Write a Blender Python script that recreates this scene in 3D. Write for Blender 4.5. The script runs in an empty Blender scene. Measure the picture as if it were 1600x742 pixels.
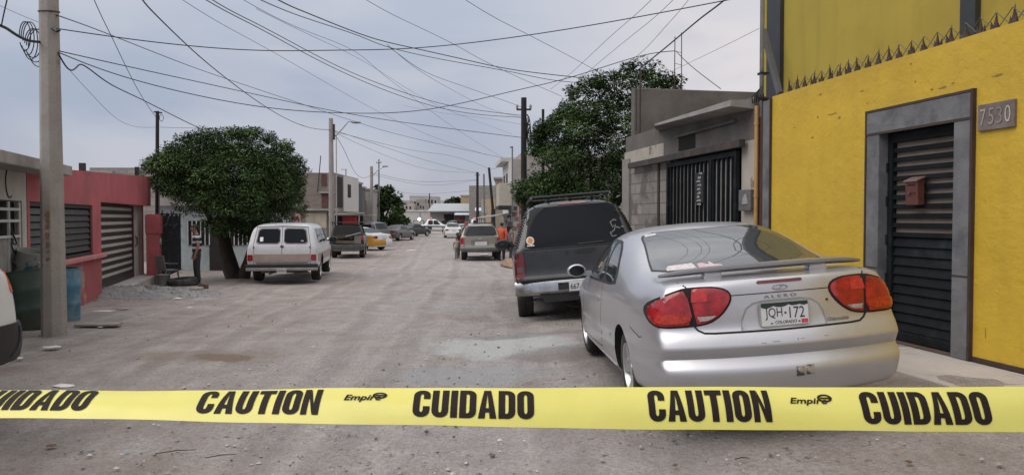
import bpy, bmesh, math, random
import numpy as np
from mathutils import Vector, Matrix, Euler
from mathutils.bvhtree import BVHTree
from mathutils.geometry import delaunay_2d_cdt

random.seed(7); RNG = np.random.default_rng(7)
SC = bpy.context.scene
COL = SC.collection
R = math.radians
PI = math.pi

# ---------------------------------------------------------------- camera
CAM_H = 1.62
FPX = 1150.0
PITCH = math.atan(31.0 / FPX)
cam_d = bpy.data.cameras.new('camera'); cam = bpy.data.objects.new('camera', cam_d); COL.objects.link(cam)
cam.location = (0, 0, CAM_H); cam.rotation_euler = (PI/2 - PITCH, 0, 0)
cam_d.sensor_width = 36.0; cam_d.lens = FPX / 1600.0 * 36.0
cam_d.clip_start = 0.05; cam_d.clip_end = 4000
SC.camera = cam

# ---------------------------------------------------------------- sky, sun, exposure
SUN_EL, SUN_AZ = R(50), R(-118)          # azimuth measured from +Y towards +X
def make_world():
    w = bpy.data.worlds.new('World'); SC.world = w; w.use_nodes = True
    nt = w.node_tree; nt.nodes.clear(); N = nt.nodes.new; L = nt.links.new
    out = N('ShaderNodeOutputWorld')
    sky = N('ShaderNodeTexSky'); sky.sky_type = 'NISHITA'; sky.sun_disc = False
    sky.sun_elevation = SUN_EL; sky.sun_rotation = SUN_AZ
    sky.dust_density = 3.0; sky.air_density = 1.2
    bg1 = N('ShaderNodeBackground'); bg1.inputs['Strength'].default_value = 0.06
    L(sky.outputs[0], bg1.inputs['Color'])
    tc = N('ShaderNodeTexCoord'); sx = N('ShaderNodeSeparateXYZ'); L(tc.outputs['Generated'], sx.inputs[0])
    def mr(src, a, b, lo=0.0, hi=1.0):
        m = N('ShaderNodeMapRange'); m.interpolation_type = 'SMOOTHSTEP'
        m.inputs['From Min'].default_value = a; m.inputs['From Max'].default_value = b
        m.inputs['To Min'].default_value = lo; m.inputs['To Max'].default_value = hi
        L(src, m.inputs['Value']); return m.outputs['Result']
    def mix(fac, a, b):
        m = N('ShaderNodeMix'); m.data_type = 'RGBA'
        if isinstance(fac, float): m.inputs['Factor'].default_value = fac
        else: L(fac, m.inputs['Factor'])
        for v, k in ((a, 'A'), (b, 'B')):
            s = [i for i in m.inputs if i.name == k and i.type == 'RGBA'][0]
            if isinstance(v, tuple): s.default_value = (*v, 1)
            else: L(v, s)
        return [o for o in m.outputs if o.type == 'RGBA'][0]
    # height bands: pale mauve at the horizon, slate blue band, paler blue above
    h1 = mr(sx.outputs['Z'], 0.0, 0.14)
    c = mix(h1, (0.50, 0.50, 0.555), (0.41, 0.465, 0.59))
    h2 = mr(sx.outputs['Z'], 0.12, 0.36)
    c = mix(h2, c, (0.54, 0.60, 0.70))
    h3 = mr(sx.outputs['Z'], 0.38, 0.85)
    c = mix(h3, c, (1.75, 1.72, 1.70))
    # a pale pink break in the overcast to the right
    rgt = mr(sx.outputs['X'], -0.10, 0.34)
    rgt2 = mr(sx.outputs['Z'], 0.75, 0.35)
    mm = N('ShaderNodeMath'); mm.operation = 'MULTIPLY'; L(rgt, mm.inputs[0]); L(rgt2, mm.inputs[1])
    c = mix(mm.outputs[0], c, (0.80, 0.755, 0.765))
    # soft cloud sheets
    mp = N('ShaderNodeMapping'); mp.inputs['Scale'].default_value = (1.6, 1.6, 5.0)
    L(tc.outputs['Generated'], mp.inputs['Vector'])
    nz = N('ShaderNodeTexNoise'); nz.inputs['Scale'].default_value = 1.7; nz.inputs['Detail'].default_value = 5
    nz.inputs['Roughness'].default_value = 0.45; nz.inputs['Distortion'].default_value = 0.5
    L(mp.outputs[0], nz.inputs['Vector'])
    cl = mr(nz.outputs['Fac'], 0.42, 0.62, 0.0, 0.6)
    c = mix(cl, c, (0.62, 0.63, 0.70))
    cl2 = mr(nz.outputs['Fac'], 0.5, 0.3, 0.0, 0.25)
    c = mix(cl2, c, (0.38, 0.42, 0.54))
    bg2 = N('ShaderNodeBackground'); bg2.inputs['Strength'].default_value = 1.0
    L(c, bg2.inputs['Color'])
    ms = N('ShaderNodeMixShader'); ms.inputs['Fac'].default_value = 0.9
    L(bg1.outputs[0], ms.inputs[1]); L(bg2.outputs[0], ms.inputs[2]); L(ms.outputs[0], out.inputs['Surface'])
make_world()
sd = bpy.data.lights.new('sun', 'SUN'); sun = bpy.data.objects.new('sun', sd); COL.objects.link(sun)
sd.energy = 1.45; sd.angle = R(50); sd.color = (1.0, 0.93, 0.86)
sun.location = (20, 10, 30)
_d = Vector((math.sin(SUN_AZ)*math.cos(SUN_EL), math.cos(SUN_AZ)*math.cos(SUN_EL), math.sin(SUN_EL)))
sun.rotation_euler = (-_d).to_track_quat('-Z', 'Y').to_euler()
vs = SC.view_settings; vs.view_transform = 'Standard'; vs.look = 'None'; vs.gamma = 1.0; vs.use_curve_mapping = False
vs.exposure = 0.06
SC.cycles.max_bounces = 6; SC.cycles.transparent_max_bounces = 6; SC.cycles.use_denoising = True

# ---------------------------------------------------------------- helpers
def P(px, py, d):
    """a point d metres ahead along the street, on the sight line of photo pixel (px, py)"""
    a = (px - 800.0) / FPX; b = (371.0 - py) / FPX
    dy = math.cos(PITCH) + b * math.sin(PITCH); dz = -math.sin(PITCH) + b * math.cos(PITCH)
    k = d / dy
    return Vector((a * k, d, CAM_H + dz * k))

def sstep(a, b, t):
    t = min(1.0, max(0.0, (t - a) / (b - a))); return t*t*(3 - 2*t)

def gz(x, y):
    """height of the unpaved street: rises to the right kerb, drops a little with distance"""
    z = -0.36 * sstep(7, 27, y)
    k = 0.085 * max(0.0, min(x, 3.6) + 0.3)
    z += k * (1 - sstep(13, 24, y))
    z -= 0.05 * math.exp(-((x - 1.2)**2 + (y - 8.5)**2) / 2.2)
    z += 0.10 * math.exp(-((x + 9.6)**2 + (y - 16.2)**2) / 5.0)
    return z

def tag(o, label=None, cat=None, group=None, kind=None):
    if label: o['label'] = label
    if cat: o['category'] = cat
    if group: o['group'] = group
    if kind: o['kind'] = kind
    return o

def thing(name, label, cat, loc=(0, 0, 0), rot=(0, 0, 0), group=None):
    o = bpy.data.objects.new(name, None); COL.objects.link(o)
    o.empty_display_size = 0.2
    o.location = loc; o.rotation_euler = rot if isinstance(rot, (tuple, list)) else (0, 0, rot)
    return tag(o, label, cat, group)

def finish(me, name, mats, parent=None, smooth=False, bevel=0.0, sharp=None, loc=None, bseg=2):
    o = bpy.data.objects.new(name, me); COL.objects.link(o)
    if not isinstance(mats, (list, tuple)): mats = [mats]
    if len(me.materials) == 0:
        for m in mats: me.materials.append(m)
    if parent: o.parent = parent
    if loc is not None: o.location = loc
    if smooth:
        me.polygons.foreach_set('use_smooth', [True]*len(me.polygons))
        if sharp: me.set_sharp_from_angle(angle=R(sharp))
    if bevel:
        b = o.modifiers.new('bevel', 'BEVEL'); b.width = bevel; b.segments = bseg; b.limit_method = 'ANGLE'; b.angle_limit = R(40)
    return o

class MB:
    """collects shapes that become ONE mesh object"""
    def __init__(s): s.v = []; s.f = []; s.m = []; s.cut = []
    def add(s, vs_, fs_, mi=0):
        n = len(s.v); s.cut.append((n, len(s.f))); s.v += [tuple(v) for v in vs_]; s.f += [tuple(i + n for i in f) for f in fs_]; s.m += [mi]*len(fs_); return s
    def box(s, x0, x1, y0, y1, z0, z1, mi=0, M=None):
        v = [Vector((x, y, z)) for z in (z0, z1) for y in (y0, y1) for x in (x0, x1)]
        if M is not None: v = [M @ p for p in v]
        return s.add(v, [(0,2,3,1),(4,5,7,6),(0,1,5,4),(2,6,7,3),(0,4,6,2),(1,3,7,5)], mi)
    def cbox(s, c, size, rot=(0,0,0), mi=0):
        M = Matrix.Translation(c) @ Euler(rot).to_matrix().to_4x4(); a, b, d = (q/2 for q in size)
        return s.box(-a, a, -b, b, -d, d, mi, M)
    def bar(s, p, q, w, h, up=(0,0,1), mi=0):
        p = Vector(p); q = Vector(q); d = q - p; L = d.length
        if L < 1e-6: return s
        d.normalize(); u = Vector(up)
        if abs(d.dot(u)) > 0.98: u = Vector((0, 1, 0))
        x = d.cross(u).normalized(); z = x.cross(d)
        M = Matrix((( x.x, d.x, z.x, p.x), (x.y, d.y, z.y, p.y), (x.z, d.z, z.z, p.z), (0,0,0,1)))
        return s.box(-w/2, w/2, 0, L, -h/2, h/2, mi, M)
    def tube(s, pts, r, n=8, mi=0, caps=True):
        pts = [Vector(p) for p in pts]; k = len(pts)
        rs = r if isinstance(r, (list, tuple)) else [r]*k
        t0 = (pts[1]-pts[0]).normalized()
        a = Vector((0,0,1)) if abs(t0.z) < 0.9 else Vector((1,0,0))
        u = t0.cross(a).normalized(); vs_ = []
        for i, p in enumerate(pts):
            t = (pts[min(i+1,k-1)] - pts[max(i-1,0)])
            t = t.normalized() if t.length > 1e-9 else t0
            u = (u - t*u.dot(t)); u = u.normalized() if u.length > 1e-6 else t.orthogonal().normalized()
            w = t.cross(u)
            vs_ += [p + (u*math.cos(2*PI*j/n) + w*math.sin(2*PI*j/n))*rs[i] for j in range(n)]
        fs_ = [(i*n+j, i*n+(j+1)%n, (i+1)*n+(j+1)%n, (i+1)*n+j) for i in range(k-1) for j in range(n)]
        if caps: fs_ += [tuple(range(n-1,-1,-1)), tuple(range((k-1)*n, k*n))]
        return s.add(vs_, fs_, mi)
    def lathe(s, prof, n=24, M=None, mi=0, a0=0.0, a1=2*PI):
        full = abs(a1-a0-2*PI) < 1e-6; c = n if full else n+1
        vs_ = [Vector((r*math.cos(a0+(a1-a0)*j/n), r*math.sin(a0+(a1-a0)*j/n), z)) for r, z in prof for j in range(c)]
        if M is not None: vs_ = [M @ p for p in vs_]
        fs_ = []
        for i in range(len(prof)-1):
            for j in range(n):
                j2 = (j+1) % c
                fs_.append((i*c+j, i*c+j2, (i+1)*c+j2, (i+1)*c+j))
        return s.add(vs_, fs_, mi)
    def prism(s, poly, h0, h1, ax='z', mi=0, M=None):
        """polygon extruded along an axis; ax z: (x,y), y: (x,z), x: (y,z)"""
        def m(p, h):
            return Vector((p[0], p[1], h)) if ax == 'z' else (Vector((p[0], h, p[1])) if ax == 'y' else Vector((h, p[0], p[1])))
        n = len(poly); v = [m(p, h0) for p in poly] + [m(p, h1) for p in poly]
        if M is not None: v = [M @ p for p in v]
        f = [tuple(range(n-1,-1,-1)), tuple(range(n, 2*n))] + [(i, (i+1)%n, n+(i+1)%n, n+i) for i in range(n)]
        return s.add(v, f, mi)
    def blob(s, c, rad, n=10, m=7, jit=0.0, mi=0, rot=None):
        c = Vector(c); vs_ = []; rx, ry, rz = rad if isinstance(rad, (tuple, list)) else (rad,)*3
        for i in range(1, m):
            th = PI*i/m
            for j in range(n):
                ph = 2*PI*j/n; k = 1 + random.uniform(-jit, jit)
                q = Vector((rx*math.sin(th)*math.cos(ph)*k, ry*math.sin(th)*math.sin(ph)*k, rz*math.cos(th)*k))
                vs_.append(c + (rot @ q if rot else q))
        t = Vector((0,0,rz)); b = -t
        vs_ += [c + (rot @ t if rot else t), c + (rot @ b if rot else b)]
        fs_ = [(i*n+j, (i+1)*n+j, (i+1)*n+(j+1)%n, i*n+(j+1)%n) for i in range(m-2) for j in range(n)]
        T = (m-1)*n
        fs_ += [(T, j, (j+1)%n) for j in range(n)] + [(T+1, (m-2)*n+(j+1)%n, (m-2)*n+j) for j in range(n)]
        return s.add(vs_, fs_, mi)
    def each(s, name, mats, parent=None, **k):
        """every collected shape as an object of its own"""
        ends = s.cut[1:] + [(len(s.v), len(s.f))]
        for (v0, f0), (v1, f1) in zip(s.cut, ends):
            b = MB(); b.v = s.v[v0:v1]; b.f = [tuple(i-v0 for i in f) for f in s.f[f0:f1]]; b.m = s.m[f0:f1]; b.build(name, mats, parent, **k)
    def build(s, name, mats, parent=None, smooth=False, bevel=0.0, sharp=None, loc=None, bseg=2):
        me = bpy.data.meshes.new(name); me.from_pydata(s.v, [], s.f)
        o = finish(me, name, mats, parent, smooth, bevel, sharp, loc, bseg)
        if len(me.materials) > 1: me.polygons.foreach_set('material_index', s.m)
        bm = bmesh.new(); bm.from_mesh(me); bmesh.ops.recalc_face_normals(bm, faces=bm.faces); bm.to_mesh(me); bm.free()
        return o

def copy_tree(o, parent=None):
    c = o.copy(); COL.objects.link(c)
    if parent: c.parent = parent
    for ch in list(o.children): copy_tree(ch, c)
    return c

def bake(o):
    """evaluated mesh of a temporary object, which is then removed"""
    dg = bpy.context.evaluated_depsgraph_get(); dg.update()
    me = bpy.data.meshes.new_from_object(o.evaluated_get(dg))
    return me

def drop(o):
    d = o.data; bpy.data.objects.remove(o)
    if isinstance(d, bpy.types.Mesh) and d.users == 0: bpy.data.meshes.remove(d)

# ---------------------------------------------------------------- materials
MATS = {}
def pm(name, rgb, rough=0.7, metal=0.0, var=0.18, scale=3.0, bump=0.0, bscale=40.0, coat=0.0, spec=0.5,
       stain=None, sscale=1.5, sth=(0.55, 0.7), emit=None, alpha=1.0, fine=0.0, streak=0.0, stretch=(1, 1, 1), rvar=0.0, bdist=0.02, ior=None):
    if name in MATS: return MATS[name]
    m = bpy.data.materials.new(name); MATS[name] = m; m.use_nodes = True
    nt = m.node_tree; b = nt.nodes['Principled BSDF']; N = nt.nodes.new; L = nt.links.new
    b.inputs['Roughness'].default_value = rough; b.inputs['Metallic'].default_value = metal
    b.inputs['Coat Weight'].default_value = coat; b.inputs['Coat Roughness'].default_value = 0.08
    b.inputs['Specular IOR Level'].default_value = spec
    if ior: b.inputs['IOR'].default_value = ior
    b.inputs['Base Color'].default_value = (*rgb, 1)
    if emit:
        b.inputs['Emission Color'].default_value = (*rgb, 1); b.inputs['Emission Strength'].default_value = emit
    if alpha < 1: b.inputs['Alpha'].default_value = alpha
    tc = N('ShaderNodeTexCoord'); mp = N('ShaderNodeMapping'); mp.inputs['Scale'].default_value = stretch
    L(tc.outputs['Object'], mp.inputs['Vector']); vec = mp.outputs[0]
    def noise(s_, det=5, rg=0.6):
        n = N('ShaderNodeTexNoise'); n.inputs['Scale'].default_value = s_; n.inputs['Detail'].default_value = det; n.inputs['Roughness'].default_value = rg
        L(vec, n.inputs['Vector']); return n.outputs['Fac']
    col = None
    def mixc(fac, a, bcol, mode='MIX'):
        x = N('ShaderNodeMix'); x.data_type = 'RGBA'; x.blend_type = mode
        L(fac, x.inputs[0]) if not isinstance(fac, float) else setattr(x.inputs[0], 'default_value', fac)
        for v, i in ((a, 6), (bcol, 7)):
            if isinstance(v, tuple): x.inputs[i].default_value = (*v, 1)
            else: L(v, x.inputs[i])
        return x.outputs[2]
    def rng(src, a, b_, lo=0.0, hi=1.0):
        r = N('ShaderNodeMapRange'); r.inputs[1].default_value = a; r.inputs[2].default_value = b_; r.inputs[3].default_value = lo; r.inputs[4].default_value = hi
        L(src, r.inputs[0]); return r.outputs[0]
    if var > 0:
        n1 = noise(scale)
        col = mixc(rng(n1, 0.3, 0.7), tuple(max(0, c*(1-var)) for c in rgb), tuple(min(1, c*(1+var)) for c in rgb))
        if fine > 0:
            n2 = noise(scale*14, 3, 0.7)
            col = mixc(rng(n2, 0.35, 0.65, 0.0, fine), col, tuple(c*0.55 for c in rgb))
    if stain:
        n3 = noise(sscale, 8, 0.65)
        base = col if col is not None else rgb
        col = mixc(rng(n3, sth[0], sth[1]), base, stain)
    if streak > 0:      # rain streaks and rubbed dirt running down the wall
        m2 = N('ShaderNodeMapping'); m2.inputs['Scale'].default_value = (5.5, 5.5, 0.35); L(tc.outputs['Object'], m2.inputs['Vector'])
        n5 = N('ShaderNodeTexNoise'); n5.inputs['Scale'].default_value = 1.0; n5.inputs['Detail'].default_value = 6; L(m2.outputs[0], n5.inputs['Vector'])
        col = mixc(rng(n5.outputs['Fac'], 0.52, 0.75, 0.0, streak), col if col is not None else rgb, tuple(c*0.5 for c in rgb))
    if col is not None:
        L(col, b.inputs['Base Color'])
    if rvar > 0:
        n4 = noise(scale*2.3)
        L(rng(n4, 0.3, 0.7, max(0.02, rough-rvar), min(1, rough+rvar)), b.inputs['Roughness'])
    if bump > 0:
        nb = noise(bscale, 6, 0.65)
        bp = N('ShaderNodeBump'); bp.inputs['Strength'].default_value = bump; bp.inputs['Distance'].default_value = bdist
        L(nb, bp.inputs['Height']); L(bp.outputs[0], b.inputs['Normal'])
    return m

def block_mat(name, c1, c2, mortar, bw=0.40, bh=0.20, msize=0.012, plaster=None, pth=(0.5, 0.56), pscale=0.6, bump=0.6, plane='xz', rough=0.92):
    """block masonry laid out in metres on the wall's own axes, with patches of plaster"""
    if name in MATS: return MATS[name]
    m = bpy.data.materials.new(name); MATS[name] = m; m.use_nodes = True
    nt = m.node_tree; b = nt.nodes['Principled BSDF']; N = nt.nodes.new; L = nt.links.new
    b.inputs['Roughness'].default_value = rough
    tc = N('ShaderNodeTexCoord'); sp = N('ShaderNodeSeparateXYZ'); L(tc.outputs['Object'], sp.inputs[0])
    cb = N('ShaderNodeCombineXYZ')
    ad = N('ShaderNodeMath'); ad.operation = 'ADD'; L(sp.outputs['X'], ad.inputs[0]); L(sp.outputs['Y'], ad.inputs[1])
    L(ad.outputs[0], cb.inputs[0]); L(sp.outputs['Z'], cb.inputs[1])
    br = N('ShaderNodeTexBrick'); br.inputs['Scale'].default_value = 1.0
    br.inputs['Brick Width'].default_value = bw; br.inputs['Row Height'].default_value = bh
    br.inputs['Mortar Size'].default_value = msize; br.inputs['Mortar Smooth'].default_value = 0.25
    br.inputs['Color1'].default_value = (*c1, 1); br.inputs['Color2'].default_value = (*c2, 1); br.inputs['Mortar'].default_value = (*mortar, 1)
    L(cb.outputs[0], br.inputs['Vector'])
    def noise(s_, det=6):
        n = N('ShaderNodeTexNoise'); n.inputs['Scale'].default_value = s_; n.inputs['Detail'].default_value = det; n.inputs['Roughness'].default_value = 0.65
        L(tc.outputs['Object'], n.inputs['Vector']); return n.outputs['Fac']
    def mixc(fac, a, bb, mode='MIX'):
        x = N('ShaderNodeMix'); x.data_type = 'RGBA'; x.blend_type = mode
        if isinstance(fac, float): x.inputs[0].default_value = fac
        else: L(fac, x.inputs[0])
        for v, i in ((a, 6), (bb, 7)):
            if isinstance(v, tuple): x.inputs[i].default_value = (*v, 1)
            else: L(v, x.inputs[i])
        return x.outputs[2]
    def rng(src, a, b_, lo=0.0, hi=1.0):
        r = N('ShaderNodeMapRange'); r.inputs[1].default_value = a; r.inputs[2].default_value = b_; r.inputs[3].default_value = lo; r.inputs[4].default_value = hi
        L(src, r.inputs[0]); return r.outputs[0]
    col = br.outputs['Color']
    col = mixc(rng(noise(2.2), 0.3, 0.75, 0.0, 0.45), col, tuple(c*0.62 for c in c1))
    hgt = br.outputs['Fac']
    if plaster:
        f = rng(noise(pscale, 7), *pth)
        pc = mixc(rng(noise(3.0), 0.35, 0.7), plaster, tuple(c*0.75 for c in plaster))
        col = mixc(f, col, pc)
    L(col, b.inputs['Base Color'])
    bp = N('ShaderNodeBump'); bp.inputs['Strength'].default_value = bump; bp.inputs['Distance'].default_value = 0.012; bp.invert = True
    L(hgt, bp.inputs['Height'])
    bp2 = N('ShaderNodeBump'); bp2.inputs['Strength'].default_value = 0.5; bp2.inputs['Distance'].default_value = 0.01
    L(noise(45), bp2.inputs['Height']); L(bp.outputs[0], bp2.inputs['Normal']); L(bp2.outputs[0], b.inputs['Normal'])
    return m

M_BLACK = pm('black_plastic', (0.018, 0.018, 0.02), 0.55, var=0.2)
M_RUBBER = pm('tyre_rubber', (0.028, 0.027, 0.026), 0.85, var=0.3, scale=9, bump=0.3, bscale=90, stain=(0.13, 0.115, 0.10), sscale=3.5, sth=(0.5, 0.8))
M_CHROME = pm('chrome', (0.62, 0.62, 0.63), 0.16, metal=1.0, var=0.08, rvar=0.08)
M_RIM = pm('alloy_rim', (0.50, 0.50, 0.51), 0.32, metal=0.8, var=0.15, scale=8)
M_GLASS = pm('tinted_glass', (0.010, 0.012, 0.014), 0.05, var=0.0, spec=0.4, ior=1.45)
M_GLASSL = pm('pale_window_glass', (0.035, 0.042, 0.046), 0.03, var=0.0, spec=1.0, ior=2.1)
M_RED = pm('red_lamp_lens', (0.31, 0.011, 0.015), 0.12, var=0.45, scale=14, coat=0.5)
M_DRED = pm('dark_red_lamp_lens', (0.12, 0.008, 0.010), 0.14, var=0.25, scale=20, coat=0.5)
M_AMBER = pm('amber_lamp_lens', (0.62, 0.12, 0.02), 0.14, var=0.3, scale=30, coat=0.5)
M_CLEAR = pm('clear_lamp_lens', (0.34, 0.30, 0.30), 0.12, var=0.35, scale=40, coat=0.6)
M_LAMP = pm('lamp_reflector', (0.68, 0.69, 0.7), 0.1, metal=0.6, var=0.15, scale=20, coat=0.6)
M_WHITE = pm('white_paint', (0.74, 0.74, 0.73), 0.4, var=0.06, coat=0.2)
M_INK = pm('dark_ink', (0.014, 0.012, 0.014), 0.5, var=0.0)
M_DARK = pm('dark_void', (0.01, 0.01, 0.01), 0.9, var=0.0)

# ---------------------------------------------------------------- lettering
def text_shape(s_, embolden=0.0, shear=0.0):
    cu = bpy.data.curves.new('lettering_src', 'FONT'); cu.body = s_; cu.size = 1.0; cu.offset = embolden; cu.shear = shear
    cu.fill_mode = 'FRONT'; cu.resolution_u = 4
    o = bpy.data.objects.new('lettering_src', cu); COL.objects.link(o)
    me = bake(o); vs_ = [tuple(v.co) for v in me.vertices]; fs_ = [tuple(p.vertices) for p in me.polygons]
    bpy.data.objects.remove(o); bpy.data.curves.remove(cu); bpy.data.meshes.remove(me)
    xs = [v[0] for v in vs_]; ys = [v[1] for v in vs_]
    x0, x1, y0, y1 = min(xs), max(xs), min(ys), max(ys)
    return [((x-x0)/(x1-x0), (y-y0)/(y1-y0)) for x, y, _ in vs_], fs_

def lettering(name, s_, mat, parent, mapper, embolden=0.0, shear=0.0):
    """letters whose unit square (0..1, 0..1) is carried to 3-D by mapper(u, v)"""
    uv, fs_ = text_shape(s_, embolden, shear)
    me = bpy.data.meshes.new(name); me.from_pydata([tuple(mapper(u, v)) for u, v in uv], [], fs_)
    return finish(me, name, mat, parent)

def plane_map(o, ux, uy):
    o, ux, uy = Vector(o), Vector(ux), Vector(uy)
    return lambda u, v: o + ux*u + uy*v
# ---------------------------------------------------------------- vehicles
def curve(pts):
    xs = np.array([p[0] for p in pts], float); ys = np.array([p[1] for p in pts], float)
    d = np.diff(ys)/np.diff(xs); m = np.zeros(len(xs)); m[0] = d[0]; m[-1] = d[-1]
    for i in range(1, len(xs)-1):
        m[i] = 0 if d[i-1]*d[i] <= 0 else 2*d[i-1]*d[i]/(d[i-1]+d[i])
    def f(t):
        t = min(max(t, xs[0]), xs[-1]); i = int(min(np.searchsorted(xs, t, 'right')-1, len(xs)-2)); h = xs[i+1]-xs[i]; u = (t-xs[i])/h
        return float((2*u**3-3*u**2+1)*ys[i] + (u**3-2*u**2+u)*h*m[i] + (-2*u**3+3*u**2)*ys[i+1] + (u**3-u**2)*h*m[i+1])
    return f

def lin(pts):
    xs = [p[0] for p in pts]; ys = [p[1] for p in pts]
    return lambda t: float(np.interp(t, xs, ys))

def car_body_mesh(sp):
    """a car shell lofted through cross sections, smoothed, with wheel wells cut out"""
    L = sp['L']; W = curve(sp['W']); belt = curve(sp['belt']); top = curve(sp['top']); re = curve(sp['roof'])
    zb = lin(sp['zb']) if isinstance(sp['zb'], list) else (lambda y: sp['zb'])
    rear = lin(sp['rear']); front = lin(sp['front'])
    rows = sp['rows']; rb = sp.get('rb', 0.04); st = sp['stations']; edge = sp.get('edge', 0.86)
    grid = []
    for y in st:
        w = W(y); b = belt(y); t = top(y); r = min(re(y), w-0.01); zl = zb(y); sec = [(0.0, zl), (w*sp.get('under', 0.82), zl)]
        sec += [(w*cx, zl + (b-zl)*tz) for cx, tz in rows]
        bx = sec[-1][0]; ze = b + (t-b)*edge
        bul = sp.get('bulge', 0.02)
        sec += [(bx*0.55 + r*0.45 + bul*(1 if t-b > 0.2 else 0.3), b*0.55 + ze*0.45), (r, ze), (r*0.55, t - (t-ze)*0.22), (0.0, t)]
        fr = max(0.0, 1-y/sp.get('fade', 0.7)); ff = max(0.0, 1-(L-y)/sp.get('fade', 0.7))
        grid.append([(x, y + rear(z)*fr - front(z)*ff, z) for x, z in sec])
    n = len(grid[0]); ring = 2*n-2; V = []; F = []
    for sec in grid:
        V += sec + [(-x, y, z) for x, y, z in sec[-2:0:-1]]
    for i in range(len(grid)-1):
        for j in range(ring):
            a = i*ring+j; b_ = i*ring+(j+1) % ring; F.append((a, b_, b_+ring, a+ring))
    fs = (0.55, 0.0, -0.55); rowid = {i*ring+k: (k if k < n else ring-k) for i in range(len(grid)) for k in range(ring)}
    for i, sgn, bulge in ((0, -1, sp.get('rbulge', 0.06)), (len(grid)-1, 1, sp.get('fbulge', 0.12))):
        inner = {}
        for j in range(1, n-1):
            x, y, z = grid[i][j]; ids = []
            for f in fs:
                V.append((x*f, y + sgn*bulge*(1-f*f), z)); ids.append(len(V)-1); rowid[len(V)-1] = j
            inner[j] = [i*ring+j] + ids + [i*ring+(ring-j)]
        o = i*ring
        fc = []
        for j in range(1, n-2):
            for k in range(4): fc.append((inner[j][k], inner[j][k+1], inner[j+1][k+1], inner[j+1][k]))
        a = inner[n-2]; fc += [(a[0], a[1], a[2], o+n-1), (o+n-1, a[2], a[3], a[4])]
        a = inner[1]; fc += [(a[2], a[1], a[0], o), (a[4], a[3], a[2], o)]
        F += fc if sgn < 0 else [tuple(reversed(q)) for q in fc]
    me = bpy.data.meshes.new('shell'); me.from_pydata(V, [], F)
    bm = bmesh.new(); bm.from_mesh(me); bmesh.ops.recalc_face_normals(bm, faces=bm.faces)
    cl = bm.edges.layers.float.get('crease_edge') or bm.edges.layers.float.new('crease_edge')
    for (j, val) in sp.get('crease', {}).items():
        for e in bm.edges:
            a, b_ = e.verts[0].index, e.verts[1].index
            if rowid.get(a) == j and rowid.get(b_) == j: e[cl] = val
    bm.to_mesh(me); bm.free()
    o = bpy.data.objects.new('shell', me); COL.objects.link(o)
    me.materials.append(sp['paint']); me.materials.append(M_DARK)
    s = o.modifiers.new('s', 'SUBSURF'); s.levels = sp.get('sub', 2); s.render_levels = s.levels
    me2 = bake(o); drop(o)
    o = bpy.data.objects.new('shell', me2); COL.objects.link(o)
    cut = MB(); r = sp['arch']; wd = sp.get('well', 0.34)
    for ay in sp['axles']:
        for sx in (1, -1):
            w = W(ay); x0, x1 = (w-wd, w+0.3) if sx > 0 else (-w-0.3, -w+wd); nn = 40
            ring_ = [(ay + r*math.cos(2*PI*k/nn), sp['wheel_r'] + 0.01 + r*math.sin(2*PI*k/nn)*(1.0)) for k in range(nn)]
            cut.prism(ring_, x0, x1, 'x')
    c = cut.build('cut', [sp['paint'], M_DARK]); c.data.polygons.foreach_set('material_index', [1]*len(c.data.polygons))
    b = o.modifiers.new('b', 'BOOLEAN'); b.operation = 'DIFFERENCE'; b.object = c; b.solver = 'EXACT'; b.material_mode = 'TRANSFER'
    me3 = bake(o); drop(o); drop(c)
    me3.polygons.foreach_set('use_smooth', [True]*len(me3.polygons)); me3.set_sharp_from_angle(angle=R(sp.get('sharp', 42)))
    return me3

BVH = {}
def bvh_of(me):
    if me.name not in BVH:
        BVH[me.name] = BVHTree.FromPolygons([v.co.copy() for v in me.vertices], [tuple(p.vertices) for p in me.polygons])
    return BVH[me.name]

def soften(poly, it=2, k=0.25):
    for _ in range(it):
        q = []
        for i in range(len(poly)):
            a, b = poly[i], poly[(i+1) % len(poly)]
            q += [(a[0]*(1-k)+b[0]*k, a[1]*(1-k)+b[1]*k), (a[0]*k+b[0]*(1-k), a[1]*k+b[1]*(1-k))]
        poly = q
    return poly

def stroke_poly(pts, w):
    """outline of a thin line along 2-D points"""
    lft, rgt = [], []
    for i, p in enumerate(pts):
        a = Vector(pts[max(i-1, 0)]); b = Vector(pts[min(i+1, len(pts)-1)]); t = (b-a).normalized(); nrm = Vector((-t.y, t.x))*w/2
        lft.append((p[0]+nrm.x, p[1]+nrm.y)); rgt.append((p[0]-nrm.x, p[1]-nrm.y))
    return lft + rgt[::-1]

AX = {'rear': (lambda u, v: Vector((u, -6, v)), Vector((0, 1, 0))), 'front': (lambda u, v: Vector((u, 12, v)), Vector((0, -1, 0))),
      'left': (lambda u, v: Vector((-6, u, v)), Vector((1, 0, 0))), 'right': (lambda u, v: Vector((6, u, v)), Vector((-1, 0, 0))),
      'top': (lambda u, v: Vector((u, v, 6)), Vector((0, 0, -1)))}

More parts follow.
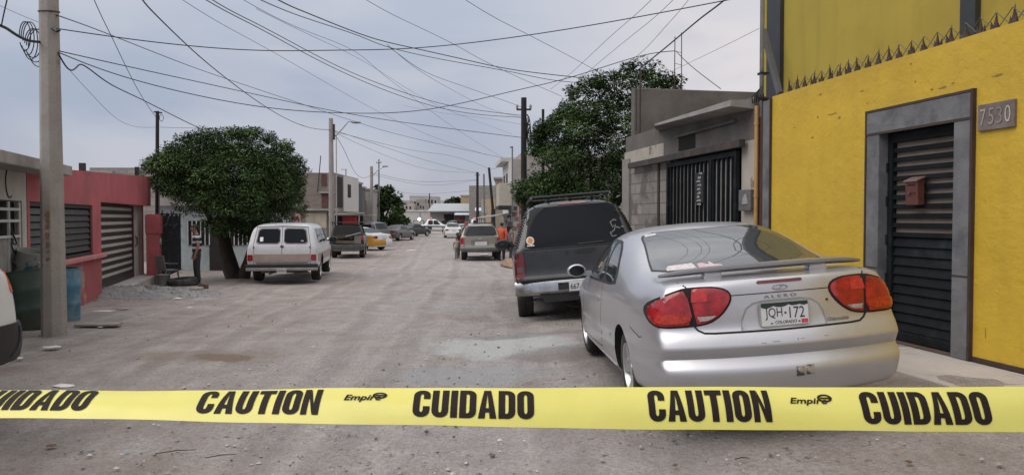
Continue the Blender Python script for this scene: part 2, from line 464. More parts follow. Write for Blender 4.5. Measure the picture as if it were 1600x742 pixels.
def panel(body, name, poly, ax, mat, parent=None, off=0.004, th=0.012, step=0.04, rnd=0, k=0.25, bulge=0.0):
    """a fitted panel (glass, lamp, trim): the outline is pressed onto the car's skin and given thickness"""
    if rnd: poly = soften(poly, rnd, k)
    bv = bvh_of(body.data); fo, dr = AX[ax]
    dense = []
    for i in range(len(poly)):
        a, b = Vector(poly[i]), Vector(poly[(i+1) % len(poly)]); n = max(1, int((b-a).length/step))
        dense += [a.lerp(b, j/n) for j in range(n)]
    pts = [Vector((p.x, p.y)) for p in dense]; n0 = len(pts)
    xs = [p.x for p in pts]; ys = [p.y for p in pts]
    ar = 0.5*sum(pts[i].x*pts[(i+1) % n0].y - pts[(i+1) % n0].x*pts[i].y for i in range(n0))
    if ar < 0: pts.reverse()
    outline = list(pts)
    def inside(q):
        c = False
        for i in range(n0):
            a, b = outline[i], outline[i-1]
            if (a.y > q.y) != (b.y > q.y) and q.x < (b.x-a.x)*(q.y-a.y)/(b.y-a.y)+a.x: c = not c
        return c
    gx = np.arange(min(xs)+step/2, max(xs), step); gy = np.arange(min(ys)+step/2, max(ys), step)
    for a in gx:
        for b in gy:
            q = Vector((a, b))
            if min((q-p).length for p in outline) > step*0.45 and inside(q): pts.append(q)
    v2, e2, f2, *_ = delaunay_2d_cdt(pts, [(i, (i+1) % n0) for i in range(n0)], [], 1, 1e-6)
    V = []; B = []
    dist = lambda q: min((q-p).length for p in outline)
    ctr = sum((Vector((p.x, p.y)) for p in outline), Vector((0, 0)))/n0
    hc = bv.ray_cast(fo(ctr.x, ctr.y), dr)[0]; last = dr.dot(hc) if hc is not None else 0.0
    for q in v2:
        o = fo(q.x, q.y); h, nr, _, _ = bv.ray_cast(o, dr)
        if h is None:
            h, nr, _, _ = bv.find_nearest(o + dr*6)
            # outside the silhouette: stay on the nearest skin at about the depth of the panel
            h, nr, _, _ = bv.find_nearest(o + dr*(last - dr.dot(o)))
        else: last = dr.dot(h)
        if nr.dot(dr) > 0: nr = -nr
        e = off + (bulge*min(1.0, dist(q)/0.04) if bulge else 0)
        V.append(h + nr*e); B.append(h - nr*(th-off))
    cnt = {}
    for f in f2:
        for i in range(len(f)):
            a, b = f[i], f[(i+1) % len(f)]; cnt[(a, b)] = 1
    n = len(V); F = [tuple(f) for f in f2]; V2 = V + B
    for (a, b) in list(cnt):
        if (b, a) not in cnt: F.append((b, a, a+n, b+n))
    me = bpy.data.meshes.new(name); me.from_pydata(V2, [], F)
    bm = bmesh.new(); bm.from_mesh(me); bmesh.ops.recalc_face_normals(bm, faces=bm.faces)
    # face outward
    f0 = max(bm.faces, key=lambda f: f.calc_area())
    if f0.normal.dot(dr) > 0: bmesh.ops.reverse_faces(bm, faces=bm.faces)
    bm.to_mesh(me); bm.free()
    return finish(me, name, mat, parent if parent is not None else body.parent, smooth=True, sharp=50)

def mir(poly): return [(-x, z) for x, z in poly][::-1]

def skin_map(body, u0, u1, v0, v1, ax='rear', off=0.006):
    bv = bvh_of(body.data); fo, dr = AX[ax]
    def f(u, v):
        o = fo(u0+(u1-u0)*u, v0+(v1-v0)*v); h, nr, _, _ = bv.ray_cast(o, dr)
        if h is None: h = o + dr*6; nr = -dr
        if nr.dot(dr) > 0: nr = -nr
        return h + nr*off
    return f

WHEELS = {}
def wheel_meshes(r, w, rim_r, style):
    key = (r, w, rim_r, style)
    if key in WHEELS: return WHEELS[key]
    T = MB(); q = Matrix.Rotation(PI/2, 4, 'Y')      # axis along x, outer face at +x
    T.lathe([(rim_r, -w/2+0.01), (rim_r+0.02, -w/2), (r-0.03, -w/2+0.004), (r-0.008, -w/2+0.022), (r, -w/2+0.05), (r, -0.012), (r-0.008, -0.01), (r-0.008, 0.01), (r, 0.012), (r, w/2-0.05), (r-0.008, w/2-0.022),
             (r-0.03, w/2-0.004), (rim_r+0.02, w/2), (rim_r, w/2-0.01)], 36, q)
    t = T.build('wheel', M_RUBBER, smooth=True, sharp=40); tm = t.data; bpy.data.objects.remove(t)
    K = MB()
    K.lathe([(rim_r+0.004, -w/2+0.02), (rim_r, w/2-0.004), (rim_r-0.014, w/2-0.006), (rim_r-0.025, w/2-0.03), (rim_r-0.03, w/2-0.09)], 36, q)
    K.lathe([(rim_r-0.028, w/2-0.088), (0.0, w/2-0.09)], 28, q, mi=1)
    if style == 'spokes':
        for i in range(5):
            a = 2*PI*i/5
            ca, sa = math.cos(a), math.sin(a)
            pts = []
            for rr, hw, xx in ((0.035, 0.045, w/2-0.035), (rim_r*0.55, 0.030, w/2-0.028), (rim_r-0.018, 0.046, w/2-0.014)):
                pts.append([(xx, rr*ca - s*hw*sa, rr*sa + s*hw*ca) for s in (1, -1)])
            v = [Vector(p) for pr in pts for p in pr]; v += [p - Vector((0.035, 0, 0)) for p in v]
            K.add(v, [(0,1,3,2),(2,3,5,4),(0,2,8,6),(2,4,10,8),(1,7,9,3),(3,9,11,5),(4,5,11,10)])
        K.lathe([(0.0, w/2-0.022), (0.05, w/2-0.026), (0.055, w/2-0.05)], 16, q)
    else:
        K.lathe([(rim_r-0.03, w/2-0.07), (rim_r*0.72, w/2-0.028), (rim_r*0.42, w/2-0.05), (rim_r*0.38, w/2-0.012), (0.0, w/2-0.008)], 28, q)
        for i in range(8):
            a = 2*PI*i/8; K.cbox((w/2-0.03, rim_r*0.62*math.cos(a), rim_r*0.62*math.sin(a)), (0.012, 0.05, 0.03), (a, 0, 0), 1)
    k = K.build('rim', [M_RIM, M_DARK], smooth=True, sharp=35); km = k.data; bpy.data.objects.remove(k)
    WHEELS[key] = (tm, km); return tm, km

def add_wheels(root, sp, style='spokes', steer=0.0):
    tm, km = wheel_meshes(sp['wheel_r'], sp.get('wheel_w', 0.21), sp.get('rim_r', 0.2), style)
    W = curve(sp['W'])
    for i, ay in enumerate(sp['axles']):
        for sx in (1, -1):
            o = bpy.data.objects.new('wheel', tm); COL.objects.link(o); o.parent = root
            o.location = (sx*(W(ay)-sp.get('wheel_w', 0.21)/2-0.035), ay, sp['wheel_r'])
            o.rotation_euler = (random.uniform(0, 6), 0, (0 if sx > 0 else PI) + (steer if i else 0))
            k = bpy.data.objects.new('rim', km); COL.objects.link(k); k.parent = o

def mirror_glass(root, x, y, z, mat, sgn, s=1.0):
    m = MB(); m.blob((x + sgn*0.13*s, y, z), (0.125*s, 0.07*s, 0.085*s), 14, 9)
    m.bar((x - sgn*0.05, y+0.03, z-0.04), (x + sgn*0.06, y+0.01, z-0.03), 0.06, 0.05)
    o = m.build('wing_mirror', mat, root, smooth=True, sharp=60)
    g = MB(); q = Matrix.Translation((x + sgn*0.13*s, y-0.052*s, z)) @ Matrix.Rotation(PI/2, 4, 'X') @ Matrix.Diagonal((1.0, 0.68, 1, 1))
    g.lathe([(0.0, 0.016), (0.098*s, 0.016), (0.102*s, 0.0)], 24, q)
    g.build('mirror_glass', M_GLASS, o, smooth=True, sharp=40)
    return o
# ---------------------------------------------------------------- ground
def ground_mat():
    m = bpy.data.materials.new('dirt_road'); m.use_nodes = True
    nt = m.node_tree; b = nt.nodes['Principled BSDF']; N = nt.nodes.new; L = nt.links.new
    b.inputs['Roughness'].default_value = 0.95; b.inputs['Specular IOR Level'].default_value = 0.2
    tc = N('ShaderNodeTexCoord'); sp = N('ShaderNodeSeparateXYZ'); L(tc.outputs['Object'], sp.inputs[0])
    def noise(s_, det=6, rg=0.6, st=None, dist=0.0):
        n = N('ShaderNodeTexNoise'); n.inputs['Scale'].default_value = s_; n.inputs['Detail'].default_value = det; n.inputs['Roughness'].default_value = rg
        n.inputs['Distortion'].default_value = dist
        if st:
            mp = N('ShaderNodeMapping'); mp.inputs['Scale'].default_value = st; L(tc.outputs['Object'], mp.inputs['Vector']); L(mp.outputs[0], n.inputs['Vector'])
        else: L(tc.outputs['Object'], n.inputs['Vector'])
        return n.outputs['Fac']
    def mixc(fac, a, bb, mode='MIX'):
        x = N('ShaderNodeMix'); x.data_type = 'RGBA'; x.blend_type = mode
        if isinstance(fac, float): x.inputs[0].default_value = fac
        else: L(fac, x.inputs[0])
        for v, i in ((a, 6), (bb, 7)):
            if isinstance(v, tuple): x.inputs[i].default_value = (*v, 1)
            else: L(v, x.inputs[i])
        return x.outputs[2]
    def rng(src, a, b_, lo=0.0, hi=1.0):
        r = N('ShaderNodeMapRange'); r.inputs[1].default_value = a; r.inputs[2].default_value = b_; r.inputs[3].default_value = lo; r.inputs[4].default_value = hi
        L(src, r.inputs[0]); return r.outputs[0]
    def math2(op, a, bb):
        x = N('ShaderNodeMath'); x.operation = op
        for v, i in ((a, 0), (bb, 1)):
            if isinstance(v, (int, float)): x.inputs[i].default_value = v
            else: L(v, x.inputs[i])
        return x.outputs[0]
    X, Y = sp.outputs['X'], sp.outputs['Y']
    big = noise(0.35, 5, 0.6); mid = noise(1.6, 7, 0.65); fine = noise(28, 5, 0.7); vf = noise(95, 3, 0.7)
    col = mixc(rng(mid, 0.30, 0.70), (0.252, 0.220, 0.204), (0.440, 0.402, 0.382))
    # worn grey gravel where the traffic runs
    cx = math2('ADD', math2('MULTIPLY', Y, -0.085), -0.3)
    dx = math2('ABSOLUTE', math2('SUBTRACT', math2('ADD', X, math2('MULTIPLY', math2('SUBTRACT', big, 0.5), 5.0)), cx), 0.0)
    trk = rng(dx, 2.8, 0.9)
    col = mixc(math2('MULTIPLY', trk, 0.65), col, mixc(rng(noise(4.0, 7, 0.7), 0.3, 0.7), (0.285, 0.272, 0.274), (0.485, 0.468, 0.468)))
    # long tyre streaks along the street
    stk = noise(1.0, 6, 0.62, (2.6, 0.20, 1), 0.15)
    col = mixc(rng(stk, 0.54, 0.68, 0.0, 0.5), col, (0.210, 0.186, 0.174))
    col = mixc(rng(stk, 0.44, 0.32, 0.0, 0.22), col, (0.50, 0.475, 0.46))
    # wheel tracks wandering down the street
    wob = math2('MULTIPLY', math2('SUBTRACT', noise(0.16, 3, 0.5), 0.5), 1.1)
    trackh = None
    for x0, sl in ((-2.7, -0.10), (-1.15, -0.10), (-0.9, -0.045), (0.55, -0.045), (-4.6, -0.16), (-3.1, -0.16)):
        c_ = math2('ADD', math2('MULTIPLY', Y, sl), math2('ADD', wob, x0))
        dd = math2('ABSOLUTE', math2('SUBTRACT', X, c_), 0.0)
        mk = math2('MULTIPLY', rng(dd, 0.20, 0.06), rng(noise(0.7, 4), 0.40, 0.58))
        col = mixc(math2('MULTIPLY', mk, 0.5), col, (0.235, 0.215, 0.21))
        ed = math2('MULTIPLY', math2('MULTIPLY', rng(dd, 0.36, 0.26), rng(dd, 0.16, 0.24)), 0.35)
        col = mixc(math2('MULTIPLY', ed, 0.6), col, (0.50, 0.47, 0.45))
        trackh = mk if trackh is None else math2('MAXIMUM', trackh, mk)
    # brown damp dirt patches
    col = mixc(rng(noise(0.55, 6, 0.62), 0.52, 0.68, 0.0, 0.55), col, (0.265, 0.205, 0.172))
    # speckle of small stones and grit
    vo = N('ShaderNodeTexVoronoi'); vo.inputs['Scale'].default_value = 16.0; L(tc.outputs['Object'], vo.inputs['Vector'])
    vs_ = N('ShaderNodeSeparateColor'); L(vo.outputs['Color'], vs_.inputs[0])
    dens = rng(noise(1.1, 4), 0.42, 0.62)
    stone = math2('MULTIPLY', math2('MULTIPLY', rng(vo.outputs['Distance'], 0.26, 0.16), rng(vs_.outputs[0], 0.55, 0.6)), dens)
    col = mixc(math2('MULTIPLY', stone, 0.75), col, mixc(vs_.outputs[1], (0.13, 0.12, 0.12), (0.50, 0.48, 0.46)))
    col = mixc(rng(fine, 0.40, 0.72, 0.0, 0.65), col, (0.165, 0.14, 0.128))
    col = mixc(rng(vf, 0.55, 0.75, 0.0, 0.5), col, (0.52, 0.50, 0.48))
    col = mixc(rng(vf, 0.46, 0.27, 0.0, 0.7), col, (0.12, 0.105, 0.10))
    # pale spilled-cement patch, a dung-brown patch and an oil patch
    def patch(px_, py_, rx, ry, colr, amt, wob=0.9):
        nonlocal col
        ux = math2('DIVIDE', math2('SUBTRACT', X, px_), rx); uy = math2('DIVIDE', math2('SUBTRACT', Y, py_), ry)
        r = math2('SQRT', math2('ADD', math2('MULTIPLY', ux, ux), math2('MULTIPLY', uy, uy)), 0)
        r = math2('ADD', r, math2('MULTIPLY', math2('SUBTRACT', noise(2.3, 7, 0.7), 0.5), wob*2))
        col = mixc(math2('MULTIPLY', rng(r, 1.1, 0.75), amt), col, colr)
    patch(-0.12, 9.3, 0.95, 0.85, (0.45, 0.47, 0.47), 0.75, 0.7)
    patch(0.25, 10.1, 1.0, 0.2, (0.20, 0.20, 0.21), 0.6)
    patch(-0.5, 7.6, 0.8, 0.5, (0.30, 0.315, 0.33), 0.6)
    patch(-3.3, 8.5, 0.34, 0.22, (0.135, 0.088, 0.055), 0.8, 1.6)
    patch(-3.5, 8.55, 0.9, 0.4, (0.22, 0.175, 0.14), 0.5, 1.3)
    patch(0.55, 8.6, 0.6, 0.5, (0.17, 0.15, 0.14), 0.55)
    patch(-5.8, 7.9, 0.6, 0.25, (0.21, 0.17, 0.14), 0.6)
    L(col, b.inputs['Base Color'])
    h = math2('ADD', math2('MULTIPLY', mid, 0.9), math2('ADD', math2('MULTIPLY', fine, 0.35), math2('MULTIPLY', vf, 0.14)))
    h = math2('ADD', h, math2('MULTIPLY', stone, 0.30))
    h = math2('ADD', h, math2('MULTIPLY', stk, 0.6)); h = math2('SUBTRACT', h, math2('MULTIPLY', trackh, 0.5))
    bp = N('ShaderNodeBump'); bp.inputs['Strength'].default_value = 1.0; bp.inputs['Distance'].default_value = 0.07
    L(h, bp.inputs['Height']); L(bp.outputs[0], b.inputs['Normal'])
    return m

def make_ground():
    def axis(lo, hi, near, d0, g):
        out = [near]; a = near; s = d0
        while a < hi: a += s; s *= g; out.append(a)
        a = near; s = d0
        while a > lo: a -= s; s *= g; out.insert(0, a)
        return np.array(out)
    xs = np.unique(np.concatenate([np.arange(-13, 6.01, 0.12), axis(-1500, 1500, 0, 2.2, 1.22)[lambda a: (a < -13) | (a > 6)]])) if False else None
    core = np.arange(-13, 6.01, 0.12); ext = [6 + 1.0*(1.3**i-1)/0.3*0.5 for i in range(1, 28)]; exl = [-13 - 1.0*(1.3**i-1)/0.3*0.5 for i in range(1, 27)][::-1]
    xs = np.concatenate([exl, core, ext])
    yc = np.arange(-4, 30, 0.14); ye = [30 + (1.16**i-1)/0.16*0.3 for i in range(1, 46)]; yb = [-4 - (1.4**i-1)*0.8 for i in range(1, 12)][::-1]
    ys = np.concatenate([yb, yc, ye])
    nx, ny = len(xs), len(ys)
    # smooth value noise for ruts
    def vnoise(X, Y, seed):
        r = np.random.default_rng(seed); T = r.random((64, 64)); xi = np.floor(X).astype(int); yi = np.floor(Y).astype(int); fx = X-xi; fy = Y-yi
        fx = fx*fx*(3-2*fx); fy = fy*fy*(3-2*fy); g = lambda a, b: T[a % 64, b % 64]
        return (g(xi, yi)*(1-fx)+g(xi+1, yi)*fx)*(1-fy) + (g(xi, yi+1)*(1-fx)+g(xi+1, yi+1)*fx)*fy - 0.5
    X, Y = np.meshgrid(xs, ys)
    Z = np.array([[gz(x, y) for x in xs] for y in ys])
    near = np.clip((34-Y)/8, 0, 1)*np.clip((14+X)/2, 0, 1)
    Z = Z + near*(0.050*vnoise(X*0.7+3, Y*0.35, 1) + 0.030*vnoise(X*1.9, Y*1.1, 2) + 0.016*vnoise(X*4.2, Y*3.1, 3) + 0.012*vnoise(X*7.5, Y*6.5, 4))
    # rising ground far ahead
    far = np.clip((Y-150)/300, 0, 1); Z = Z + far*far*(3-2*far)*(11.0 + 3*np.sin(X*0.02+1))
    V = np.stack([X.ravel(), Y.ravel(), Z.ravel()], 1)
    i = np.arange(nx*ny).reshape(ny, nx); F = np.stack([i[:-1, :-1].ravel(), i[:-1, 1:].ravel(), i[1:, 1:].ravel(), i[1:, :-1].ravel()], 1)
    me = bpy.data.meshes.new('dirt_road'); me.from_pydata(V.tolist(), [], F.tolist())
    o = finish(me, 'dirt_road', ground_mat(), smooth=True); tag(o, kind='structure'); return o
ground = make_ground()

# loose stones and grit over the near street
def scatter_stones():
    mb = MB()
    for i in range(5200):
        y = 1.6 + 16*random.random()**1.7; x = random.uniform(-0.72*y-0.5, 0.62*y+0.4)
        if x > 3.3: continue
        lane = abs(x - (-0.085*y-0.3))
        if random.random() > (0.95 if lane < 2.5 else 0.45): continue
        s = random.choice((0.006, 0.007, 0.008, 0.009, 0.011, 0.014, 0.02)) * random.uniform(0.8, 1.3)
        z = gz(x, y)+0.004; a = random.uniform(0, 6.28)
        c, d = math.cos(a), math.sin(a); q = [(1, 0, 0), (-0.1, 0.9, 0), (-1, 0.1, 0), (0.1, -0.8, 0), (0.15, 0.1, 0.9), (0, 0, -0.8)]
        mb.add([(x+(p[0]*c-p[1]*d)*s*random.uniform(0.7, 1.3), y+(p[0]*d+p[1]*c)*s*random.uniform(0.7, 1.3), z+p[2]*s*0.7) for p in q],
               [(0,1,4), (1,2,4), (2,3,4), (3,0,4), (1,0,5), (2,1,5), (3,2,5), (0,3,5)], random.choice((0, 0, 1, 2)))
    o = mb.build('loose_gravel', [pm('stone_grey', (0.30, 0.285, 0.28), 0.95, var=0.3), pm('stone_dark', (0.13, 0.12, 0.115), 0.95, var=0.3), pm('stone_pale', (0.46, 0.44, 0.42), 0.95, var=0.2)])
    tag(o, 'loose grey stones and grit scattered over the dirt street', 'gravel', kind='stuff')
scatter_stones()

# ---------------------------------------------------------------- right-hand wall line (yellow house, grey house)
RO = Vector((4.08, 6.70, 0.0)); RA = math.atan2(0.984, -0.179)
RU = Vector((-0.179, 0.984, 0)); RN = Vector((-0.984, -0.179, 0))
def RW(px, py=340):
    """photo pixel -> (distance along the wall, height) on the right-hand wall plane"""
    y = 5.30/((px-800)/FPX + 0.182); p = P(px, py, y); return (y-6.70)/0.984, p.z
def rworld(s, n, z): return RO + RU*s + RN*n + Vector((0, 0, z))

M_CONC = pm('concrete', (0.33, 0.31, 0.295), 0.92, var=0.18, scale=2.2, bump=0.35, bscale=35, stain=(0.19, 0.175, 0.165), sscale=1.3, sth=(0.5, 0.75), fine=0.25)
M_SIDEWALK = pm('sidewalk_concrete', (0.42, 0.385, 0.36), 0.93, var=0.12, scale=1.6, bump=0.3, bscale=60, stain=(0.25, 0.22, 0.20), sscale=2.2, sth=(0.52, 0.75), fine=0.2)
def sidewalk():
    mb = MB(); M = Matrix.Translation(RO) @ Matrix.Rotation(RA, 4, 'Z'); s = -7.0
    for w in (1.5, 1.48, 1.52, 1.5, 1.5, 1.5, 1.52, 1.48):
        if s + w > 4.9: w = 4.9 - s
        mb.box(s+0.004, s+w-0.006, 0.012, 0.93, -0.1, 0.338, 0, M); s += w
        if s >= 4.9: break
    o = mb.build('sidewalk', M_SIDEWALK, bevel=0.012); tag(o, kind='structure')
sidewalk()

# ---------------------------------------------------------------- yellow house
M_YEL = pm('yellow_paint', (0.58, 0.385, 0.034), 0.62, var=0.07, scale=0.9, bump=0.5, bscale=3.2, stain=(0.47, 0.305, 0.03), sscale=0.8, sth=(0.48, 0.72), bdist=0.05, streak=0.16, rvar=0.12)
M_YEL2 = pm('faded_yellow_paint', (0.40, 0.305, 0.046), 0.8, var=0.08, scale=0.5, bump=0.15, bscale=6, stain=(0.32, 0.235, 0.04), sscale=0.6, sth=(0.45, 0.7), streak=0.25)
M_STONE = pm('grey_stone_trim', (0.150, 0.150, 0.158), 0.75, var=0.25, scale=3.5, bump=0.4, bscale=14, stain=(0.075, 0.078, 0.085), sscale=2.5, sth=(0.5, 0.68))
M_BRN = pm('dark_brown_trim', (0.050, 0.030, 0.026), 0.7, var=0.25, scale=6)
M_IRON = pm('black_iron', (0.011, 0.013, 0.015), 0.6, var=0.3, scale=5, spec=0.15, stain=(0.035, 0.038, 0.04), sscale=2.0, rvar=0.1)
M_GREYPAINT = pm('dark_grey_paint', (0.030, 0.033, 0.038), 0.5, var=0.25, scale=2)
def yellow_house():
    root = thing('yellow_house', 'bright yellow two storey house with spiked parapet and black slatted street door', 'house', RO, RA)
    zb, zt = 0.30, 3.24
    f0, _ = RW(1519); f1, _ = RW(1357); o0, _ = RW(1493); o1, _ = RW(1376)   # frame and opening
    _, ft = RW(1519, 144); _, ot = RW(1493, 189)
    f1 -= 0.0
    sL, _ = RW(1205)
    m = MB()
    # facade with a hole for the door: pieces butt end to end
    m.box(-7.5, f0+0.04, -0.2, 0, zb, zt); m.box(f1-0.04, sL, -0.2, 0, zb, zt)
    m.box(f0+0.04, f1-0.04, -0.2, 0, ft-0.04, zt)
    m.build('front_wall', M_YEL, root)
    # dark base line of the wall
    k = MB(); k.box(-7.4, f0-0.01, 0.0, 0.010, 0.338, 0.385); k.box(f1+0.01, sL-0.02, 0, 0.010, 0.338, 0.385); k.build('base_line', M_BRN, root)
    # stone door surround: jambs, lintel, brown edging
    sf = MB(); t = 0.035
    sf.box(f0, o0, -0.16, t, 0.34, ot); sf.box(o1, f1, -0.16, t, 0.34, ot); sf.box(f0, f1, -0.16, t+0.004, ot+0.004, ft)
    fr = sf.build('door_surround', M_STONE, root, bevel=0.006)
    e = MB()
    e.box(f0-0.028, f0-0.001, -0.1, t+0.006, 0.34, ft+0.028); e.box(f1+0.001, f1+0.024, -0.1, t+0.006, 0.34, ft+0.028); e.box(f0, f1, -0.1, t+0.007, ft+0.001, ft+0.026)
    e.build('edging', M_BRN, fr)
    j = MB()
    for a, b in ((f0+0.002, o0-0.002), (o1+0.002, f1-0.002)):
        for z in (1.08,): j.box(a, b, t, t+0.002, z, z+0.018)
    j.box(f0+0.002, f1-0.002, t+0.003, t+0.006, ot-0.012, ot+0.012); j.each('stone_joint', M_BRN, fr)
    # slatted iron door, set back in the opening
    d = MB(); yb = -0.10
    d.box(o0+0.004, o0+0.075, yb-0.03, yb+0.03, 0.36, ot-0.01); d.box(o1-0.075, o1-0.004, yb-0.03, yb+0.03, 0.36, ot-0.01)
    d.box(o0+0.076, o1-0.076, yb-0.03, yb+0.03, ot-0.11, ot-0.01); d.box(o0+0.076, o1-0.076, yb-0.03, yb+0.03, 0.36, 0.45)
    door = d.build('door', M_IRON, root, bevel=0.004)
    nsl = 20; z0 = 0.455; dz = (ot-0.12-z0)/nsl
    sl = MB()
    for i in range(nsl):
        z = z0 + dz*i
        if i < 10:   # lower half: overlapping louvres
            sl.bar((o0+0.076, yb-0.012, z+dz*0.50), (o1-0.076, yb-0.012, z+dz*0.50), 0.012, dz*1.06, (0, -0.28, 1))
        else:
            sl.box(o0+0.076, o1-0.076, yb-0.015, yb+0.015, z+0.004, z+dz*0.52)
    sl.build('slats', M_IRON, door, bevel=0.003)
    bk = MB(); bk.box(o0+0.02, o1-0.02, yb-0.034, yb-0.026, 0.36, ot-0.01); bk.build('backing_sheet', pm('door_backing', (0.24, 0.195, 0.165), 0.8, var=0.2), door)
    hd = MB(); hd.box(o0+0.03, o0+0.05, yb+0.03, yb+0.06, 1.42, 1.56); hd.cbox((o0+0.04, yb+0.045, 1.49), (0.018, 0.03, 0.03), mi=1); hd.build('handle', [M_IRON, M_CHROME], door)
    hg = MB()
    for z in (0.62, 0.95, 1.35, 1.75, 2.1): hg.tube([(o1-0.012, yb+0.04, z), (o1-0.012, yb+0.04, z+0.09)], 0.012, 8)
    hg.each('hinge', M_IRON, door)
    st = MB(); st.box(o0, o1, -0.2, 0.02, 0.30, 0.352); st.build('threshold', pm('threshold_rust', (0.09, 0.06, 0.045), 0.8), door)
    # upper storey, set back behind the parapet
    SB = -1.15
    u = MB(); a0 = -8.0; c1, _ = 0, 0
    yU = lambda px: ((px-800)/FPX)
    # along-wall position of pixel columns on the set-back plane
    def sU(px):
        k = (px-800)/FPX; ox = RO + RN*SB
        return (k*ox.y - ox.x)/(RU.x - k*RU.y)
    sl_ = sU(1191)
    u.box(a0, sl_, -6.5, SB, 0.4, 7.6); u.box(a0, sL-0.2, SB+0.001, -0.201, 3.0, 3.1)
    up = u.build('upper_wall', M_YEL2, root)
    c = MB()
    for p0, p1 in ((1201, 1222), (1503, 1527)):
        c.box(sU(p1), sU(p0), SB+0.002, SB+0.07, 3.0, 7.6)
    c.each('painted_column', M_GREYPAINT, up)
    sL2 = sU(1222)
    br = MB(); br.bar(rloc(1190, 48, SB+0.35), rloc(1216, 146, SB+0.35), 0.06, 0.09); br.build('brace', pm('grey_plank', (0.10, 0.10, 0.105), 0.8), root)
    # end pilaster beside the neighbour
    g0, g1 = RW(1205)[0], RW(1194)[0]
    ps = MB(); ps.box(g0+0.012, g1, -0.2, 0.03, 0.3, 3.2); ps.build('end_pilaster', M_STONE, root)
    pe = MB(); pe.box(g0+0.0005, g0+0.0115, -0.1, 0.035, 0.3, 3.22); pe.box(g1+0.001, g1+0.06, -0.15, 0.015, 0.3, 3.2); pe.build('pilaster_edging', M_BRN, root)
    # spikes welded along the parapet: a flat rail, blades and crossed wires
    pxs = [1226 + 0]; 
    ks = []
    s = sL - 0.25
    while s > -5.5: ks.append(s); s -= 0.172
    rail = MB(); rail.box(-5.6, sL-0.1, -0.13, -0.09, 3.238, 3.250); rl = rail.build('spike_rail', M_BRN, root)
    for s in ks:
        b = MB(); h = random.uniform(0.16, 0.22); s += random.uniform(-0.012, 0.012)
        for dx, lean in ((-0.024, -0.012), (0.0, 0.002), (0.023, 0.010)):
            hh = h*(1.0 if dx == 0 else random.uniform(0.45, 0.62)); q = [(s+dx-0.021, -0.095), (s+dx+0.021, -0.095), (s+dx+0.021, -0.125), (s+dx-0.021, -0.125)]
            b.add([(s+(x-s)*1.0, y, 3.25) for x, y in q] + [(s+dx+lean+random.uniform(-0.008, 0.008), -0.11+random.uniform(-0.02, 0.02), 3.25+hh)], [(0,1,2,3), (0,1,4), (1,2,4), (2,3,4), (3,0,4)])
        b.build('spike', M_BRN, root)
    w = MB()
    for a, b_ in zip(ks[:-1], ks[1:]):
        w.tube([(a, -0.11, 3.25), (b_, -0.11, 3.41)], 0.004, 5); w.tube([(a, -0.108, 3.41), (b_, -0.108, 3.25)], 0.004, 5)
    w.build('crossed_wire', pm('grey_wire', (0.12, 0.11, 0.10), 0.6, metal=0.5), root)
    # chipped paint marks
    ch = MB()
    for px_, py_, w_, h_ in ((1280, 148, 8, 4), (1470, 137, 16, 4), (1453, 140, 7, 3), (1345, 142, 12, 3), (1300, 178, 30, 1.5), (1310, 184, 9, 4), (1276, 183, 5, 4), (1420, 100, 4, 3), (1427, 128, 3, 4), (1352, 162, 3, 2), (1486, 130, 6, 2), (1543, 520, 2, 12), (1555, 118, 16, 3), (1240, 200, 6, 2), (1268, 215, 8, 3)):
        s_, z_ = RW(px_, py_); n_ = random.randint(6, 8); k_ = 0.0068
        pl = [(s_ + w_*k_*0.55*math.cos(2*PI*i/n_)*random.uniform(0.5, 1.2), z_ + h_*k_*0.55*math.sin(2*PI*i/n_)*random.uniform(0.5, 1.2)) for i in range(n_)]
        ch.prism(pl, 0.0005, 0.003, 'y')
    ch.each('chipped_paint', pm('chip_brown', (0.30, 0.19, 0.05), 0.9, var=0.3, scale=30), root)
    return root

def rloc(px, py, n):
    """photo pixel -> local point on a plane parallel to the right wall, n metres towards the street"""
    k = (px-800)/FPX; o = RO + RN*n; s = (k*o.y - o.x)/(RU.x - k*RU.y); y = o.y + RU.y*s
    return Vector((s, n, P(px, py, y).z))
yh = yellow_house()

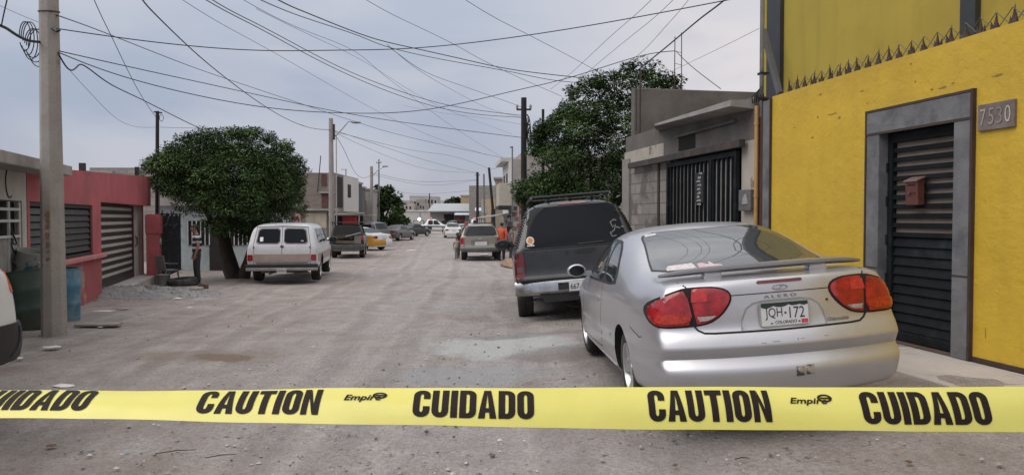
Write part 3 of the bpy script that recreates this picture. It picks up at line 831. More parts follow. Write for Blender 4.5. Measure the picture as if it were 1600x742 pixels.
def plaque_and_mailbox():
    s0, _ = RW(1586); s1, _ = RW(1529); _, z0 = RW(1557, 202); _, z1 = RW(1557, 160)
    root = thing('house_number_plaque', 'small grey brown stone plaque with raised number 7530 on the yellow wall', 'sign', rworld((s0+s1)/2, 0.0, (z0+z1)/2), RA)
    w, h = (s1-s0), (z1-z0); m = MB(); m.box(-w/2, w/2, 0.001, 0.028, -h/2, h/2)
    m.build('plaque_board', pm('plaque_stone', (0.17, 0.135, 0.125), 0.8, var=0.25, scale=9, bump=0.3, bscale=40), root, bevel=0.004)
    cols = [(0.44, 0.41, 0.38), (0.34, 0.30, 0.28), (0.27, 0.235, 0.22), (0.50, 0.46, 0.39)]
    for i, dg in enumerate('7530'):
        u0 = -w/2 + w*0.09 + i*w*0.225
        # local +x runs away from the viewer, so letters run towards -x
        lettering('digit', dg, pm('digit_%s' % 'abcd'[i] if False else (('digit_pale', 'digit_worn', 'digit_dull', 'digit_brass')[i]), cols[i], 0.5, metal=0.3), root,
                  lambda u, v, u0=u0: Vector((-(u0+u*w*0.155), 0.034, -h*0.30+v*h*0.62)), 0.0)
    # mailbox on the door
    b0 = rloc(1428, 296, -0.02)
    r2 = thing('mailbox', 'small brown metal mailbox hung on the black slatted door', 'mailbox', rworld(b0.x, -0.065, b0.z), RA)
    m = MB(); m.prism([(0.0, -0.155), (0.075, -0.155), (0.085, 0.085), (0.0, 0.125)], -0.085, 0.085, 'x'); bx = m.build('box_body', pm('brown_mailbox_paint', (0.115, 0.042, 0.032), 0.42, var=0.2, scale=12), r2, bevel=0.006)
    m = MB(); m.prism([(0.0, 0.127), (0.10, 0.086), (0.10, 0.075), (0.0, 0.116)], -0.095, 0.095, 'x'); m.build('lid', pm('mailbox_lid', (0.20, 0.13, 0.12), 0.4), r2)
    m = MB(); m.box(-0.055, 0.045, 0.083, 0.0865, 0.035, 0.05); m.box(-0.055, 0.055, 0.081, 0.0855, -0.04, -0.036); m.each('slot', M_DARK, r2)
    m = MB(); m.cbox((0.02, 0.088, -0.035), (0.03, 0.014, 0.022)); m.build('latch', M_CHROME, r2)
plaque_and_mailbox()
# ---------------------------------------------------------------- caution tape across the street
def block_word(s):
    """heavy condensed capitals drawn as strokes; returns points in the unit square and faces"""
    V = []; F = []; x = 0.0; sx, sy = 0.45, 0.155
    def quad_(p): n = len(V); V.extend(p); F.append((n, n+1, n+2, n+3))
    def arc(w, kind):
        # outer and inner rounded outlines, walked from the upper right, over the top, to the lower right
        def outl(x0, x1, y0, y1, rx, ry):
            P_ = []
            for cx, cy, a0, a1 in ((x1-rx, y1-ry, 0, 90), (x0+rx, y1-ry, 90, 180), (x0+rx, y0+ry, 180, 270), (x1-rx, y0+ry, 270, 360)):
                P_ += [(cx+rx*math.cos(math.radians(a0+(a1-a0)*i/6)), cy+ry*math.sin(math.radians(a0+(a1-a0)*i/6))) for i in range(7)]
            return P_
        o = outl(x, x+w, 0, 1, w*0.46, 0.22); q = outl(x+sx, x+w-sx, sy, 1-sy, (w-2*sx)*0.5, 0.11)
        n = len(V); k = len(o)
        if kind == 'C':
            o = [(x+w, 0.64)]+o+[(x+w, 0.36)]; q = [(x+w-sx, 0.64)]+q+[(x+w-sx, 0.36)]; k += 2
        if kind == 'U':
            o = [(x, 1.0)]+o[14:]+[(x+w, 1.0)]; q = [(x+sx, 1.0)]+q[14:]+[(x+w-sx, 1.0)]; k = len(o)
        if kind == 'D':
            for i in range(7, 14): o[i] = (x, 1.0); q[i] = (x+sx, 1-sy)
            for i in range(14, 21): o[i] = (x, 0.0); q[i] = (x+sx, sy)
        V.extend(o+q)
        for i in range(k if kind in 'OD' else k-1): F.append((n+i, n+(i+1) % k, n+k+(i+1) % k, n+k+i))
    for ch in s:
        w = 0.46 if ch == 'I' else 1.18 if ch == 'N' else 1.22 if ch == 'A' else 1.12
        if ch in 'OCUD': arc(w, ch)
        elif ch == 'I': quad_([(x, 0), (x+w, 0), (x+w, 1), (x, 1)])
        elif ch == 'T': quad_([(x, 1-sy*1.1), (x+w, 1-sy*1.1), (x+w, 1), (x, 1)]); quad_([(x+w/2-sx/2, 0), (x+w/2+sx/2, 0), (x+w/2+sx/2, 1-sy*1.1), (x+w/2-sx/2, 1-sy*1.1)])
        elif ch == 'N': quad_([(x, 0), (x+sx*0.9, 0), (x+sx*0.9, 1), (x, 1)]); quad_([(x+w-sx*0.9, 0), (x+w, 0), (x+w, 1), (x+w-sx*0.9, 1)]); quad_([(x+w-sx*0.95, 0.0), (x+w-sx*0.9+0.001, 0.36), (x+sx*0.95, 1), (x+sx*0.9-0.001, 0.64)])
        elif ch == 'A': quad_([(x, 0), (x+sx, 0), (x+w*0.5, 0.86), (x+w*0.31, 1)]); quad_([(x+w-sx, 0), (x+w, 0), (x+w*0.69, 1), (x+w*0.5, 0.86)]); F.append((len(V), len(V)+1, len(V)+2)); V.extend([(x+w*0.31, 1), (x+w*0.5, 0.86), (x+w*0.69, 1)]); quad_([(x+w*0.27, 0.19), (x+w*0.73, 0.19), (x+w*0.69, 0.33), (x+w*0.31, 0.33)])
        x += w + 0.13
    W_ = x-0.13
    return [(a/W_, b) for a, b in V], F
def caution_tape():
    W = 0.0762
    bot = curve([(-420, 650), (0, 653), (400, 659), (800, 667), (1200, 671.5), (1600, 674), (2050, 672)])
    hgt = curve([(-420, 38), (0, 43), (180, 46), (400, 51), (600, 57), (800, 62), (1200, 67), (1600, 70), (2050, 71)])
    D = lin([(-420, 1.33), (0, 1.30), (800, 1.25), (1600, 1.225), (2050, 1.22)])
    def frame(px):
        p = P(px, bot(px), D(px)); best = None
        lo, hi = 0.0, 1.45          # lean of the tape away from the camera
        for _ in range(40):
            t = (lo+hi)/2; q = p + Vector((0, math.sin(t), math.cos(t)))*W
            # projected height
            c = q - Vector((0, 0, CAM_H)); fw = Vector((0, math.cos(PITCH), -math.sin(PITCH))); upv = Vector((0, math.sin(PITCH), math.cos(PITCH)))
            py = 371 - FPX*c.dot(upv)/c.dot(fw)
            if bot(px) - py > hgt(px): lo = t
            else: hi = t
        return p, Vector((0, math.sin(t), math.cos(t)))
    pxs = np.linspace(-1300, 2800, 300); fr = [frame(p) for p in pxs]
    def at(px, v, off=0.0):
        k = (px-pxs[0])/(pxs[-1]-pxs[0])*(len(pxs)-1); i = int(max(0, min(len(pxs)-2, math.floor(k)))); f = k-i
        p = fr[i][0].lerp(fr[i+1][0], f); t = fr[i][1].lerp(fr[i+1][1], f).normalized()
        nr = Vector((0, -t.z, t.y))
        curl = 0.007*math.sin(PI*v) + 0.0018*math.sin(px*0.011+v*2) + 0.0006*math.sin(px*0.029+v*5+1)
        return p + t*(W*v) + nr*(off+curl)
    root = thing('caution_tape', 'yellow caution tape with black lettering stretched across the street in front', 'tape', at(800, 0.5))
    O = root.location.copy()
    nv = 7; V = [at(p, j/(nv-1)) - O for p in pxs for j in range(nv)]
    V += [at(p, j/(nv-1), -0.0004) - O for p in pxs for j in range(nv)]; n = len(pxs)*nv
    F = [(i*nv+j, (i+1)*nv+j, (i+1)*nv+j+1, i*nv+j+1) for i in range(len(pxs)-1) for j in range(nv-1)]
    F += [tuple(n+k for k in reversed(f)) for f in F]
    me = bpy.data.meshes.new('strip'); me.from_pydata([tuple(v) for v in V], [], F)
    m = pm('yellow_tape_plastic', (0.63, 0.58, 0.135), 0.26, var=0.06, scale=6, spec=0.5, bump=0.12, bscale=18, bdist=0.01)
    b = m.node_tree.nodes['Principled BSDF']; b.inputs['Subsurface Weight'].default_value = 0.0
    finish(me, 'strip', m, root, smooth=True)
    ink = pm('tape_ink', (0.016, 0.011, 0.010), 0.5, var=0.0, spec=0.12)
    def word(s, p0, p1, v0, v1, emb, shear=0.0):
        uv, fs_ = block_word(s) if s.isupper() else text_shape(s, emb, shear)
        # cut long letter faces along the tape so the ink follows its bend
        me = bpy.data.meshes.new('lettering'); me.from_pydata([(u, v, 0) for u, v in uv], [], fs_)
        bm = bmesh.new(); bm.from_mesh(me)
        for k in range(1, 6):
            g = bm.verts[:] + bm.edges[:] + bm.faces[:]
            bmesh.ops.bisect_plane(bm, geom=g, plane_co=(0, k/6, 0), plane_no=(0, 1, 0))
        for v in bm.verts:
            q = at(p0+(p1-p0)*v.co.x, v0+(v1-v0)*v.co.y, 0.0012) - O; v.co = q
        bm.to_mesh(me); bm.free(); finish(me, 'lettering', ink, root)
    word('CUIDADO', -66, 128, 0.20, 0.96, 0.058); word('CAUTION', 299, 494, 0.20, 0.93, 0.058)
    word('CUIDADO', 643, 835, 0.17, 0.90, 0.058); word('CAUTION', 1016, 1208, 0.16, 0.90, 0.058)
    word('CUIDADO', 1352, 1554, 0.14, 0.88, 0.058); word('CAUTION', 1735, 1925, 0.14, 0.88, 0.058)
    def brand(a, b, v0, v1):
        word('Empire', a, b-9, v0, v1, 0.022, 0.25)
        mb = MB(); p = lambda px, v, o=0.0012: at(px, v, o) - O
        c = b-12; vc = (v0+v1)/2+0.09
        ring = [p(c+12*math.cos(t), vc+0.10*math.sin(t)) for t in np.linspace(0, 2*PI, 15)[:-1]]; rin = [p(c+8*math.cos(t), vc+0.06*math.sin(t)) for t in np.linspace(0, 2*PI, 15)[:-1]]
        mb.add(ring+rin, [(i, (i+1) % 14, 14+(i+1) % 14, 14+i) for i in range(14)])
        mb.add([p(c-7, vc+0.02), p(c+10, vc+0.02), p(c+10, vc-0.02), p(c-7, vc-0.02)], [(0, 1, 2, 3)])
        mb.build('emblem', ink, root)
    brand(531, 600, 0.52, 0.74); brand(1240, 1309, 0.53, 0.72)
caution_tape()
# ---------------------------------------------------------------- silver coupe in front
M_SILVER = pm('silver_car_paint', (0.51, 0.51, 0.535), 0.36, metal=0.7, var=0.03, scale=1.5, coat=0.6, stain=(0.40, 0.39, 0.39), sscale=1.1, sth=(0.52, 0.8))
def silver_coupe():
    sp = dict(L=4.74, paint=M_SILVER, zb=[(0, 0.27), (0.5, 0.22), (1, 0.20), (4.2, 0.19), (4.74, 0.24)],
        W=[(0, 0.775), (0.12, 0.815), (0.35, 0.855), (0.9, 0.885), (2.2, 0.89), (3.6, 0.885), (4.2, 0.845), (4.55, 0.74), (4.74, 0.60)],
        belt=[(0, 0.945), (0.6, 0.93), (1.6, 0.915), (3.3, 0.88), (3.7, 0.85), (4.3, 0.74), (4.74, 0.60)],
        top=[(0, 1.035), (0.14, 1.052), (0.45, 1.056), (0.70, 1.064), (0.95, 1.140), (1.35, 1.305), (1.70, 1.395), (2.2, 1.425), (2.55, 1.40), (2.9, 1.27), (3.35, 1.03), (3.6, 0.965), (4.2, 0.86), (4.55, 0.74), (4.74, 0.64)],
        roof=[(0, 0.69), (0.5, 0.72), (0.8, 0.715), (1.2, 0.68), (1.75, 0.635), (2.3, 0.63), (2.7, 0.65), (3.3, 0.71), (3.8, 0.72), (4.5, 0.6), (4.74, 0.48)],
        rear=[(0.2, 0.11), (0.30, 0.05), (0.44, 0.006), (0.475, 0.002), (0.515, 0.060), (0.555, 0.068), (0.59, 0.016), (0.65, 0.026), (0.69, 0.055), (0.72, 0.085), (0.80, 0.082), (0.92, 0.094), (1.015, 0.108), (1.045, 0.14), (1.4, 0.3)],
        front=[(0.2, 0.08), (0.4, 0.0), (0.6, 0.05), (0.9, 0.2), (1.4, 0.4)],
        rows=[(0.955, 0.045), (0.985, 0.16), (0.995, 0.28), (1.0, 0.335), (0.998, 0.40), (1.0, 0.455), (1.004, 0.505), (1.004, 0.60), (0.998, 0.68), (0.99, 0.76), (0.975, 0.88), (0.94, 1.0)],
        stations=[0, 0.05, 0.16, 0.38, 0.7, 1.0, 1.35, 1.75, 2.2, 2.6, 2.95, 3.35, 3.7, 4.1, 4.42, 4.62, 4.74],
        edge=0.90, bulge=0.02, rbulge=0.135, fbulge=0.22, fade=0.35, arch=0.345, axles=(1.04, 3.76), wheel_r=0.315, wheel_w=0.205, rim_r=0.205, sub=2,
        crease={5: 0.85, 6: 0.6, 7: 0.6, 8: 0.85})
    root = thing('parked_car', 'silver two door coupe with rear spoiler and licence plate JQH-172', 'car', (1.81, 4.74, 0.21), (R(-1.3), R(-4.6), R(1.7)))
    body = finish(car_body_mesh(sp), 'body', [sp['paint'], M_DARK], root)
    pn = lambda *a, **k: panel(body, *a, parent=root, **k)
    # rear glass, its black border, side glass
    rg = [(-0.64, 1.070), (0.64, 1.070), (0.60, 1.17), (0.535, 1.318), (0.40, 1.352), (-0.40, 1.352), (-0.535, 1.318), (-0.60, 1.17)]
    pn('window_seal', [(x*1.025, z + (0.006 if z > 1.2 else -0.004)) for x, z in rg], 'rear', M_BLACK, off=0.003, rnd=1, k=0.12)
    rwn = pn('rear_window', rg, 'rear', M_GLASSL, off=0.006, rnd=1, k=0.12)
    for sgn, ax in ((-1, 'left'), (1, 'right')):
        qg = [(1.52, 0.955), (2.02, 0.945), (2.07, 1.10), (2.06, 1.265), (1.92, 1.275), (1.72, 1.20), (1.56, 1.06)]
        dg = [(2.12, 0.945), (3.22, 0.925), (3.08, 1.04), (2.72, 1.225), (2.50, 1.285), (2.16, 1.29)]
        pn('window_seal', [(1.46, 0.935), (3.34, 0.905), (3.16, 1.04), (2.78, 1.25), (2.52, 1.315), (1.93, 1.30), (1.68, 1.215), (1.50, 1.06)], ax, M_BLACK, off=0.003, rnd=1, k=0.15)
        pn('side_window', qg, ax, M_GLASSL, off=0.006, rnd=2); pn('side_window', dg, ax, M_GLASSL, off=0.006, rnd=1, k=0.14)
        # shut lines, rub strip, door handle, sill
        sm = MB()
        dr_ = panel(body, 'door_gap', stroke_poly([(2.10, 0.93), (2.02, 0.75), (2.04, 0.5), (2.16, 0.33), (2.9, 0.30), (3.30, 0.31), (3.34, 0.55), (3.33, 0.90)], 0.008), ax, M_DARK, parent=root, off=0.001, th=0.004, step=0.05)
        panel(body, 'bumper_gap', stroke_poly([(0.66, 0.70), (0.52, 0.675), (0.40, 0.655), (0.36, 0.665)], 0.006), ax, M_DARK, parent=root, off=0.0012, th=0.004, step=0.05)
        panel(body, 'rub_strip', [(1.52, 0.515), (3.28, 0.50), (3.28, 0.525), (1.52, 0.543)], ax, M_SILVER, parent=root, off=0.010, th=0.014, step=0.05)
        panel(body, 'sill_trim', [(1.46, 0.222), (3.36, 0.212), (3.36, 0.265), (1.46, 0.275)], ax, M_SILVER, parent=root, off=0.012, th=0.02, step=0.05)
        h = panel(body, 'door_handle', [(2.13, 0.76), (2.27, 0.757), (2.27, 0.80), (2.13, 0.803)], ax, M_CHROME, parent=root, off=0.016, th=0.02, step=0.03, rnd=1)
    pn('windscreen', [(-0.62, 1.03), (0.62, 1.03), (0.52, 1.33), (-0.52, 1.33)], 'front', M_GLASS, off=0.006, rnd=1, k=0.12)
    for s in (1, -1):
        pn('headlight', [(s*0.38, 0.60), (s*0.70, 0.63), (s*0.66, 0.74), (s*0.40, 0.70)], 'front', M_LAMP, off=0.006, rnd=2)
    # tail lights: an outer lamp on the wing, an inner lamp on the lid
    inner = [(-0.575, 0.985), (-0.50, 0.992), (-0.42, 0.988), (-0.355, 0.970), (-0.328, 0.940), (-0.335, 0.90), (-0.375, 0.845), (-0.42, 0.803), (-0.47, 0.775), (-0.535, 0.762), (-0.550, 0.764)]
    outer = [(-0.592, 0.984), (-0.66, 0.972), (-0.73, 0.945), (-0.785, 0.905), (-0.812, 0.86), (-0.815, 0.815), (-0.80, 0.775), (-0.765, 0.758), (-0.68, 0.757), (-0.568, 0.762)]
    for f in ((lambda p: p), mir):
        bz = soften(f([(-0.60, 1.0), (-0.50, 1.003), (-0.41, 0.999), (-0.34, 0.978), (-0.315, 0.94), (-0.322, 0.895), (-0.365, 0.835), (-0.415, 0.792), (-0.47, 0.762), (-0.56, 0.747), (-0.77, 0.743), (-0.812, 0.765), (-0.826, 0.81), (-0.824, 0.865), (-0.795, 0.915), (-0.735, 0.958), (-0.66, 0.985)]), 1)
        pn('lamp_gasket', bz, 'rear', M_DARK, off=0.003, step=0.03)
        li = pn('tail_light', f(inner), 'rear', M_RED, off=0.010, rnd=1, step=0.022, bulge=0.006)
        lo = pn('tail_light', f(outer), 'rear', M_RED, off=0.010, rnd=1, step=0.022, bulge=0.006)
        panel(body, 'reverse_lamp', f([(-0.542, 0.812), (-0.425, 0.814), (-0.45, 0.797), (-0.48, 0.786), (-0.530, 0.781)]), 'rear', M_CLEAR, parent=li, off=0.0185, step=0.02)
        panel(body, 'bright_lens_patch', f([(-0.57, 0.905), (-0.47, 0.908), (-0.47, 0.965), (-0.56, 0.972)]), 'rear', pm('bright_red_lens', (0.48, 0.03, 0.03), 0.15, var=0.3, scale=35, coat=0.4), parent=li, off=0.0182, step=0.02, rnd=0)  # brighter red field set in the inner lamp lens
        panel(body, 'turn_signal', f([(-0.585, 0.775), (-0.77, 0.772), (-0.79, 0.80), (-0.785, 0.835), (-0.59, 0.84)]), 'rear', pm('orange_red_lens', (0.40, 0.026, 0.012), 0.15, var=0.5, scale=40, coat=0.4), parent=lo, off=0.0182, step=0.02, rnd=1)
    # boot lid shut line
    gp = lambda pts, w=0.009: panel(body, 'lid_gap', stroke_poly(pts, w), 'rear', M_DARK, parent=root, off=0.0015, th=0.005, step=0.035)
    gp([(-0.585, 1.0), (-0.600, 1.015), (-0.62, 1.03)]); gp([(0.585, 1.0), (0.600, 1.015), (0.62, 1.03)])
    gp([(-0.575, 0.765), (-0.545, 0.725), (-0.51, 0.706), (-0.45, 0.702), (0, 0.700), (0.45, 0.702), (0.51, 0.706), (0.545, 0.725), (0.575, 0.765)], 0.012)
    gp([(-0.318, 0.935), (0.0, 0.937), (0.318, 0.935)], 0.006)
    # plate recess: a raised arch lip, then plate
    lip = [(-0.275, 0.712), (-0.262, 0.79), (-0.235, 0.845), (-0.19, 0.875), (-0.12, 0.888), (0.12, 0.888), (0.19, 0.875), (0.235, 0.845), (0.262, 0.79), (0.275, 0.712)]
    pn('plate_recess', lip, 'rear', pm('recess_silver', (0.47, 0.47, 0.49), 0.4, metal=0.4, var=0.05, coat=0.3), off=0.0022, step=0.04)
    panel(body, 'recess_lip', stroke_poly(lip, 0.011), 'rear', pm('recess_edge', (0.30, 0.30, 0.31), 0.4, metal=0.5), parent=root, off=0.004, th=0.006, step=0.03)
    yb = bvh_of(body.data).ray_cast(Vector((0, -3, 0.80)), Vector((0, 1, 0)))[0].y - 0.018
    pr = MB(); pr.prism(soften([(-0.162, 0.717), (0.162, 0.717), (0.162, 0.882), (-0.162, 0.882)], 2, 0.1), yb, yb+0.012, 'y'); plate_f = pr.build('licence_plate', pm('plate_frame', (0.42, 0.42, 0.41), 0.35, metal=0.6), root)
    pl = MB(); pl.box(-0.1525, 0.1525, yb-0.003, yb-0.001, 0.727, 0.874); pf = pl.build('plate_face', pm('plate_white', (0.62, 0.63, 0.66), 0.45, var=0.05), plate_f)
    dk = MB(); rid = [(-0.152, 0.848), (-0.12, 0.838), (-0.09, 0.846), (-0.072, 0.853), (-0.05, 0.846), (-0.02, 0.843), (0.0, 0.846), (0.028, 0.857), (0.05, 0.848), (0.08, 0.850), (0.10, 0.853), (0.125, 0.845), (0.152, 0.851)]
    dk.prism(rid + [(0.152, 0.8735), (-0.152, 0.8735)], yb-0.0045, yb-0.0032, 'y'); dk.build('mountain_band', pm('plate_green', (0.015, 0.035, 0.035), 0.5, var=0.0), plate_f)
    tx = pm('plate_text', (0.028, 0.035, 0.05), 0.5, var=0.0)
    lettering('plate_number', 'JQH', tx, plate_f, plane_map((-0.128, yb-0.0045, 0.765), (0.112, 0, 0), (0, 0, 0.076)), 0.0)
    lettering('plate_number', '172', tx, plate_f, plane_map((0.030, yb-0.0045, 0.768), (0.098, 0, 0), (0, 0, 0.072)), 0.0)
    dt = MB(); dt.cbox((0.004, yb-0.0045, 0.805), (0.012, 0.002, 0.012)); dt.cbox((-0.088, yb-0.0045, 0.742), (0.012, 0.002, 0.007)); dt.cbox((0.09, yb-0.0045, 0.745), (0.014, 0.002, 0.007)); dt.build('plate_dots', tx, plate_f)
    lettering('plate_state_name', 'COLORADO', tx, plate_f, plane_map((-0.066, yb-0.0045, 0.737), (0.140, 0, 0), (0, 0, 0.020)), 0.015)
    sk = MB(); sk.box(0.105, 0.146, yb-0.005, yb-0.0033, 0.733, 0.757); sk.build('plate_sticker', pm('sticker_red', (0.55, 0.06, 0.07), 0.5, var=0.3, scale=60), plate_f)
    # badges
    bd = pm('badge_metal', (0.30, 0.30, 0.31), 0.3, metal=0.8, var=0.1)
    lettering('badge_lettering', 'A L E R O', pm('badge_grey', (0.20, 0.20, 0.21), 0.35, metal=0.6), root, skin_map(body, -0.115, 0.095, 0.902, 0.921), 0.012)
    lettering('badge_lettering', 'Oldsmobile', pm('badge_dark', (0.09, 0.09, 0.09), 0.4), root, skin_map(body, 0.285, 0.435, 0.722, 0.746), 0.012, 0.15)
    panel(body, 'emblem', stroke_poly([(0.048*math.cos(t)-0.004, 0.966+0.016*math.sin(t)) for t in np.linspace(0, 2*PI*0.97, 24)], 0.005), 'rear', bd, parent=root, off=0.006, step=0.02)
    panel(body, 'emblem', stroke_poly([(-0.036, 0.958), (0.0, 0.961), (-0.002, 0.971), (0.03, 0.975)], 0.006), 'rear', bd, parent=root, off=0.006, step=0.02)
    panel(body, 'key_lock', [(0.298+0.009*math.cos(t), 0.862+0.009*math.sin(t)) for t in np.linspace(0, 2*PI, 9)[:-1]], 'rear', M_DRED, parent=root, off=0.004, step=0.01)
    panel(body, 'high_brake_light', [(-0.150, 1.006), (-0.140, 0.996), (0.140, 0.996), (0.150, 1.006), (0.140, 1.014), (-0.140, 1.014)], 'rear', M_DRED, parent=root, off=0.006, step=0.02)
    # bumper scuffs and two worn square stickers
    for cx, cz in ((0.055, 0.435), (0.118, 0.440)):
        p = [(cx-0.027, cz-0.032), (cx+0.026, cz-0.030), (cx+0.027, cz+0.031), (cx-0.026, cz+0.030)]
        panel(body, 'worn_sticker', p, 'rear', pm('worn_sticker', (0.30, 0.27, 0.22), 0.8, var=0.6, scale=28, stain=(0.06, 0.055, 0.05), sscale=22, sth=(0.45, 0.52)), parent=root, off=0.003, step=0.02)
    for cx, cz, w, h in ((-0.16, 0.628, 0.035, 0.004), (-0.08, 0.632, 0.05, 0.005), (0.06, 0.635, 0.006, 0.014), (0.09, 0.637, 0.02, 0.004), (-0.2, 0.60, 0.015, 0.004), (0.25, 0.64, 0.03, 0.004)):
        panel(body, 'bumper_scuff', [(cx-w/2, cz-h/2), (cx+w/2, cz-h/3), (cx+w/2, cz+h/2), (cx-w/2, cz+h/3)], 'rear', pm('scuff', (0.24, 0.23, 0.22), 0.8), parent=root, off=0.002, step=0.02)
    # spoiler on two feet
    spn = MB(); n = 24; sec = [(-0.085, 0.008), (-0.082, 0.026), (-0.02, 0.034), (0.075, 0.016), (0.09, 0.0), (0.03, -0.016), (-0.05, -0.012)]
    V = []; F = []
    for i in range(n+1):
        x = -0.70 + 1.40*i/n; e = abs(x)/0.70; y0 = 0.245 + 0.10*e**2.2; z0 = 1.088 - 0.022*e**3; k = 1 - 0.55*e**8
        V += [(x, y0+a*k, z0+b*k) for a, b in sec]
    c = len(sec); F = [(i*c+j, (i+1)*c+j, (i+1)*c+(j+1) % c, i*c+(j+1) % c) for i in range(n) for j in range(c)] + [tuple(range(c)), tuple(range(n*c, n*c+c))]
    spn.add(V, F); sb = spn.build('spoiler', pm('spoiler_silver', (0.22, 0.215, 0.225), 0.4, metal=0.4, var=0.05, coat=0.25), root, smooth=True, sharp=35)
    for s in (-1, 1):
        ft = MB(); ft.prism([(s*0.36-0.07, 1.03), (s*0.36+0.07, 1.03), (s*0.36+0.055, 1.075), (s*0.36+0.085, 1.092), (s*0.36-0.085, 1.092), (s*0.36-0.055, 1.075)], 0.22, 0.30, 'y'); ft.build('spoiler_foot', M_SILVER, sb, bevel=0.008)
    # things on the rear glass: wire of a broken aerial, worn stickers, headrests seen through
    panel(body, 'window_sticker', [(-0.55, 1.072), (-0.33, 1.075), (-0.33, 1.108), (-0.54, 1.098)], 'rear', pm('sticker_white', (0.55, 0.52, 0.54), 0.7, var=0.35, scale=45), parent=rwn, off=0.008, step=0.03)
    panel(body, 'window_sticker', [(-0.32, 1.072), (-0.12, 1.072), (-0.14, 1.088), (-0.18, 1.090), (-0.20, 1.112), (-0.22, 1.092), (-0.26, 1.105), (-0.30, 1.10)], 'rear', pm('sticker_pink', (0.56, 0.42, 0.46), 0.7, var=0.4, scale=50), parent=rwn, off=0.008, step=0.03)
    panel(body, 'window_sticker', [(-0.52, 1.318), (-0.42, 1.33), (-0.42, 1.342), (-0.50, 1.336)], 'rear', pm('sticker_white', (0.55, 0.52, 0.54)), parent=rwn, off=0.008, step=0.03)
    lettering('sticker_lettering', 'OREGANO' if False else 'SIERRAS', M_INK, rwn, skin_map(body, -0.515, -0.345, 1.080, 1.098, 'rear', 0.0105), 0.02) if False else None
    for y0, z0, s in ((2.98, 0.975, -1), (2.98, 0.975, 1)):
        mirror_glass(root, s*0.87, 2.98, 1.005, M_SILVER, s, 0.8)
    add_wheels(root, sp, 'spokes')
    # exhaust and dark underside
    ex = MB(); ex.tube([(0.42, 0.10, 0.25), (0.42, 0.6, 0.27)], 0.028, 10); ex.build('exhaust', pm('exhaust_metal', (0.12, 0.11, 0.10), 0.6, metal=0.7), root)
    return root
silver_coupe()
# ---------------------------------------------------------------- unfinished grey house next door
M_BLOCK = block_mat('grey_block_wall', (0.255, 0.235, 0.220), (0.330, 0.300, 0.280), (0.19, 0.175, 0.165), 0.42, 0.21, 0.014, plaster=(0.30, 0.275, 0.255), pth=(0.54, 0.60), pscale=0.55)
M_PLASTER = pm('grey_cement_plaster', (0.150, 0.136, 0.125), 0.93, var=0.2, scale=1.4, bump=0.5, bscale=9, stain=(0.085, 0.077, 0.072), sscale=0.9, sth=(0.48, 0.7), fine=0.2)
M_WWASH = pm('old_whitewash', (0.40, 0.365, 0.32), 0.9, var=0.12, scale=2.5, bump=0.3, bscale=20, stain=(0.17, 0.10, 0.065), sscale=2.6, sth=(0.57, 0.64))
M_WWASHB = block_mat('whitewashed_blocks', (0.235, 0.213, 0.195), (0.33, 0.30, 0.278), (0.15, 0.137, 0.127), 0.42, 0.21, 0.012, plaster=(0.165, 0.15, 0.14), pth=(0.50, 0.55), pscale=0.9)
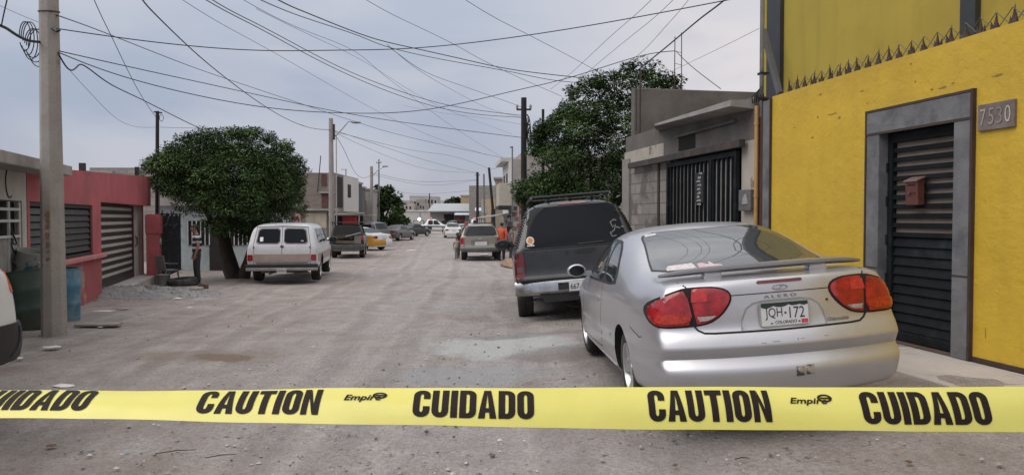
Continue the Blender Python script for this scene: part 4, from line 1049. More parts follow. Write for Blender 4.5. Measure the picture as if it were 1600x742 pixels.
def grey_house():
    root = thing('grey_house', 'unfinished grey block house with thin concrete canopy between the tree and yellow house', 'house', RO, RA)
    s0 = RW(1178)[0]; s1 = RW(975)[0]; sg0 = RW(1158)[0]; sg1 = RW(1047)[0]
    _, zl = RW(1165, 216); zl += 0.0
    zb = 0.05; zt = 3.32
    zg = 2.72
    w = MB()
    w.box(s0, sg0, -0.2, 0, zb, zg); pier = w.build('gate_pier', M_WWASH, root)
    w = MB(); w.box(sg1+0.02, s1-0.42, -0.2, 0, zb, zg-0.0); w.build('block_infill', M_WWASHB, root)
    w = MB(); w.box(s1-0.42, s1, -0.26, 0.05, zb, 2.86); w.build('corner_column', pm('pale_concrete_column', (0.26, 0.24, 0.222), 0.92, var=0.15, scale=2, bump=0.4, bscale=25, stain=(0.20, 0.18, 0.165), sscale=2), root, bevel=0.01)
    sc = RW(1050)[0]
    w = MB(); w.box(sc-0.035, sc+0.0, 0.0, 0.03, zb, zg); w.box(RW(1031)[0], RW(1028)[0], 0.0, 0.02, zb, zg); w.build('rebar_post', M_BRN, root)
    w = MB(); w.box(s0, s1-0.1, -0.2, 0.002, zg+0.004, zt); w.build('upper_wall', M_PLASTER, root)
    w = MB(); w.box(sg1+0.3, s1-0.05, 0.0025, 0.012, zg+0.03, zg+0.28); w.build('pale_band', M_WWASH, root)
    # recessed opening above the gate with a small dark corner window
    sb0, sb1 = RW(1150)[0], RW(1058)[0]
    w = MB(); w.box(sb0, sb1, 0.004, 0.05, 3.02, 3.07)
    w.build('rough_ledge', M_PLASTER, root, bevel=0.01)
    w = MB(); w.box(sb1-0.75, sb1-0.05, 0.003, 0.006, 2.78, 3.03); w.build('dark_opening', M_DARK, root)
    # canopy slab with a curved drip edge, thinning at the far end
    c0, c1 = s0+0.02, rloc(1000, 200, 0.36).x
    zr0 = rloc(1149, 151, 0.36).z; zr1 = rloc(1000, 199, 0.36).z; c = MB(); n = 10; V = []
    for i in range(n+1):
        t = i/n; s = c0+(c1-c0)*t; o = 0.36*(1-0.9*max(0, (t-0.82)/0.18)); th = 0.14*(1-0.55*t); z1 = zr0+(zr1-zr0)*t
        V += [(s, -0.1, z1), (s, o, z1-0.02), (s, o, z1-th*0.75), (s, -0.1, z1-th)]
    F = [(i*4+j, (i+1)*4+j, (i+1)*4+(j+1) % 4, i*4+(j+1) % 4) for i in range(n) for j in range(4)] + [(0,1,2,3), (n*4+3, n*4+2, n*4+1, n*4)]
    c.add(V, F); c.build('canopy_slab', M_CONC, root)
    # body of the house behind the facade: side walls and roof slab
    h = MB(); h.box(s0, s1, -6.0, -0.201, 3.15, 3.30); h.build('roof_slab', M_CONC, root)
    h = MB(); h.box(s1-0.2, s1-0.002, -6.0, -0.262, 0, 3.14); h.build('side_wall', M_BLOCK, root)
    h = MB(); h.box(s0+0.2, s1-0.5, -4.2, -4.0, 0, 3.14); h.build('back_wall', M_PLASTER, root)
    p = MB(); f = rloc(985, 140, -0.35)
    p.box(f.x-0.2, f.x, -6.2, -0.35, 3.304, f.z); p.build('parapet_wall', M_PLASTER, root, bevel=0.02)
    p = MB(); q = rloc(994, 200, -0.3); p.tube([(f.x-0.32, -0.45, 3.3), (f.x-0.32, -0.45, f.z+0.35)], 0.018, 6); p.build('roof_rod', M_BRN, root)
    # sliding gate: top beam, frame, bars
    b0, b1 = RW(1166, 217), RW(991, 249)
    g = MB(); zbm = 2.62
    g.bar((b0[0]-0.05, 0.10, zbm+0.06), (b1[0], 0.10, zbm+0.06), 0.10, 0.11); beam = g.build('gate_beam', pm('rusty_dark_beam', (0.050, 0.042, 0.038), 0.7, var=0.35, scale=5, stain=(0.11, 0.07, 0.05), sscale=3), root, bevel=0.006)
    gt = thing('barred_gate', 'black barred metal gate with a worn strip of stickers in the grey house front', 'gate', RO, RA)
    fr = MB(); gy = 0.05; zt_ = zbm-0.02; zb_ = 0.33
    fr.box(sg0+0.02, sg0+0.09, gy-0.03, gy+0.03, zb_, zt_); fr.box(sg1-0.07, sg1, gy-0.03, gy+0.03, zb_, zt_)
    fr.box(sg0+0.09, sg1-0.07, gy-0.028, gy+0.028, zt_-0.08, zt_); fr.box(sg0+0.09, sg1-0.07, gy-0.028, gy+0.028, zb_, zb_+0.08)
    sm = RW(1118)[0]
    fr.box(sm, sm+0.07, gy-0.03, gy+0.03, zb_+0.08, zt_-0.08)
    fr.build('gate_frame', M_IRON, gt)
    nb = 16
    for i in range(nb):
        s = sg0+0.17 + (sg1-sg0-0.34)*i/(nb-1)
        if abs(s-sm-0.035) < 0.07: continue
        b = MB(); b.box(s-0.016, s+0.016, gy-0.02, gy+0.02, zb_+0.08, zt_-0.08); b.build('bar', M_IRON, gt)
    r = MB(); r.box(sg0+0.09, sg1-0.07, gy-0.034, gy-0.022, zt_-0.36, zt_-0.31); r.build('cross_rail', pm('pale_rail', (0.25, 0.24, 0.23), 0.6), gt)
    sh = MB(); sh.box(sg0+0.05, sg1-0.02, gy-0.036, gy-0.026, zb_, zt_-0.1); sh.build('backing_sheet', pm('gate_sheet', (0.27, 0.262, 0.255), 0.8, var=0.3, scale=2), gt)
    # strip of stickers with hand lettering
    sa, za = RW(1098, 275); sc_, zc = RW(1098, 315)
    k = MB(); k.box(sa-0.18, sa+0.16, gy+0.022, gy+0.026, zc-0.02, za+0.05); sk = k.build('poster_strip', pm('poster_black', (0.02, 0.02, 0.022), 0.6, var=0.3, scale=20), gt)
    pale = pm('poster_pale', (0.30, 0.295, 0.28), 0.8, var=0.3, scale=30)
    for i in range(9):
        z = za + 0.02 - i*0.062; k = MB(); a = sa - 0.14 + random.uniform(0, 0.1)
        k.prism([(a, z), (a+random.uniform(0.1, 0.2), z+random.uniform(-0.01, 0.02)), (a+random.uniform(0.08, 0.16), z+0.03), (a+0.02, z+0.035)], gy+0.0265, gy+0.028, 'y'); k.build('poster_scrap', pale, sk)
    lk = MB(); q = RW(1172, 313); lk.cbox((q[0], 0.05, q[1]), (0.34, 0.09, 0.30)); lk.build('lock_box', pm('lock_box_grey', (0.12, 0.115, 0.115), 0.6, var=0.3, scale=8), gt, bevel=0.01)
    lk = MB(); lk.prism([(q[0]-0.12, q[1]-0.05), (q[0]+0.06, q[1]-0.06), (q[0]+0.02, q[1]+0.06), (q[0]-0.05, q[1]+0.09)], 0.096, 0.102, 'y'); lk.build('worn_label', pale, gt)
    # rust pillar and yellow downpipe between the houses
    s2 = RW(1195)[0]; s3 = RW(1180)[0]
    pl = MB(); pl.box(s2+0.07, s3-0.01, -0.2, 0.02, 0.05, 3.02)
    tag(pl.build('rust_pillar', pm('rust_red_pillar', (0.085, 0.036, 0.028), 0.8, var=0.3, scale=4, bump=0.3, bscale=20, stain=(0.045, 0.025, 0.022), sscale=3), bevel=0.008), 'narrow rust red pillar between the grey house and the yellow house', 'pillar')
    o = bpy.data.objects['rust_pillar']; o.location = RO; o.rotation_euler = (0, 0, RA)
    pp = MB(); sp = RW(1187)[0]; pp.tube([(sp, 0.06, 0.2), (sp, 0.06, 3.16)], 0.028, 10)
    for z in (0.9, 1.9, 2.9): pp.tube([(sp, 0.06, z), (sp, 0.06, z+0.04)], 0.034, 10)
    o = pp.build('downpipe', pm('ochre_pipe', (0.42, 0.24, 0.09), 0.5, var=0.15, scale=6), smooth=True, sharp=40); o.location = RO; o.rotation_euler = (0, 0, RA)
    tag(o, 'thin ochre downpipe in front of the rust red pillar', 'pipe')
    # conduit mast rising beside the yellow house
    cd = thing('conduit_mast', 'slim grey metal conduit mast rising beside the upper yellow wall', 'mast', RO, RA)
    a = rloc(1186, 150, 0.02); pp = MB(); pp.tube([(a.x, 0.0, 3.0), (a.x, 0.0, 6.2), (a.x, 0.02, 6.35), (a.x, 0.12, 6.38), (a.x, 0.2, 6.3)], 0.03, 10); pp.build('pipe', pm('galvanised_pipe', (0.36, 0.37, 0.38), 0.45, metal=0.4, var=0.15, scale=6), cd, smooth=True)
    lp = MB(); lp.tube([(a.x+0.02, 0.05+0.14*math.sin(t), 5.0+0.2*t-0.1*math.cos(t*2)) for t in np.linspace(0, 4.5, 20)], 0.008, 5); lp.build('cable_loop', M_INK, cd)
    cl = MB()
    for z in (3.25, 3.6): cl.cbox((a.x, -0.02, z), (0.1, 0.12, 0.03))
    for q in range(7): cl.tube([(a.x-0.1+0.05*q, 0.02, 3.22), (a.x-0.16+0.055*q, 0.06+0.02*math.sin(q), 3.30), (a.x-0.05, 0.02, 3.42)], 0.007, 5)
    cl.each('wire', M_INK, cd)
    # lattice antenna mast standing on the roof
    mt = thing('lattice_mast', 'thin two legged lattice antenna mast on the grey house roof', 'mast', rworld(0, 0, 0), RA)
    u = rloc(1058, 170, -1.6); z0 = 3.3; z1 = rloc(1058, 58, -1.6).z
    m = MB()
    for dx in (-0.09, 0.09): m.tube([(u.x, u.y+dx, z0), (u.x, u.y+dx*0.9, z1+ (0.1 if dx < 0 else 0.0))], 0.011, 6)
    m.each('leg', M_BRN, mt)
    m = MB(); z = z0+0.15
    while z < z1-0.1: m.tube([(u.x, u.y-0.09, z), (u.x, u.y+0.09, z+0.03)], 0.006, 5); z += 0.28
    m.each('rung', M_BRN, mt)
    return root
grey_house()
# ---------------------------------------------------------------- left-hand wall line
LO = Vector((-8.9, 16.0, 0.0)); LA = math.atan2(0.957, -0.291)
LU = Vector((-0.291, 0.957, 0)); LN = Vector((-0.957, -0.291, 0))     # LN points away from the street
def LW(px, py=340, n=0.0):
    o = LO + LN*n; k = (px-800)/FPX; s = (k*o.y - o.x)/(LU.x - k*LU.y); y = o.y + LU.y*s
    return s, P(px, py, y).z
def lworld(s, n, z): return LO + LU*s + LN*n + Vector((0, 0, z))

M_PINK = pm('pink_red_paint', (0.45, 0.105, 0.118), 0.82, var=0.16, scale=0.9, bump=0.3, bscale=12, stain=(0.25, 0.075, 0.078), sscale=0.7, sth=(0.45, 0.68), fine=0.2, streak=0.3)
M_PINKLOW = pm('worn_pink_plinth', (0.33, 0.075, 0.080), 0.85, var=0.18, scale=1.1, bump=0.4, bscale=12, stain=(0.30, 0.22, 0.19), sscale=1.6, sth=(0.56, 0.62))
M_OFFW = pm('off_white_wall', (0.46, 0.44, 0.41), 0.9, var=0.1, scale=1.3, bump=0.25, bscale=15, stain=(0.30, 0.27, 0.245), sscale=1.0, sth=(0.5, 0.75))
M_BEIGE = pm('beige_plaster', (0.42, 0.39, 0.35), 0.9, var=0.1, scale=2, bump=0.2, bscale=20, stain=(0.28, 0.25, 0.22), sscale=1.5)
M_DKBROWN = pm('dark_brown_metal', (0.022, 0.018, 0.017), 0.5, var=0.25, scale=4)

def concrete_pole(name, label, base, h, r0, r1, group=None, stainy=True, lean=(0, 0)):
    root = thing(name, label, 'utility pole', base, 0, group)
    m = MB(); n = 8; V = []
    for i in range(9):
        t = i/8; r = r0+(r1-r0)*t
        V += [(r*math.cos(2*PI*(j+0.5)/n)+lean[0]*t, r*math.sin(2*PI*(j+0.5)/n)+lean[1]*t, -0.4+(h+0.4)*t) for j in range(n)]
    m.add(V, [(i*n+j, i*n+(j+1) % n, (i+1)*n+(j+1) % n, (i+1)*n+j) for i in range(8) for j in range(n)] + [tuple(range(8*n, 9*n))])
    mt = pm('pole_concrete', (0.315, 0.290, 0.270), 0.92, var=0.12, scale=2.2, bump=0.35, bscale=30, stain=(0.22, 0.195, 0.175), sscale=2.0, sth=(0.5, 0.72), fine=0.2)
    m.build('shaft', mt, root, bevel=0.012); return root

pb = P(85, 523, 10.3); pb.z = gz(pb.x, pb.y)
def near_pole():
    root = concrete_pole('concrete_pole', 'tall octagonal concrete utility pole in the left foreground with rust stains and cable loops', pb, 7.6, 0.168, 0.098)
    # rust stains on the face turned to the street
    mt = pm('rust_stain', (0.215, 0.135, 0.085), 0.95, var=0.3, scale=25)
    fx = Vector((0.35, -1, 0)).normalized()
    for z, w, h in ((1.72, 0.045, 0.06), (1.60, 0.035, 0.05), (1.50, 0.04, 0.035), (1.40, 0.03, 0.05), (1.29, 0.045, 0.05), (1.18, 0.03, 0.04), (1.06, 0.04, 0.035)):
        m = MB(); n = 9; r = 0.168 - 0.00875*(z+0.4); cx = 0.022 + random.uniform(-0.008, 0.008); a = PI/8
        face = lambda u, v: (max(-0.05, min(0.052, cx+u)), -r*math.cos(PI/8)-0.006, v)
        k_ = random.uniform(0.6, 1.25); w *= k_; h *= random.uniform(0.6, 1.3); z += random.uniform(-0.03, 0.03); m.add([face(w*math.cos(2*PI*i/n)*random.uniform(0.6, 1.1), z+h*math.sin(2*PI*i/n)*random.uniform(0.6, 1.2)) for i in range(n)], [tuple(range(n))]); m.build('rust_stain', mt, root)
    for z in (4.50, 4.74, 5.1):
        m = MB(); r = 0.162-0.0092*z; m.tube([(r*1.06*math.cos(t), r*1.06*math.sin(t), z+0.02*math.sin(t)) for t in np.linspace(0, 2*PI, 21)], 0.009, 6); m.build('steel_band', M_DKBROWN, root, smooth=True)
    m = MB()
    for k in range(6):
        a = 0.13+0.02*k; m.tube([(-0.12-0.18-a*0.6*math.cos(t)+0.03*k, -0.06+0.01*k, 4.15-0.03*k+(0.20+0.03*(k % 3))*math.sin(t)) for t in np.linspace(0, 2*PI*0.93, 22)], 0.007, 5)
    m.build('cable_coil', M_INK, root)
    m = MB(); m.tube([(0.10, -0.1, 4.25), (0.18, -0.12, 4.2), (0.22, -0.12, 4.22)], 0.02, 6); m.build('cable_splice', M_INK, root)
near_pole()

def white_house():
    root = thing('white_house', 'small off white house with a flat concrete roof slab at the left edge', 'house', LO, LA)
    s0, s1 = -11.5, LW(42)[0]; zt = LW(30, 269)[1]
    a, b = LW(35)[0], LW(-70)[0]; gt = LW(20, 313)[1]
    w = MB(); w.box(a, s1-0.004, 0, 0.2, -0.3, zt); w.box(s0, b, 0, 0.2, -0.3, zt); w.box(b, a, 0, 0.2, gt, zt); w.box(s0, s0+0.2, 0.201, 5, -0.3, zt); w.box(s1-0.2, s1-0.004, 0.201, 5, -0.3, zt)
    w.build('wall', M_OFFW, root)
    r = MB(); r.box(s0-0.3, LW(66)[0], -0.45, 5.2, zt+0.004, zt+0.17); r.build('roof_slab', M_CONC, root, bevel=0.015)
    # wire loop on the wall
    k = MB(); q = LW(15, 285); k.tube([(q[0]+0.15*math.cos(t), -0.01, q[1]+0.22*math.sin(t)) for t in np.linspace(2.2, 5.2, 14)], 0.008, 5); k.build('hanging_wire', M_DKBROWN, root)
    g = thing('sheet_metal_gate', 'grey sheet metal gate with dark open panes above at the left edge', 'gate', LO, LA)
    d = MB(); zb = -0.1; n = 0.06
    d.box(b+0.02, a-0.02, n+0.04, n+0.06, gt-0.52, gt-0.02); d.build('dark_pane', M_DARK, g)
    d = MB(); d.box(b+0.02, a-0.02, n-0.02, n+0.0, zb, gt-0.53); d.build('sheet_panel', pm('grey_sheet_metal', (0.30, 0.30, 0.285), 0.6, var=0.2, scale=2, stain=(0.20, 0.185, 0.165), sscale=1.5), g)
    f = MB(); pf = pm('pale_gate_frame', (0.50, 0.50, 0.49), 0.6, var=0.15)
    for s in (a-0.05, (a+LW(17)[0])/2 - 0.25, LW(17)[0], LW(-20)[0], b+0.03): f.box(s-0.025, s+0.025, n-0.045, n-0.021, zb, gt-0.02)
    for z in (gt-0.13, gt-0.30, gt-0.53, zb+0.35): f.box(b+0.03, a-0.05, n-0.055, n-0.046, z-0.02, z+0.02)
    f.build('gate_frame', pf, g)
    sc = MB()
    for q in range(5):
        a_ = LW(24)[0]; sc.tube([(a_-0.1+0.1*math.sin(t*1.5+q), n-0.07, 0.7+0.16*q+0.12*math.cos(t)) for t in np.linspace(0, 4.5, 12)], 0.012, 5)
    sc.build('scrollwork', M_DKBROWN, g)
white_house()

def pink_house():
    root = thing('pink_house', 'low pink red house with dark louvred window and slatted gate', 'house', LO, LA)
    s0, s1, s2 = LW(43)[0], LW(158)[0], LW(236)[0]
    wa, wb = LW(47)[0], LW(145)[0]; wz0, wz1 = 0.86, LW(100, 318)[1]
    zt0, zt1 = LW(97, 270)[1], LW(235, 276)[1]; gz1 = LW(200, 319)[1]
    def par(a, b): t0 = (a-s0)/(s2-s0); t1 = (b-s0)/(s2-s0); return zt0+(zt1-zt0)*t0, zt0+(zt1-zt0)*t1
    w = MB()
    w.box(s0, wa, 0, 0.2, wz0, wz1); w.box(wb, s1, 0, 0.2, wz0, wz1)
    w.prism([(s0, wz1), (s1, wz1), (s1, par(s1, s1)[0]), (s0, zt0)], 0, 0.2, 'y')
    w.prism([(s1, gz1), (s2, gz1), (s2, zt1), (s1, par(s1, s1)[0])], 0, 0.2, 'y')
    w.box(s1-0.2, s1, 0.201, 0.42, -0.3, gz1)
    w.box(s0, s0+0.2, 0.201, 6, -0.3, 2.5); w.box(s2-0.2, s2, 0.201, 6, -0.3, 2.5)
    w.build('wall', M_PINK, root)
    w = MB(); w.box(s0, s1, -0.001, 0.2, -0.3, wz0-0.09); w.build('lower_wall', M_PINKLOW, root)
    w = MB(); w.box(s0-0.02, s1+0.05, -0.10, 0.2, wz0-0.088, wz0-0.004); w.build('sill', pm('pink_sill', (0.44, 0.16, 0.155), 0.8, var=0.15, scale=4, stain=(0.34, 0.27, 0.24), sscale=3), root, bevel=0.015)
    r = MB(); r.box(s0+0.2, s2-0.2, 0.2, 6, 2.2, 2.36); r.build('roof_slab', M_CONC, root)
    # louvred window
    win = MB(); win.box(wa+0.005, wa+0.06, 0.03, 0.09, wz0, wz1-0.005); win.box(wb-0.06, wb-0.005, 0.03, 0.09, wz0, wz1-0.005); win.box(wa+0.06, wb-0.06, 0.03, 0.09, wz1-0.07, wz1-0.005); win.box(wa+0.06, wb-0.06, 0.03, 0.09, wz0, wz0+0.06)
    mid = LW(90)[0]; win.box(mid-0.03, mid+0.03, 0.03, 0.09, wz0+0.06, wz1-0.07)
    wf = win.build('window', M_DKBROWN, root)
    lv = MB(); n = 7
    for i in range(n):
        z = wz0+0.09+(wz1-wz0-0.18)*(i+0.5)/n
        for a, b in ((wa+0.065, mid-0.035), (mid+0.035, wb-0.065)): lv.bar((a, 0.06, z), (b, 0.06, z), 0.012, 0.105, (0, 0.35, 1))
    lv.build('louvre_slats', pm('louvre_dark', (0.045, 0.042, 0.042), 0.45, var=0.3, scale=3), wf)
    bk = MB(); bk.box(wa, wb, 0.12, 0.13, wz0, wz1); bk.build('dark_interior', M_DARK, wf)
    pl = MB(); pl.box(wb-0.55, wb-0.12, 0.105, 0.112, wz1-0.30, wz1-0.24); pl.build('pale_curtain_edge', pm('curtain', (0.4, 0.4, 0.42), 0.8), wf)
    # recessed jambs and slatted gate
    g = MB(); ga, gb = LW(166)[0], LW(222)[0]
    g.box(s1+0.005, ga+0.12, 0.21, 0.36, -0.3, gz1); g.box(gb+0.12, s2-0.21, 0.21, 0.36, -0.3, gz1); g.each('jamb', M_BEIGE, root)
    gt = thing('slatted_gate', 'dark brown gate with cream horizontal slats in the pink house', 'gate', LO, LA)
    ga += 0.14; gb += 0.10; zb = -0.02; zt = gz1-0.02; n_ = 0.26
    f = MB(); f.box(ga, ga+0.12, n_-0.03, n_+0.03, zb, zt); f.box(gb-0.16, gb, n_-0.03, n_+0.03, zb, zt); f.box(ga+0.12, gb-0.16, n_-0.03, n_+0.03, zt-0.06, zt); f.box(ga+0.12, gb-0.16, n_-0.03, n_+0.03, zb, zb+0.14); f.build('gate_frame', M_DKBROWN, gt)
    N_ = 10; pitch = (zt-0.06-zb-0.14)/N_
    cr = pm('cream_slat', (0.40, 0.375, 0.335), 0.7, var=0.1, scale=2)
    for i in range(N_):
        z = zb+0.14+pitch*i
        m = MB(); m.box(ga+0.121, gb-0.161, n_-0.012, n_+0.012, z+pitch*0.54, z+pitch*0.98); m.build('slat', cr, gt)
        m = MB(); m.box(ga+0.121, gb-0.161, n_-0.022, n_+0.022, z, z+pitch*0.52); m.build('dark_slat', M_DKBROWN, gt)
    h = MB(); h.tube([(gb+0.05, n_-0.06, 1.1), (gb+0.08, n_-0.10, 1.05), (gb+0.08, n_-0.10, 0.88), (gb+0.05, n_-0.06, 0.83)], 0.018, 6); h.build('handle', M_DKBROWN, gt)
    t = MB(); t.box(s1+0.15, s2-0.1, -0.25, 0.3, -0.35, -0.015); tag(t.build('threshold_step', M_SIDEWALK, bevel=0.01), kind='structure'); o = bpy.data.objects['threshold_step']; o.name = 'step'; o.location = LO; o.rotation_euler = (0, 0, LA)
    # two short pipes on the roof
    for px_ in (131, 216):
        q = LW(px_, 262, 0.6); m = MB(); m.box(q[0]-0.06, q[0]+0.06, 0.55, 0.67, 2.36, LW(px_, 255 if px_ < 200 else 261, 0.6)[1]); m.build('roof_post', M_DKBROWN, root)
pink_house()

def fence_row():
    # red pillar, black scrolled fence with gate post, turquoise low wall
    a = P(241, 440, 21.0); zb = gz(a.x, a.y)
    p = thing('gate_pillar', 'pink red square pillar between the pink house and the iron fence', 'pillar', (a.x, a.y, zb), LA)
    m = MB(); m.box(-0.17, 0.17, -0.17, 0.17, -0.2, 2.0); m.build('shaft', M_PINK, p, bevel=0.01)
    m = MB(); m.box(-0.19, 0.19, -0.21, 0.19, 1.45, 1.95); m.build('meter_box', M_PINK, p, bevel=0.01)
    m = MB(); m.lathe([(0, 0.03), (0.10, 0.03), (0.10, 0)], 14, Matrix.Translation((-0.02, -0.172, 1.22)) @ Matrix.Rotation(PI/2, 4, 'X')); m.build('meter', pm('meter_grey', (0.35, 0.34, 0.33), 0.4), p)
    s0 = LW(251, 340, 0.0)[0]; s1 = LW(297)[0]
    f = thing('iron_fence', 'black scrolled iron fence panel beside the pink red pillar', 'fence', LO, LA)
    zb = -0.33; zt = LW(275, 331)[1]; n = 34
    for i in range(n):
        s = s0+0.05+(s1-s0-0.1)*i/(n-1); m = MB(); m.tube([(s, 0, zb), (s, 0, zt-0.1+0.06*math.sin(i*1.3))], 0.019, 5); m.build('bar', M_IRON, f)
    m = MB()
    for z in (zb+0.08, 0.85, zt-0.08): m.box(s0, s1, -0.015, 0.015, z-0.015, z+0.015)
    m.build('rail', M_IRON, f)
    sc = MB()
    for k in range(3):
        c = s0+(s1-s0)*(k+0.5)/3; w = (s1-s0)/7
        for sg in (1, -1): sc.tube([(c+sg*w*(0.9*math.cos(t*0.55)), -0.012, 1.15+0.75*t/6+0.08*math.sin(t*2)) for t in np.linspace(0, 6, 24)], 0.02, 5)
    sc.build('scrollwork', M_IRON, f)
    pp = MB(); pp.box(s1-0.04, s1+0.10, -0.06, 0.06, -0.3, zt); pp.build('post', M_IRON, f)
    mt = MB(); mt.prism([(s0+(s1-s0)*0.62, 0.1), (s1-0.15, 0.1), (s1-0.15, 0.95), (s0+(s1-s0)*0.62, 0.85)], 0.03, 0.05, 'y'); mt.build('lower_sheet', pm('fence_sheet', (0.03, 0.033, 0.03), 0.7), f)
    M_TURQ = pm('turquoise_paint', (0.155, 0.235, 0.225), 0.85, var=0.15, scale=1.2, stain=(0.11, 0.16, 0.15), sscale=1.2)
    t0, t1 = LW(312)[0], LW(336)[0]
    w = MB(); w.box(t0, t1, 0, 0.18, -0.5, LW(325, 376)[1]); o = w.build('low_wall', M_TURQ, bevel=0.01); o.location = LO; o.rotation_euler = (0, 0, LA); tag(o, 'dull turquoise low wall panel behind the standing man', 'wall')
    t2 = LW(392)[0]; w = MB(); w.box(t1+0.9, t2, 0.1, 0.25, -0.5, LW(360, 398)[1]); o = w.build('low_wall', pm('pale_turquoise_paint', (0.32, 0.40, 0.39), 0.85, var=0.12), bevel=0.01); o.location = LO; o.rotation_euler = (0, 0, LA); tag(o, 'pale turquoise low wall behind the forked tree trunk', 'wall')
    f2 = thing('iron_fence', 'black iron railing over the low wall behind the tree trunk', 'fence', LO, LA)
    for i in range(26):
        s = t0-0.5+(t2-t0+0.5)*i/25; m = MB(); m.tube([(s, 0.14, 0.2), (s, 0.14, 1.65)], 0.02, 5); m.build('bar', M_IRON, f2)
    m = MB()
    for z in (0.45, 1.6): m.box(t0-0.5, t2, 0.125, 0.155, z-0.015, z+0.015)
    m.build('rail', M_IRON, f2)
    # dark post beside the parked van and a pale front door step
    m = MB(); b = P(386, 425, 25.0); 
    # the turquoise house behind the fence
    q0, q1 = P(246, 340, 27.5), P(402, 340, 27.5); wd = q1.x-q0.x; zt = P(300, 322, 27.5).z
    h = thing('turquoise_house', 'pale turquoise house front half hidden behind the fence and tree', 'house', (q0.x, 27.5, 0))
    m = MB(); m.box(0, wd, 0, 5, -0.5, zt); m.build('wall', pm('pale_blue_wall', (0.40, 0.455, 0.46), 0.85, var=0.12, stain=(0.28, 0.33, 0.33), sscale=0.8), h)
    m = MB(); m.box(-0.2, wd+0.2, -0.3, 5.2, zt+0.004, zt+0.15); m.build('roof_slab', M_CONC, h)
    for c in (0.30, 0.72):
        a = wd*c; m = MB(); m.box(a, a+0.9, -0.03, -0.002, 0.6, 1.5); wn = m.build('window', M_DARK, h)
        m = MB()
        for j in range(6): m.box(a+0.02+j*0.16, a+0.045+j*0.16, -0.06, -0.032, 0.6, 1.5)
        m.build('window_bars', M_WHITE, wn)
    m = MB(); a = wd*0.52; m.box(a, a+0.85, -0.035, -0.002, -0.4, 1.6); m.build('door', M_DKBROWN, h)
    # grey block house further back, over the pink roof
    g = P(140, 262, 33); e = P(262, 262, 33)
    hb = thing('block_house', 'grey block house whose flat parapet shows above the pink roof', 'house', (g.x, 33, 0))
    m = MB(); m.box(0, e.x-g.x, 0, 7, -0.4, P(200, 262, 33).z); m.build('wall', M_BLOCK, hb)
    m = MB(); m.box(-0.5, 1.1, -0.2, 0.3, P(140, 268, 33).z-0.1, P(140, 267, 33).z); m.build('roof_slab', M_CONC, hb)
    m = MB(); m.box(1.2, 2.2, -0.03, -0.002, 0.9, 1.9); m.build('window', M_DARK, hb)
fence_row()

def barrels():
    def barrel(px, py, d, r, h, label, cols, lean, rust=0.0):
        a = P(px, py, d); a.z = gz(a.x, a.y)
        root = thing('metal_drum', label, 'drum', a, lean)
        mt = pm('drum_'+cols[0], cols[1], 0.55, var=0.3, scale=4, stain=cols[2], sscale=3.2, sth=(0.5, 0.66), bump=0.15, bscale=10)
        prof = [(0, 0.02), (r*0.96, 0.02), (r*0.98, 0.0), (r, 0.02)]
        for k in (1/3, 2/3): prof += [(r, h*k-0.03), (r+0.013, h*k), (r, h*k+0.03)]
        prof += [(r, h-0.02), (r+0.012, h-0.01), (r+0.010, h), (r-0.004, h-0.003)]
        m = MB(); m.lathe(prof, 30); m.build('drum_shell', mt, root, smooth=True, sharp=50)
        m = MB(); m.lathe([(r-0.006, h-0.004), (r-0.012, h*0.4), (0, h*0.38)], 30); m.build('drum_interior', pm('drum_inside', (0.03, 0.028, 0.024), 0.9, var=0.3, stain=(0.09, 0.05, 0.03), sscale=4), root, smooth=True, sharp=50)
        return root
    barrel(45, 503, 10.9, 0.29, 0.88, 'dented dark green metal drum with rusty rings left of the pole', ('green', (0.030, 0.060, 0.048), (0.052, 0.042, 0.032)), (R(1), R(-7), 0))
    barrel(72, 478, 12.2, 0.29, 0.90, 'dark blue metal drum partly hidden behind the concrete pole', ('navy', (0.022, 0.055, 0.10), (0.05, 0.045, 0.05)), (0, R(-2), 0))
    barrel(97, 486, 12.0, 0.26, 0.86, 'light blue drum just right of the concrete pole', ('sky', (0.055, 0.17, 0.26), (0.20, 0.25, 0.27)), (0, R(1), 0))
    # dented paint-splashed tin resting on the green drum
    a = P(40, 420, 11.0)
    t = thing('paint_tin', 'battered white paint tin splashed with blue resting on the green drum', 'bucket', (a.x+0.0, a.y, a.z-0.04), (R(8), R(14), R(20)))
    m = MB(); m.lathe([(0, 0.0), (0.16, 0.0), (0.165, 0.02), (0.18, 0.30), (0.187, 0.31), (0.187, 0.325), (0.178, 0.325), (0.155, 0.05), (0, 0.045)], 26)
    m.build('bucket_shell', pm('paint_tin', (0.36, 0.37, 0.36), 0.6, var=0.25, scale=5, stain=(0.06, 0.16, 0.25), sscale=4.5, sth=(0.5, 0.58)), t, smooth=True, sharp=50)
    m = MB(); m.tube([(0.185*math.cos(x), 0.185*math.sin(x)*0.3-0.16, 0.22-0.12*math.sin(x)) for x in np.linspace(0, PI, 14)], 0.005, 5); m.build('handle', M_CHROME, t)
    # pale plank leaning between gate and drum
    a = P(28, 430, 11.6); b = P(18, 385, 11.8); m = MB(); m.bar(a - Vector((0, 0, 0.5)), b, 0.12, 0.03); tag(m.build('plank', pm('pale_wood', (0.40, 0.36, 0.31), 0.9, var=0.2, scale=6)), 'pale plank leaning behind the green drum at the gate', 'plank')
barrels()

